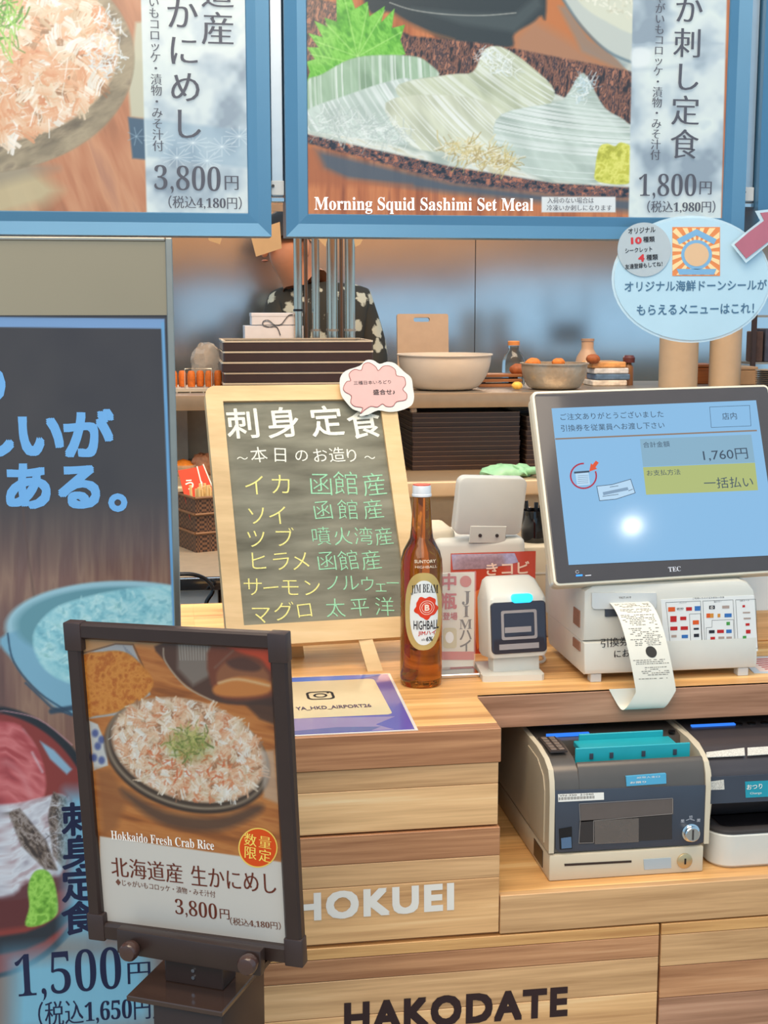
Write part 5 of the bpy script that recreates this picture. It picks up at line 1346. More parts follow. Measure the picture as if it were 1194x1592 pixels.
# teal tray, keypad and light strip on top
tl = MB(); tA, tB = .5195, .681
tl.box(tA, tB, 1.685, 1.688, .916, .9440, .001, 1); tl.box(tA + .012, tB - .012, 1.688, 1.735, .930, .938, .001, 1); tl.box(tA + .02, tB - .02, 1.735, 1.738, .914, .9465, .001, 1)
tr = tl.build('note_tray', mat('teal_plastic', (36, 160, 172), rough=.35, var=.03), cm)
for k, xk in enumerate((tA + .022, tA + .05, tA + .095, tB - .022)):
    MB().box(xk - .0025, xk + .0025, 1.6835, 1.6855, .9285, .936).build('tray_hook', M_SLATE, tr, smooth=0)
kp = MB().box(.486, .510, 1.690, 1.752, .9375, .940).build('keypad', mat('keypad_dark', (56, 48, 46), rough=.4, var=.0), cm, smooth=0)
for r_ in range(5):
    for c_ in range(2):
        MB().box(.4885 + c_ * .011, .4965 + c_ * .011, 1.694 + r_ * .0115, 1.7025 + r_ * .0115, .940, .9412, .0006, 1).build('key', mat('key_brown_grey', (120, 104, 94), rough=.4, var=.1, scale=300), kp)
lx = [PZ(850, 1143, .9395)[0], PZ(916, 1140, .9395)[0]]
MB().box(lx[0], lx[1], 1.757, 1.763, .937, .9405).build('light_strip', em_ink('strip_blue', (50, 120, 230), 1.3), cm, smooth=0)
for k in range(4):
    xk = .62 + k * .02
    mb = MB(); mb.prismz(circ(xk, 1.752, .005, 14), .937, .9395); mb.build('button', M_BLACK, cm)

c2 = thing('coin_machine', (.82, 1.82, .774), 'coin change machine with a teal おつり label at the right of the shelf', 'cash machine')
f_c2 = Frame((.703, 1.668, .774))
W2 = .235
p2 = [(.0, .088), (.0, .118), (.006, .134), (.02, .148), (.05, .158), (.12, .162), (.33, .162), (.33, .0), (.05, .0), (.05, .05)]
mb = MB(f_c2); mb.prismx(p2, .004, W2 - .004); mb.build('body', mat('body_charcoal', (66, 60, 62), rough=.28, var=.03), c2, smooth=45)
for x0_, x1_ in ((0, .004), (W2 - .004, W2)):
    mb = MB(f_c2); mb.prismx([(.03, .0), (.004, .06), (-.001, .088)] + p2[1:8], x0_, x1_); mb.build('side_shell', M_CREAM, c2, smooth=30)
bas = [(x, y) for x, y in rrect(.004, W2 - .004, -.016, .06, (.03, .03, .004, .004), 8)]
mb = MB(f_c2); mb.loft([[(x, y, z) for x, y in inset(bas, d)] for z, d in ((0, .004), (.004, .0), (.046, -.001), (.048, .001))]); mb.build('coin_basin', M_WHITE, c2)
mb = MB(f_c2); mb.loft([[(x, y, z) for x, y in inset(bas, d)] for z, d in ((.0485, .0), (.0525, .0), (.0535, .002), (.0545, .010), (.0525, .016))]); mb.build('coin_rim', M_DGREY, c2)
mb = MB(f_c2); mb.prismz(inset(bas, .018), .053, .0535); mb.build('coin_tray', M_GLOSSB, c2)
f_cf2 = Frame((.703, 1.667, .774))
pplate(f_cf2, [(1099, 1209), (1100, 1250), (1262, 1242), (1260, 1200)], -.0003, .003).build('front_panel', M_SLATE, c2, smooth=0)
b_ = pplate(f_cf2, [(1158, 1215), (1159, 1240), (1240, 1236), (1240, 1211)], -.0008, .0004).build('change_label', mat('label_teal', (36, 150, 170), rough=.3, var=.02), c2, smooth=0)
mb = MB(); ptext(mb, f_cf2, 'おつり', (1161, 1228), (1185, 1226), 8, 'bold', .0012, .015); ptext(mb, f_cf2, 'Change', (1166, 1236), (1184, 1235), 4, 'sans', .0012); flat(mb, 'lettering', M_PAPER, b_)
for q in ([(1103, 1215), (1104, 1228), (1126, 1227), (1125, 1212)], [(1092 + 6, 1170), (1098, 1178), (1158, 1175), (1157, 1163)], [(1162, 1163), (1162, 1175), (1225, 1171), (1225, 1159)]):
    yy = 0 if q[0][1] > 1200 else 1
    fq = f_cf2 if not yy else Frame((.703, 1.703, .774 + .1572), 0, 66)
    pplate(fq, q, -.0008, .0004).build('rating_label', mat('label_speckle', (206, 200, 190), rough=.5, var=.35, scale=900), c2, smooth=0)
lx = [PZ(1073, 1133, .936)[0], PZ(1140, 1129, .936)[0]]
MB().box(lx[0] + .006, lx[1] + .006, 1.775, 1.781, .934, .9375).build('light_strip', em_ink('strip_blue', (50, 120, 230), 1.3), c2, smooth=0)
for k in range(4):
    mb = MB(); mb.prismz(circ(.79 + k * .02, 1.778, .006, 14), .934, .9368); mb.build('button', M_BLACK, c2)

# ------------------------------------------------------------------ sheets lying on the worktop
qs = thing('counter_sheet', (.22, 1.76, 1.0), 'purple laminated sheet with a camera logo lying beside the bottle', 'sheet')
f_q = None
A, B, C_, D = PZ(608, 1047, 1.0), PZ(649, 1136, 1.0), None, None
xr0, xr1 = .300, .2935
def q3(x, y, z): return (x, y, z)
ye, yf = 1.892, 1.622
xl = .085
MB().prismz([(xl, yf), (xr1, yf), (xr0, ye), (xl + .006, ye)], 1.0002, 1.0008).build('laminate', mat('laminate_edge', (226, 220, 214), rough=.15, var=0, coat=.6), qs, smooth=0)
MB().prismz([(xl + .004, yf + .004), (xr1 - .004, yf + .004), (xr0 - .004, ye - .004), (xl + .01, ye - .004)], 1.0008, 1.0011).build('print_field', mat('sheet_purple', (92, 88, 170), rough=.15, var=.10, scale=5, coat=.6), qs, smooth=0)
MB().prismz([(xl + .004, yf + .006), (xr1 - .03, yf + .006), (xr1 - .05, yf + .03), (xr1 - .02, yf + .06), (xl + .004, yf + .075)], 1.0011, 1.0012).build('print_dawn', mat('sheet_mauve', (150, 132, 178), rough=.15, var=.06, scale=10, coat=.6), qs, smooth=0)
MB().prismz([(xl + .006, yf + .005), (xr1 - .06, yf + .005), (xr1 - .045, yf + .02), (xr1 - .1, yf + .026), (xl + .006, yf + .012)], 1.0012, 1.0013).build('print_hills', mat('sheet_indigo', (100, 100, 160), rough=.15, var=.05, coat=.6), qs, smooth=0)
MB().prismz([(xl + .012, 1.862), (.25, 1.868), (.285, 1.884), (xl + .012, 1.885)], 1.0012, 1.0013).build('print_sky', mat('sheet_blue', (74, 124, 214), rough=.15, var=.08, scale=10, coat=.6), qs, smooth=0)
card = MB(); card.prismz([(x, y) for x, y in rrect(xl + .03, .272, 1.692, 1.865, .008)], 1.0012, 1.0014); cd_ = card.build('cream_field', mat('sheet_cream', (222, 202, 164), rough=.2, var=.02, coat=.5), qs, smooth=0)
f_h = Frame((.205, 1.80, 1.0014), 0, 90)                    # lies flat, looks up
mb = MB()
def hring(o, i, z=1.0018):
    n = len(o); mb.add([(x, y, z) for x, y in o] + [(x, y, z) for x, y in i], [(k, (k + 1) % n, n + (k + 1) % n, n + k) for k in range(n)])
cx_, cy_ = .205, 1.795
cxq, cyq = PZ(498, 1083, 1.0)[:2]
hring(rrect(cxq - .019, cxq + .019, cyq - .019, cyq + .019, .009), rrect(cxq - .0155, cxq + .0155, cyq - .0155, cyq + .0155, .007))
hring(circ(cxq, cyq, .0098, 24), circ(cxq, cyq, .0065, 24)); mb.add([(x, y, 1.0018) for x, y in circ(cxq + .0115, cyq + .0115, .002, 10)], [tuple(range(10))])
flat(mb, 'camera_logo', M_INK, cd_)
mb = MB(); V, F = glyphs('YA_HKD_AIRPORT26', 'bold', .02)
a_, c_ = PZ(461, 1107, 1.0), PZ(578, 1101, 1.0)
x0_, y0_ = V.min(0)[:2]; x1_, y1_ = V.max(0)[:2]
mb.add([(a_[0] + (v[0] - x0_) / (x1_ - x0_) * (c_[0] - a_[0]), a_[1] + (v[1] - y0_) / (y1_ - y0_) * .017, 1.0018 + v[2]) for v in V], F); flat(mb, 'lettering', ink('ink_plum', (92, 74, 96)), cd_)

ps = thing('price_leaflet', (.86, 1.83, 1.0), 'pale leaflet with red print lying at the right end of the worktop', 'leaflet')
MB().prismz([(.826, 1.812), (.99, 1.79), (1.0, 1.90), (.84, 1.90)], 1.0002, 1.001).build('sheet', mat('leaflet_bluegrey', (190, 200, 210), rough=.3, var=.02), ps, smooth=0)
MB().prismz([(.838, 1.818), (.98, 1.80), (.988, 1.89), (.848, 1.893)], 1.001, 1.0013).build('print_field', mat('leaflet_pink', (236, 208, 196), rough=.4, var=.02), ps, smooth=0)
mb = MB()
for k in range(6): mb.box(.850, .96 - .01 * (k % 3), 1.826 + k * .011, 1.830 + k * .011, 1.0013, 1.0015)
mb.build('print_lines', ink('ink_crimson', (186, 52, 58)), ps, smooth=0)
tp = thing('slip_holder', (.90, 2.0, 1.0), 'wooden slip holder with paper slips behind the printer at right', 'holder')
MB().box(.845, .96, 1.99, 2.05, 1.0, 1.05, .003, 1).build('block', M_OAK, tp)
MB().box(.85, .95, 1.996, 1.999, 1.05, 1.125).build('slip', M_PAPER, tp, smooth=0); MB().box(.855, .955, 2.012, 2.015, 1.05, 1.135).build('slip', M_PAPER, tp, smooth=0)
MB().box(.838, .965, 2.035, 2.045, 1.05, 1.155, .003, 1).build('back_board', wood('holder_brown', (110, 74, 44), (140, 98, 62), (160, 116, 76), seed=11), tp)
# ------------------------------------------------------------------ sign stand in front of the counter
f_st = Frame((0, 1.38, 1.024), -26.82, -2.18, -1.54)
SW, SH = .252, .359
fx, fz = SW / 2, SH / 2
sd = thing('sign_stand', (.02, 1.40, 0), 'dark brown floor sign stand showing the crab rice poster', 'sign stand')
b_ = .0185
P_ST = printed('stand_print', emit=0.0, rough=.35, coat=.25, base=.68)
xi0, zi1 = f_st.lpx((126.5, 992)); xi1, zi0 = f_st.lpx((446, 1469))
def sbar(o1, o2, i2, i1):
    prof = [(0, .006), (0, -.003), (.12, -.006), (.85, -.006), (1, -.003), (1, .004)]
    rings = []
    for o, i in ((o1, i1), (o2, i2)):
        o, i = np.array(o), np.array(i); rings.append([(o[0] + (i[0] - o[0]) * k, d, o[1] + (i[1] - o[1]) * k) for k, d in prof])
    MB(f_st).loft(rings).build('frame_bar', M_BROWNBLK, sd, smooth=25)
O = [(-fx, -fz), (fx, -fz), (fx, fz), (-fx, fz)]; I = [(xi0, zi0), (xi1, zi0), (xi1, zi1), (xi0, zi1)]
for k in range(4): sbar(O[k], O[(k + 1) % 4], I[(k + 1) % 4], I[k])
for sx_ in (-1, 1):
    for sz_ in (-1, 1):
        xa_, xb_ = sorted((sx_ * (fx + .001), sx_ * (fx - .0195))); za_, zb_ = sorted((sz_ * (fz + .001), sz_ * (fz - .030)))
        zc_ = sz_ * (fz - .0195)
        mb = MB(f_st); mb.box(xa_, xb_, -.0072, .008, za_, zb_, .0015, 2); mb.build('corner_cap', mat('corner_plastic', (58, 44, 42), rough=.4, var=.05), sd)
MB(f_st).box(-fx + .004, fx - .004, .004, .012, -fz + .004, fz - .004).build('backing', M_BLACK, sd, smooth=0)
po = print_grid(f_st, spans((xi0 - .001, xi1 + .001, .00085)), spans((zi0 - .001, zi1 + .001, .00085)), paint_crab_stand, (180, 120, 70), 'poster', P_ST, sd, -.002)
f_s2 = Frame(f_st.w((0, .002, 0)), -26.82, -2.18, -1.54)
I_MAR = ink('ink_poster_maroon', (98, 44, 30))
mb = MB(); ptext(mb, f_s2, '北海道産', (174, 1362), (285, 1374), 30, 'mincho', .0004); ptext(mb, f_s2, '生かにめし', (298, 1376), (430, 1390), 31, 'mincho', .0004); ptext(mb, f_s2, '3,800', (273, 1424), (338, 1433), 27, 'roman', .0004); pchar(mb, f_s2, '円', (349, 1421), 18, 'mincho', .0004); flat(mb, 'lettering', I_MAR, po)
mb = MB(); ptext(mb, f_s2, '◆じゃがいもコロッケ・漬物・みそ汁付', (180, 1376), (335, 1396), 10, 'mincho', .0004); ptext(mb, f_s2, '（税込4,180円）', (358, 1438), (437, 1446), 12, 'mincho', .0004); flat(mb, 'lettering', ink('ink_poster_brown', (110, 70, 56)), po)
mb = MB(); ptext(mb, f_s2, 'Hokkaido Fresh Crab Rice', (173, 1305), (333, 1322), 14, 'roman_bold', .0004); flat(mb, 'lettering', ink('ink_poster_white', (236, 228, 220)), po)
rb = MB(); ppoly(rb, f_s2, ell(401, 1318, 30.5, 31), .0003); rb = flat(rb, 'round_badge', ink('ink_badge_gold', (226, 190, 90)), po)
mb = MB(); ppoly(mb, f_s2, ell(401, 1318, 28.5, 29), .0005); flat(mb, 'badge_field', ink('ink_badge_orange', (206, 72, 18)), po)
mb = MB()
for ch, x, y in (('数', 389, 1306), ('量', 412, 1310), ('限', 389, 1326), ('定', 412, 1331)): pchar(mb, f_s2, ch, (x, y), 21, 'mincho', .0007, -.08)
flat(mb, 'lettering', ink('ink_badge_yellow', (240, 206, 96)), po)
# clamp, knobs, flange and post
f_sb = Frame(f_st.o, -26.82, 0, 0)
def L2(p, lift):
    q = (f_st.px(p, lift) - f_sb.o) @ f_sb.M
    return q
a0 = L2((185, 1442), .02); a1 = L2((408, 1476), .02); a2 = L2((187, 1480), .02)
zt_, zb_ = min(a0[2], a1[2]) + .001, a2[2] + .002
MB(f_sb).box(a0[0], a1[0], -.020, -.007, zb_, zt_, .0015, 2).build('clamp_bar', M_BROWNBLK, sd)
MB(f_sb).box(a0[0], a1[0], .012, .020, zb_, zt_ + .02, .0015, 2).build('clamp_plate', M_BROWNBLK, sd)
MB(f_sb).box(a0[0] + .002, a1[0] - .002, -.007, .012, zb_, zb_ + .006).build('clamp_floor', M_BROWNBLK, sd, smooth=0)
for px_ in ((206, 1474), (389, 1495)):
    q = L2(px_, .03); mb = MB(f_sb)
    mb.loft([[(x, y, z) for x, z in circ(q[0], q[2], r_, 18)] for r_, y in ((.005, -.018), (.005, -.022), (.0095, -.024), (.0105, -.028), (.0105, -.034), (.0085, -.037), (.004, -.038))]); mb.build('clamp_knob', mat('knob_brown', (70, 48, 42), rough=.25, var=.03, coat=.3), sd)
g0 = L2((202, 1546), .045); g1 = L2((350, 1564), .045)
zf = (g0[2] + g1[2]) / 2
xm0, xm1 = g0[0], g1[0]
MB(f_sb).box(xm0, xm1, -.045, .085, zf - .006, zf, .001, 1).build('flange', mat('flange_gloss', (62, 46, 40), rough=.18, var=.03, coat=.3), sd)
n0 = L2((264, 1500), .0)[0]; n1 = L2((353, 1500), .0)[0]
MB(f_sb).box(n0, n1, -.004, .03, zf, zb_ + .004, .001, 1).build('neck', M_BROWNBLK, sd)
for dz_ in (.010, .018):
    mb = MB(f_sb); mb.prism(circ((n0 + n1) / 2, zf + dz_, .002, 10), -.006, -.004); mb.build('screw', M_CHROME, sd)
p0 = L2((246, 1592), .035)[0]
MB(f_sb).box(p0, xm1 - .004, -.037, .077, .03 - f_sb.o[2], zf - .006, .003, 2).build('post', M_BROWNBLK, sd)
MB(f_sb).box(xm0 - .06, xm1 + .06, -.12, .10, -f_sb.o[2], .03 - f_sb.o[2], .006, 2).build('foot_plate', M_BROWNBLK, sd)
# ------------------------------------------------------------------ things on the kitchen units
ZS, ZB, ZN = 1.316, 1.11, 1.0
M_LACQ = mat('lacquer_black', (54, 42, 42), rough=.3, var=.05)
ORD = ['lowest', 'second lowest', 'third from the bottom', 'fourth from the bottom', 'fifth from the bottom', 'sixth from the bottom', 'sixth from the top', 'fifth from the top', 'fourth from the top', 'third from the top', 'second from the top', 'topmost']
M_RIM = mat('lacquer_rim', (206, 194, 172), rough=.25, metal=.4, var=.04)
# five lacquer trays stacked on the shelf
YT = 3.40
xt0, xt1 = PY(346, 560, YT)[0], PY(579, 560, YT)[0]
names = ['lowest black lacquer tray of the five stacked beside the cloud note', 'second lowest lacquer tray of the five-tray stack', 'middle lacquer tray of the five-tray stack', 'fourth lacquer tray from the bottom of the five-tray stack', 'topmost black lacquer tray of the five-tray stack under the steel pipes']
TH = .0262
def lacquer_tray(x0, x1, y0, y1, z, h, label, group, rim=M_RIM, bodym=M_LACQ):
    t = thing('lacquer_tray', ((x0 + x1) / 2, (y0 + y1) / 2, z), label, 'tray', group)
    b = MB(); b.box(x0 + .003, x1 - .003, y0 + .003, y1 - .003, z, z + h * .28)
    ring_z(b, rrect(x0, x1, y0, y1, .004, 2), rrect(x0 + .006, x1 - .006, y0 + .006, y1 - .006, .003, 2), z + h * .05, z + h * .82)
    b.build('tray_body', bodym, t, smooth=0)
    r = MB(); ring_z(r, rrect(x0 - .001, x1 + .001, y0 - .001, y1 + .001, .005, 2), rrect(x0 + .007, x1 - .007, y0 + .007, y1 - .007, .003, 2), z + h * .82, z + h * .985)
    r.build('rim', rim, t, smooth=0)
    return t
def ring_z(mb, outer, inner, z0, z1):
    n = len(outer)
    vs = [(x, y, z0) for x, y in outer] + [(x, y, z0) for x, y in inner] + [(x, y, z1) for x, y in outer] + [(x, y, z1) for x, y in inner]
    fs = []
    for i in range(n):
        j = (i + 1) % n
        fs += [(i, n + i, n + j, j), (2 * n + i, 2 * n + j, 3 * n + j, 3 * n + i), (i, j, 2 * n + j, 2 * n + i), (n + j, n + i, 3 * n + i, 3 * n + j)]
    return mb.add(vs, fs)
tr0 = lacquer_tray(xt0, xt1, YT - .0, YT + .27, ZS, TH, names[0], 'lacquer trays stacked on the upper shelf')
rj = random.Random(2)
for k in range(1, 5):
    dup(tr0, (rj.uniform(-.003, .003), rj.uniform(-.002, .002), k * TH), names[k])
# thinner brown trays stacked on the bench
YB = 3.43
xb0, xb1 = PY(641, 700, YB)[0], PY(808, 700, YB)[0]
M_TRB = mat('tray_brown', (74, 58, 52), rough=.35, var=.05); M_TRR = mat('tray_brown_rim', (132, 108, 92), rough=.3, var=.04)
NT = 12; TB = (PY(700, 641, YB)[2] - ZB) / NT
t0 = lacquer_tray(xb0, xb1, YB, YB + .22, ZB, TB, 'brown serving tray, lowest of the tall stack under the upper shelf', 'brown trays stacked on the bench', M_TRR, M_TRB)
for k in range(1, NT):
    dup(t0, (rj.uniform(-.002, .002), rj.uniform(-.002, .002), k * TB), 'brown serving tray, %s of the tall stack under the upper shelf' % ORD[k])
xb2 = PY(817, 700, YB)[0]
t0 = lacquer_tray(xb2, xb2 + .27, YB - .005, YB + .215, ZB, TB, 'brown serving tray, lowest of the stack half behind the touch screen', 'brown trays of the second stack', M_TRR, M_TRB)
for k in range(1, NT - 1):
    dup(t0, (rj.uniform(-.002, .002), rj.uniform(-.002, .002), k * TB), 'brown serving tray, %s of the stack half behind the touch screen' % (ORD[:5] + ORD[6:])[k])

# white boxes tied with string
YX = 3.69
def carton(px0, px1, py0, z, h, d, label, m):
    x0, x1 = PY(px0, py0, YX)[0], PY(px1, py0, YX)[0]
    t = thing('carton', ((x0 + x1) / 2, YX + d / 2, z), label, 'box', 'white cartons behind the trays')
    MB().box(x0, x1, YX, YX + d, z, z + h, .0015, 1).build('box_body', m, t)
    MB().box(x0 - .001, x1 + .001, YX - .001, YX + d + .001, z + h * .72, z + h + .001, .001, 1).build('lid', m, t)
    return t, (x0, x1)
M_CTN = mat('carton_white', (206, 206, 210), rough=.6, var=.03)
zA = PY(430, 507, YX)[2]; zB_ = PY(430, 487, YX)[2]
carton(381, 471, 507, ZS, zA - ZS, .10, 'wide white carton, lower of two behind the lacquer trays', M_CTN)
ct, _ = carton(391, 470, 487, zA + .0025, zB_ - zA - .0025, .09, 'white carton tied with grey string, upper of two', M_CTN)
mb = MB(); f_x = Frame((0, YX - .002, 0))
mb.tube([tuple(f_x.px(p, .001)) for p in spline([(436, 521), (430, 508), (418, 508), (409, 505), (410, 499), (418, 498), (427, 505), (437, 504), (443, 497), (449, 490), (455, 489)], 4, False)], .0012, 6); mb.build('string', M_DGREY, ct)

# vertical steel pipes
lab = ['thin steel pipe nearest the white cartons', 'second steel pipe from the left above the trays', 'third steel pipe from the left, thicker', 'thick steel pipe nearest the cutting board']
for i, (px0, px1, pyb) in enumerate(((457, 470, 506), (485, 497, 524), (508, 525, 524), (536, 552, 524))):
    YPp = 3.685
    xa_, xb_ = PY(px0, 480, YPp)[0], PY(px1, 480, YPp)[0]; r_ = (xb_ - xa_) / 2; cx = (xa_ + xb_) / 2
    t = thing('steel_pipe', (cx, YPp, ZS), lab[i], 'pipe', 'steel pipes rising from the upper shelf')
    MB().lathe([(r_, 0), (r_, 1.0)], (cx, YPp - .0, ZS), 20).build('tube', mat('pipe_steel', (206, 190, 170), rough=.16, metal=1.0, var=.03), t)
    zr = PY(px0, (484, 515, 515, 515)[i], YPp)[2]
    MB().lathe([(r_ + .0001, 0), (r_ + .002, 0), (r_ + .002, .006), (r_ + .0001, .006)], (cx, YPp, zr), 20).build('collar', (M_BLACK, M_STEELW, M_STEELW, M_STEELW)[i], t)
for i, (px0, px1) in enumerate(((472, 480), (527, 535))):
    cx = PY((px0 + px1) / 2, 450, 3.76)[0]
    t = thing('steel_rod', (cx, 3.765, ZS), ('thin brown rod between the first two steel pipes', 'thin brown rod between the two thick steel pipes')[i], 'rod', 'rods behind the pipes')
    MB().lathe([(.005, 0), (.005, 1.0)], (cx, 3.765, ZS), 12).build('tube', mat('rod_brown', (120, 92, 72), rough=.3, metal=.4, var=.05), t)
    MB().lathe([(.0051, 0), (.0075, 0), (.0075, .01), (.0051, .01)], (cx, 3.765, ZS), 12).build('collar', M_STEELW, t)

# order slips hanging from a rail
rl = thing('slip_rail', (.4, 3.0, 1.735), 'thin steel rail with order slips behind the hanging signs', 'rail')
MB().box(-.8, 1.8, 2.995, 3.005, 1.735, 1.75).build('bar', M_STEELW, rl, smooth=0)
MB().box(-.8, -.79, 2.995, 3.005, 1.75, 2.95).build('hanger', M_STEELW, rl, smooth=0); MB().box(1.79, 1.8, 2.995, 3.005, 1.75, 2.95).build('hanger', M_STEELW, rl, smooth=0)
f_sl = Frame((0, 2.99, 0))
sl_pts = [([(388, 360), (435, 345), (438, 386), (398, 399)], 'cream order slip hanging left of the steel pipes'), ([(318, 355), (350, 355), (342, 380), (325, 374)], 'small order slip tip showing above the plastic bag'), ([(488, 355), (512, 358), (506, 384), (495, 372)], 'narrow order slip tip between the steel pipes'), ([(548, 355), (572, 358), (560, 380), (552, 384)], 'order slip tip right of the thick steel pipe')]
for pts, lb_ in sl_pts:
    t = thing('order_slip', tuple(f_sl.px(pts[2])), lb_, 'paper slip', 'order slips on the rail')
    zt_ = 1.742
    P4 = [f_sl.lpx(p) for p in pts]
    mb = MB(f_sl); mb.prism([P4[0], P4[3], P4[2], P4[1]], -.0004, .0004); mb.prism([(P4[0][0] + .004, P4[0][1] - .002), (P4[0][0] + .03, P4[0][1] - .002), (P4[0][0] + .03, zt_), (P4[0][0] + .004, zt_)], .0005, .001)
    mb.build('paper', mat('slip_cream', (164, 142, 110), rough=.7, var=.03), t, smooth=0)

# bowls, board, bottles on the shelf
def bowl(name, cx, cy, rt, rb, h, label, m, wall=.004, lip=.004):
    prof = [(.0001, 0), (rb * .8, 0), (rb, .002)]
    for k in range(1, 9):
        t = k / 8; prof.append((rb + (rt - rb) * math.sin(t * math.pi / 2) ** .9, .002 + (h - .002) * (1 - math.cos(t * math.pi / 2)) ** .8))
    prof += [(rt + lip, h), (rt + lip, h + .003), (rt - wall, h + .003)]
    for k in range(7, -1, -1):
        t = k / 8; prof.append((max(.0001, rb + (rt - rb) * math.sin(t * math.pi / 2) ** .9 - wall), .006 + (h - .004) * (1 - math.cos(t * math.pi / 2)) ** .8))
    prof.append((.0001, .006))
    t = thing(name, (cx, cy, ZS), label, 'bowl')
    MB().lathe(prof, (cx, cy, ZS), 48).build('bowl_body', m, t, smooth=50)
    return t
c1 = PY(694, 606, 3.45)[0]
bowl('mixing_bowl', c1, 3.475, .121, .072, .090, 'large white mixing bowl in front of the cutting board', mat('bowl_white', (206, 196, 182), rough=.4, var=.02))
c2_ = PY(862, 605, 3.45)[0]
bw = bowl('hammered_bowl', c2_, 3.455, .0865, .060, .066, 'grey hammered metal bowl beside the glass bottle', mat('hammered_metal', (178, 168, 152), rough=.36, metal=.5, var=.08, scale=90, bump=.6))
f_bd = Frame((0, 3.735, 0), 0, 3)
bd = thing('cutting_board', (PY(649, 600, 3.73)[0], 3.735, ZS), 'beige cutting board with a handle slot leaning behind the white bowl', 'cutting board')
bx0, bz1 = f_bd.lpx((610, 489)); bx1, _ = f_bd.lpx((688, 489))
f_bd2 = Frame(((bx0 + bx1) / 2, 3.715, ZS), 0, 5)
hw_, hh = (bx1 - bx0) / 2, (bz1 - ZS) * 1.005
mb = MB(f_bd2); outer = rrect(-hw_, hw_, 0, hh, .006, 4); sl = rrect(-.026, .020, hh - .022, hh - .010, .006, 4)
ring(mb, outer, sl, 0, .012); mb.build('board', mat('board_beige', (172, 150, 128), rough=.55, var=.04), bd, smooth=0)
cxb, cyb = PY(798, 590, 3.66)[0], 3.66
gb = thing('glass_bottle', (cxb, cyb, ZS), 'small clear glass bottle with an orange cap beside the hammered bowl', 'bottle')
M_GLS = mat('clear_glass', (226, 236, 240), rough=.03, var=0, trans=.95, ior=1.3)
MB().lathe([(.0001, 0), (.030, 0), (.032, .004), (.032, .062), (.026, .082), (.015, .095), (.015, .108), (.0001, .108)], (cxb, cyb, ZS), 28).build('glass', M_GLS, gb, smooth=50)
MB().lathe([(.0001, .109), (.0165, .109), (.0165, .119), (.015, .121), (.0001, .121)], (cxb, cyb, ZS), 20).build('cap', mat('cap_orange', (200, 130, 70), rough=.4, var=.03), gb)
cxv = PY(913, 560, 3.68)[0]
va = thing('sauce_flask', (cxv, 3.68, ZS), 'tan squeeze flask standing behind the hammered bowl', 'bottle')
MB().lathe([(.0001, 0), (.036, 0), (.038, .01), (.037, .045), (.030, .075), (.020, .092), (.017, .098), (.017, .118), (.0001, .118)], (cxv, 3.68, ZS), 28).build('body', mat('flask_tan', (176, 146, 120), rough=.45, var=.03), va, smooth=50)
MB().lathe([(.0001, .119), (.0185, .119), (.0185, .126), (.0001, .126)], (cxv, 3.68, ZS), 24).build('cap', mat('flask_cap', (160, 132, 110), rough=.45, var=.03), va)
# fried bites in and beside the bowl
def bite(px, py, Y, r, z, label, m=None):
    p = PY(px, py, Y); t = MB(); t.ball((0, 0, 0), (r * 1.25, r, r * .85), 14, 8)
    rb_ = random.Random(px); t.v = [(v[0] * (1 + rb_.uniform(-.08, .08)) + p[0], v[1] + Y, v[2] * (1 + rb_.uniform(-.08, .08)) + z) for v in t.v]
    o = t.build('fried_bite', m or mat('fried_orange', (206, 120, 48), rough=.6, var=.2, scale=120), None, (p[0], Y, z - r * .85))
    return tag(o, label, 'food', 'fried bites around the hammered bowl')
bite(829, 560, 3.50, .017, ZS + .066, 'orange fried bite in the hammered bowl, left one'); bite(868, 560, 3.50, .014, ZS + .068, 'orange fried bite in the hammered bowl, middle one')
bite(806, 572, 3.60, .020, ZS + .045, 'browned fried bite left of the hammered bowl', mat('fried_brown', (150, 84, 44), rough=.6, var=.2, scale=120)); bite(922, 562, 3.56, .016, ZS + .074, 'browned fried bite right of the hammered bowl', mat('fried_brown', (150, 84, 44), rough=.6, var=.2, scale=120))
bite(804, 598, 3.42, .012, ZS + .012, 'yellow fried bite on the shelf beside the hammered bowl', mat('fried_yellow', (224, 180, 80), rough=.6, var=.2, scale=120))
wb = thing('wooden_rack', (PY(786, 600, 3.60)[0], 3.60, ZS), 'brown wooden rack between the white bowl and the hammered bowl', 'rack')
wx0, wx1 = PY(745, 590, 3.57)[0], PY(812, 590, 3.57)[0]
for k in range(3):
    MB().box(wx0, wx1, 3.57, 3.65, ZS + k * .013, ZS + k * .013 + .008, .001, 1).build('slat', wood('rack_brown', (110, 66, 36), (150, 98, 58), (176, 124, 82), seed=13), wb)
for k in range(2):
    for xk in (wx0 + .01, wx1 - .02): MB().box(xk, xk + .01, 3.58, 3.64, ZS + k * .013 + .008, ZS + k * .013 + .013).build('spacer', M_DARKW, wb, smooth=0)
px0, px1 = PY(915, 590, 3.60)[0], PY(968, 590, 3.60)[0]
for k, (col, lb_, dx) in enumerate((((206, 198, 186), 'white packet at the bottom beside the tan flask', 0), ((84, 110, 140), 'blue packet in the middle of the pile beside the tan flask', .008), ((196, 200, 204), 'pale packet near the top of the pile beside the tan flask', .004), ((206, 150, 90), 'orange-tan packet topmost of the pile beside the tan flask', -.004))):
    o = MB().box(px0 + dx, px1 + dx, 3.56, 3.68, ZS + k * .0165, ZS + k * .0165 + .016, .003, 1).build('food_packet', mat('packet_%d' % k, col, rough=.35, var=.25, scale=60), None, ((px0 + px1) / 2, 3.62, ZS + k * .0165))
    tag(o, lb_, 'packet', 'packets piled by the tan flask')
cxs = PY(977, 590, 3.60)[0]
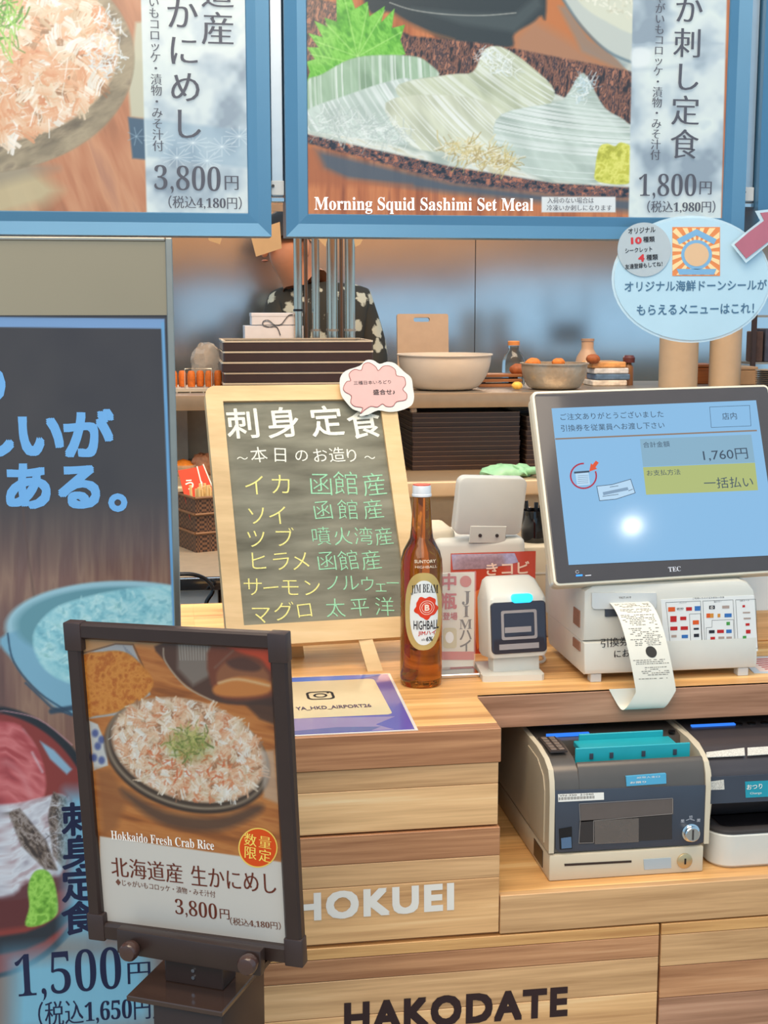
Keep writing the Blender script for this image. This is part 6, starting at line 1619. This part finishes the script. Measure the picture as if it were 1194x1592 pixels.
sb_ = thing('soy_bottle', (cxs, 3.60, ZS), 'small brown sauce bottle with a dark red cap beside the packets', 'bottle')
MB().lathe([(.0001, 0), (.013, 0), (.0135, .05), (.008, .058), (.008, .062), (.0001, .062)], (cxs, 3.60, ZS), 20).build('body', mat('soy_brown', (120, 84, 56), rough=.3, var=.08), sb_, smooth=50)
MB().lathe([(.0001, .0622), (.016, .0622), (.017, .075), (.012, .082), (.0001, .082)], (cxs, 3.60, ZS), 20).build('cap', mat('soy_cap', (86, 44, 44), rough=.4, var=.05), sb_)
for i, (pa, pb, lb_) in enumerate(((1026, 1083, 'thick beige cardboard tube standing under the oval card'), (1104, 1150, 'thinner beige cardboard tube at the right under the oval card'))):
    xa_, xb_ = PY(pa, 570, 3.50)[0], PY(pb, 570, 3.50)[0]; r_ = (xb_ - xa_) / 2; cx = (xa_ + xb_) / 2
    t = thing('cardboard_tube', (cx, 3.50, ZS), lb_, 'tube', 'cardboard tubes on the shelf')
    MB().lathe([(r_, 0), (r_, .19)], (cx, 3.50, ZS), 32).build('wall', mat('tube_beige', (170, 152, 128), rough=.6, var=.03), t)
    MB().lathe([(.0001, .1905), (r_ + .001, .1905), (r_ + .001, .197), (.0001, .197)], (cx, 3.50, ZS), 32).build('lid', mat('tube_lid', (186, 170, 148), rough=.5, var=.03), t)
xw0, xw1 = PY(1080, 580, 3.62)[0], PY(1106, 580, 3.62)[0]
t = thing('wooden_box', ((xw0 + xw1) / 2, 3.66, ZS), 'small orange-brown wooden box between the cardboard tubes', 'box')
M_OB = wood('box_orange', (130, 70, 30), (170, 98, 48), (190, 120, 66), seed=15)
MB().box(xw0 - .01, xw1 + .01, 3.62, 3.70, ZS, ZS + .045, .002, 1).build('box_body', M_OB, t); MB().box(xw0 - .012, xw1 + .012, 3.618, 3.702, ZS + .046, ZS + .055, .002, 1).build('lid', M_OB, t)
xw0, xw1 = PY(1150, 580, 3.56)[0], PY(1178, 580, 3.56)[0]
t = thing('kraft_box', ((xw0 + xw1) / 2, 3.6, ZS), 'tan kraft box right of the thinner cardboard tube', 'box')
MB().box(xw0, xw1, 3.56, 3.66, ZS, ZS + .040, .002, 1).build('box_body', mat('kraft', (166, 138, 108), rough=.6, var=.04), t); MB().box(xw0 - .001, xw1 + .001, 3.559, 3.661, ZS + .0405, ZS + .05, .002, 1).build('lid', mat('kraft', (166, 138, 108)), t)
cxp = PY(1205, 590, 3.46)[0]
M_PLT = mat('dish_grey_tan', (160, 148, 132), rough=.3, var=.04)
pl0 = MB().lathe([(.0001, 0), (.03, 0), (.052, .0035), (.054, .0045), (.03, .0016), (.0001, .0016)], (cxp, 3.46, ZS), 32).build('small_dish', M_PLT, None, (cxp, 3.46, ZS))
tag(pl0, 'lowest grey dish in the stack at the right end of the shelf', 'dish', 'dishes stacked at the right end of the shelf')
for k in range(1, 9):
    dup(pl0, (0, 0, .0052 * k), '%s grey dish in the stack at the right end of the shelf' % ['', 'second lowest', 'third lowest', 'fourth lowest', 'middle', 'fourth highest', 'third highest', 'second highest', 'topmost'][k])
# rack post with menu books at the right edge
rk = thing('book_rack', (PY(1180, 560, 3.72)[0], 3.74, ZS), 'metal rack holding dark booklets at the right edge behind the oval card', 'rack')
rx0 = PY(1165, 540, 3.72)[0]
for dx in (0, .17): MB().box(rx0 + dx, rx0 + dx + .012, 3.70, 3.712, ZS, 1.62).build('post', M_BROWNBLK, rk, smooth=0)
for zk in (ZS + .001, ZS + .05, 1.50): MB().box(rx0, rx0 + .182, 3.712, 3.79, zk, zk + .006).build('shelf_plate', M_STEELW, rk, smooth=0)
for k in range(5):
    x_ = rx0 + .018 + k * .028
    o = MB().box(x_, x_ + .022, 3.715, 3.785, ZS + .0565, 1.46 + .008 * (k % 2), .002, 1).build('menu_booklet', mat('booklet_%d' % (k % 3), [(70, 52, 46), (60, 66, 84), (150, 130, 104)][k % 3], rough=.5, var=.2, scale=80), None, (x_ + .011, 3.75, ZS + .0565))
    tag(o, '%s booklet standing in the rack at the right edge behind the oval card' % ['leftmost brown', 'second, navy', 'middle tan', 'fourth, brown', 'rightmost navy'][k], 'booklet', 'booklets in the rack at the right edge')

# left end of the shelf: wire rack of croquettes and a plastic bag
wr = thing('wire_rack', (PY(310, 595, 3.48)[0], 3.48, ZS), 'wire rack with fried croquettes on the shelf left of the trays', 'rack')
wx0, wx1 = PY(262, 590, 3.45)[0], PY(343, 590, 3.45)[0]
M_WIRE = mat('wire_pale', (206, 198, 182), rough=.3, metal=.5, var=.02)
MB().box(wx0, wx1, 3.44, 3.56, ZS + .002, ZS + .012, .001, 1).build('tray', M_WIRE, wr)
for x_ in np.linspace(wx0 + .02, wx1 - .01, 4): MB().tube([(x_, 3.442, ZS), (x_, 3.442, ZS + .012)], .002, 6).build('wire', M_WIRE, wr)
fxa, fza = PY(287, 570, 3.44)[0], PY(329, 573, 3.44)
zt_ = fza[2]
MB().tube([(fxa, 3.441, ZS + .012), (fxa, 3.441, zt_), (fza[0], 3.441, zt_), (fza[0], 3.441, ZS + .012)], .0014, 6).build('wire_loop', M_WIRE, wr)
for k in range(6):
    x_ = wx0 + .012 + k * .0225
    o = MB().lathe([(.0001, 0), (.009, .001), (.0105, .01), (.010, .034), (.007, .041), (.0001, .042)], (x_, 3.47 + .012 * (k % 2), ZS + .0125), 14).build('croquette', mat('croquette_orange', (196, 104, 34), rough=.6, var=.2, scale=150), None, (x_, 3.47 + .012 * (k % 2), ZS + .0125))
    tag(o, 'upright orange croquette in the wire rack, %s' % ['leftmost of the row', 'second from the dark panel', 'third from the dark panel', 'third from the tray stack', 'second from the tray stack', 'nearest the tray stack'][k], 'food', 'croquettes in the wire rack')
bgx = PY(322, 560, 3.62)[0]
mb = MB(); mb.ball((bgx, 3.66, ZS + .060), (.044, .035, .060), 18, 12)
rb_ = random.Random(4); mb.v = [(v[0] + rb_.uniform(-.004, .004), v[1] + rb_.uniform(-.004, .004), max(ZS, v[2] + rb_.uniform(-.004, .004))) for v in mb.v]
o = mb.build('plastic_bag', mat('bag_clear', (196, 186, 172), rough=.15, var=.1, scale=60, alpha=.45, coat=.5), None, (bgx, 3.66, ZS), smooth=20); tag(o, 'crumpled clear plastic bag behind the croquette rack', 'bag')

# bench: sauce tub, snack bag, green gloves, little wrapped sweet
sx_ = PY(285, 720, 3.42)[0]
sb2 = thing('sauce_tub', (sx_, 3.42, ZB), 'clear tub of orange sauce on the bench above the basket', 'tub')
MB().lathe([(.0001, 0), (.030, 0), (.036, .028), (.034, .028), (.028, .003), (.0001, .003)], (sx_, 3.42, ZB), 24).build('tub_wall', mat('tub_clear', (214, 196, 170), rough=.15, var=0, alpha=.5), sb2)
MB().lathe([(.0001, .004), (.028, .004), (.032, .022), (.018, .036), (.0001, .042)], (sx_, 3.42, ZB), 24).build('sauce', mat('sauce_orange', (206, 124, 40), rough=.5, var=.2, scale=80), sb2)
nx = PY(318, 715, 3.40)[0]
mb = MB(); mb.ball((nx, 3.42, ZB + .026), (.034, .02, .028), 14, 10); rb_ = random.Random(9); mb.v = [(v[0] + rb_.uniform(-.005, .005), v[1], max(ZB, v[2] + rb_.uniform(-.005, .005))) for v in mb.v]
o = mb.build('snack_bag', mat('snack_brown', (150, 110, 84), rough=.35, var=.3, scale=70), None, (nx, 3.42, ZB), smooth=15); tag(o, 'crinkled brown snack bag beside the sauce tub', 'bag')
f_g = [(748, 724), (760, 718), (800, 716), (826, 724), (836, 738), (832, 750), (815, 745), (800, 736), (770, 735), (752, 732)]
mb = MB(); gx = PY(792, 735, 3.26)[0]
mb.loft([[(gx + .07 * math.cos(t) * s_ + .012 * math.sin(3 * t), 3.275 + .045 * math.sin(t) * s_, ZB + z_ + .005 * math.sin(5 * t + z_ * 200)) for t in [2 * math.pi * i / 36 for i in range(36)]] for s_, z_ in ((.96, .0055), (1.0, .010), (.9, .018), (.65, .024), (.3, .027))])
mb.tube(spline([(gx + .04, 3.26, ZB + .014), (gx + .07, 3.235, ZB + .018), (gx + .085, 3.21, ZB + .012), (gx + .090, 3.184, ZB + .002)], 4, False), [.010] * 13, 8)
o = mb.build('rubber_gloves', mat('glove_green', (150, 206, 166), rough=.5, var=.12, scale=60, bump=.3), None, (gx, 3.27, ZB), smooth=50); tag(o, 'pale green rubber gloves lying on the bench edge', 'gloves')
sw = PY(629, 648, 3.40)
t = MB(); t.ball((sw[0], 3.40, sw[2] - .002), (.015, .012, .018), 12, 8)
t = thing('corner_clip', (sw[0], 3.41, PY(629, 660, 3.41)[2]), 'shiny clear clip on the corner of the brown tray stack', 'clip')
zc0 = ZB + NT * TB
MB().box(xb0 - .004, xb0 + .012, 3.428, 3.45, zc0, zc0 + .012, .003, 2).build('clip_body', mat('clip_clear', (220, 200, 180), rough=.1, var=.0, coat=.8, alpha=.7), t)
t.location = (xb0, 3.44, zc0); 
for ch in t.children: ch.data.transform(__import__('mathutils').Matrix.Translation(Vector(BASE[t.name]) - Vector((xb0, 3.44, zc0))))
BASE[t.name] = np.array([xb0, 3.44, zc0])

# chopstick basket on the prep counter
fk = Frame((.036, 2.925, ZN), 22)
bk = thing('chopstick_basket', (.05, 2.98, ZN), 'dark wicker basket of chopsticks left of the chalkboard', 'basket')
m, nt, b, N, L = nodes('wicker_brown'); MATS['wicker_brown'] = m
tc = N('ShaderNodeTexCoord'); ck = N('ShaderNodeTexChecker'); ck.inputs['Scale'].default_value = 190; ck.inputs['Color1'].default_value = lin((112, 80, 58)) + (1,); ck.inputs['Color2'].default_value = lin((50, 34, 28)) + (1,)
L(tc.outputs['Object'], ck.inputs['Vector']); L(ck.outputs[0], b.inputs['Base Color']); b.inputs['Roughness'].default_value = .5
KW, KD = .075, .115
zk = [0, .042, .084, .120]
for k in range(3):
    mb = MB(fk); o_ = .002 if k % 2 else 0
    ring_z(mb, rrect(o_, KW - o_, o_, KD - o_, .004, 2), rrect(.006, KW - .006, .006, KD - .006, .003, 2), zk[k], zk[k + 1]); mb.build('woven_band', m, bk, smooth=0)
    mb = MB(fk); z_ = zk[k + 1]
    mb.tube([(-.001, -.001, z_), (KW + .001, -.001, z_)], .003, 6); mb.tube([(-.001, KD, z_), (-.001, -.001, z_)], .003, 6); mb.tube([(KW + .001, -.001, z_), (KW + .001, KD, z_)], .003, 6)
    mb.build('rim_cord', mat('cord_brown', (120, 84, 54), rough=.5, var=.1), bk)
MB(fk).box(.004, KW - .004, .004, KD - .004, 0, .004).build('floor_mat', m, bk, smooth=0)
rk_ = random.Random(6)
for k in range(16):
    x_ = .010 + (KW - .02) * ((k % 8) / 7); y_ = .012 + .016 * (k // 8)
    p0_ = fk.w((x_, y_, .006)); p1_ = fk.w((x_ + rk_.uniform(-.006, .004), y_ + rk_.uniform(.0, .01), .128 + rk_.uniform(0, .02)))
    o = MB().tube([p0_, p1_], .0036, 6).build('chopstick', mat('chopstick_wood', (226, 196, 136), rough=.6, var=.06), None, tuple(p0_)); tag(o, 'pale wooden chopstick, one of the bundle in the wicker basket', 'chopstick', 'chopsticks in the basket')
for k in range(2):
    c_ = fk.w((.020 + k * .034, .052 + .02 * k, .115))
    fr_ = Frame(c_, 10, 24, -8 - 8 * k)
    t = thing('chopstick_sleeve', (c_[0], c_[1], ZN + .03), ('red paper sleeve with white print leaning in the wicker basket, left one', 'red paper sleeve leaning in the wicker basket, right one')[k], 'paper sleeve', 'red sleeves in the basket')
    MB(fr_).box(-.021, .021, -.001, .001, -.080, .066).build('paper', mat('sleeve_red', (212, 60, 30), rough=.5, var=.05), t, smooth=0)
    mb = MB(); pchar(mb, fr_, 'う', tuple(to_px(fr_.w((-.003, 0, .030)))), 18, 'bold', .0015, w=.02); flat(mb, 'lettering', M_PAPER, t)
    MB(fr_).box(.0215, .0240, -.0012, .0012, -.080, .068).build('edge_fold', M_PAPER, t, smooth=0)
cbp = spline([PY(270, 893, 2.60), PY(300, 893, 2.60), PY(322, 902, 2.60), PY(331, 918, 2.60), PY(322, 934, 2.60), PY(318, 950, 2.60)], 5, False)
o = MB().tube(cbp, .004, 8).build('power_cable', M_BLACK, None, tuple(cbp[-1])); tag(o, 'black cable looping beside the grey cupboard door', 'cable')
# ------------------------------------------------------------------ cook behind the pipes
YC = 4.25
pc = PY(505, 470, YC)
pe = thing('person', (pc[0], YC, 0), 'cook in a dark floral shirt bending behind the steel pipes', 'person')
def skin(name, V, E_, R_, m, sub=2, parent=pe):
    me = bpy.data.meshes.new(name); me.from_pydata([tuple(v) for v in V], E_, [])
    o = bpy.data.objects.new(name, me); COL.objects.link(o)
    md = o.modifiers.new('skin', 'SKIN')
    for i, r_ in enumerate(R_):
        me.skin_vertices[0].data[i].radius = (r_, r_) if not hasattr(r_, '__len__') else r_
    me.skin_vertices[0].data[0].use_root = True
    o.modifiers.new('sub', 'SUBSURF').levels = sub; o.modifiers['sub'].render_levels = sub
    dg = bpy.context.evaluated_depsgraph_get()
    nm = bpy.data.meshes.new_from_object(o.evaluated_get(dg))
    bpy.data.objects.remove(o); bpy.data.meshes.remove(me)
    nm.materials.clear(); nm.materials.append(m)
    nm.polygons.foreach_set('use_smooth', [True] * len(nm.polygons))
    q = bpy.data.objects.new(name, nm); COL.objects.link(q); q.parent = parent; BASE[q.name] = BASE[parent.name]
    return q
# local coordinates (x right, y depth, z up) from the feet; the head bows forward and to the left
hx_ = PY(447, 402, YC)[0] - pc[0]; hz_ = PY(447, 402, YC)[2]
lsx = PY(428, 470, YC)[0] - pc[0]; rsx = PY(566, 465, YC)[0] - pc[0]
Vb = [(0, .10, .98), (0, .08, 1.15), (0, .03, 1.34), (-.01, -.01, 1.50), (-.05, -.05, 1.575), (hx_ * .75, -.09, hz_ - .05), (hx_, -.11, hz_ + .01), (hx_, -.10, hz_ + .07),
      (rsx - .02, .0, 1.53), (rsx + .02, -.02, 1.36), (rsx - .03, -.16, 1.22), (rsx - .09, -.26, 1.19),
      (lsx + .02, -.02, 1.52), (lsx - .03, -.06, 1.34), (lsx + .02, -.20, 1.21), (lsx + .08, -.28, 1.19),
      (.09, .10, .92), (.10, .06, .50), (.10, .10, .09), (.10, -.02, .03), (-.09, .10, .92), (-.10, .06, .50), (-.10, .10, .09), (-.10, -.02, .03)]
Eb = [(0, 1), (1, 2), (2, 3), (3, 4), (4, 5), (5, 6), (6, 7), (3, 8), (8, 9), (9, 10), (10, 11), (3, 12), (12, 13), (13, 14), (14, 15), (0, 16), (16, 17), (17, 18), (18, 19), (0, 20), (20, 21), (21, 22), (22, 23)]
Rb = [.12, .11, .12, .10, .05, .055, .082, .06, .06, .045, .038, .03, .06, .045, .038, .03, .085, .06, .045, .035, .085, .06, .045, .035]
M_SKIN = mat('skin_warm', (206, 138, 100), rough=.5, var=.05)
body = skin('body', Vb, Eb, Rb, M_SKIN)
m, nt, b, N, L = nodes('floral_shirt'); MATS['floral_shirt'] = m
tc = N('ShaderNodeTexCoord'); vo = N('ShaderNodeTexVoronoi'); vo.inputs['Scale'].default_value = 17; rp = N('ShaderNodeValToRGB'); e = rp.color_ramp.elements
e[0].position, e[0].color = .28, lin((196, 196, 176)) + (1,); e[1].position, e[1].color = .36, lin((52, 50, 42)) + (1,)
nz = N('ShaderNodeTexNoise'); nz.inputs['Scale'].default_value = 60; mx = N('ShaderNodeMix'); mx.data_type = 'VECTOR'; mx.inputs[0].default_value = .03
L(tc.outputs['Object'], mx.inputs[4]); L(nz.outputs['Color'], mx.inputs[5]); L(tc.outputs['Object'], nz.inputs['Vector']); L(mx.outputs[1], vo.inputs['Vector']); L(vo.outputs['Distance'], rp.inputs[0]); L(rp.outputs[0], b.inputs['Base Color']); b.inputs['Roughness'].default_value = .8
Vs = [Vb[0], Vb[1], Vb[2], Vb[3], Vb[4], Vb[8], Vb[9], (rsx, -.06, 1.315), Vb[12], Vb[13], (lsx - .015, -.10, 1.30)]
skin('shirt', Vs, [(0, 1), (1, 2), (2, 3), (3, 4), (3, 5), (5, 6), (6, 7), (3, 8), (8, 9), (9, 10)], [.135, .125, .135, .112, .06, .075, .062, .058, .075, .062, .058], m)
skin('trousers', [Vb[0], Vb[16], Vb[17], Vb[18], Vb[20], Vb[21], Vb[22]], [(0, 1), (1, 2), (2, 3), (0, 4), (4, 5), (5, 6)], [.132, .098, .076, .062, .098, .076, .062], mat('trouser_navy', (44, 46, 60), rough=.8, var=.05))
for sd_ in (-1, 1):
    mb = MB(); mb.ball((pc[0] + sd_ * .10, YC + .02, .045), (.048, .13, .045), 14, 8); mb.build('shoe', M_BLACK, pe)
hc = np.array([pc[0] + hx_, YC - .108, hz_ + .03])
mb = MB(); mb.ball(tuple(hc + np.array([0, .012, .03])), (.094, .10, .085), 20, 12); mb.v = [(x, y, max(z, hc[2] + .028)) for x, y, z in mb.v]; mb.build('hair', mat('hair_black', (34, 28, 26), rough=.55, var=.1), pe)
ROT = math.radians(-62)
def F_(x, y, z): return np.array([x * math.cos(ROT) - y * math.sin(ROT), x * math.sin(ROT) + y * math.cos(ROT), z])
mb = MB(); mb.ball(tuple(hc + F_(-.01, -.086, -.012)), (.013, .018, .02), 10, 8); mb.build('nose', M_SKIN, pe)
for sd_ in (-1, 1):
    mb = MB(); mb.ball(tuple(hc + F_(sd_ * .03 - .008, -.078, .008)), (.011, .008, .007), 10, 6); mb.build('eye', M_BLACK, pe)
    mb = MB(); mb.ball(tuple(hc + F_(sd_ * .083, .005, -.005)), (.010, .018, .028), 10, 8); mb.build('ear', M_SKIN, pe)
    # hand: palm with five bent fingers
    base_ = np.array([pc[0], YC, 0]) + np.array(Vb[11] if sd_ > 0 else Vb[15])
    mb = MB(); mb.ball(tuple(base_ + np.array([0, -.035, -.005])), (.038, .048, .018), 14, 8)
    for k in range(4):
        ox = -.026 + .0175 * k; ln = (.055, .065, .062, .048)[k]
        mb.tube(spline([tuple(base_ + np.array([ox, -.06, -.004])), tuple(base_ + np.array([ox, -.06 - ln * .55, -.002])), tuple(base_ + np.array([ox, -.06 - ln * .9, -.022])), tuple(base_ + np.array([ox, -.06 - ln * .85, -.036]))], 3, False), .0085, 8)
    mb.tube(spline([tuple(base_ + np.array([-sd_ * .03, -.025, -.004])), tuple(base_ + np.array([-sd_ * .052, -.05, -.010])), tuple(base_ + np.array([-sd_ * .05, -.078, -.022]))], 3, False), .0095, 8)
    mb.build('hand', M_SKIN, pe)
mb = MB(); mb.ball(tuple(hc + F_(-.008, -.086, -.042)), (.010, .018, .004), 10, 6); mb.build('mouth', mat('lip', (176, 108, 82), rough=.5, var=.03), pe)
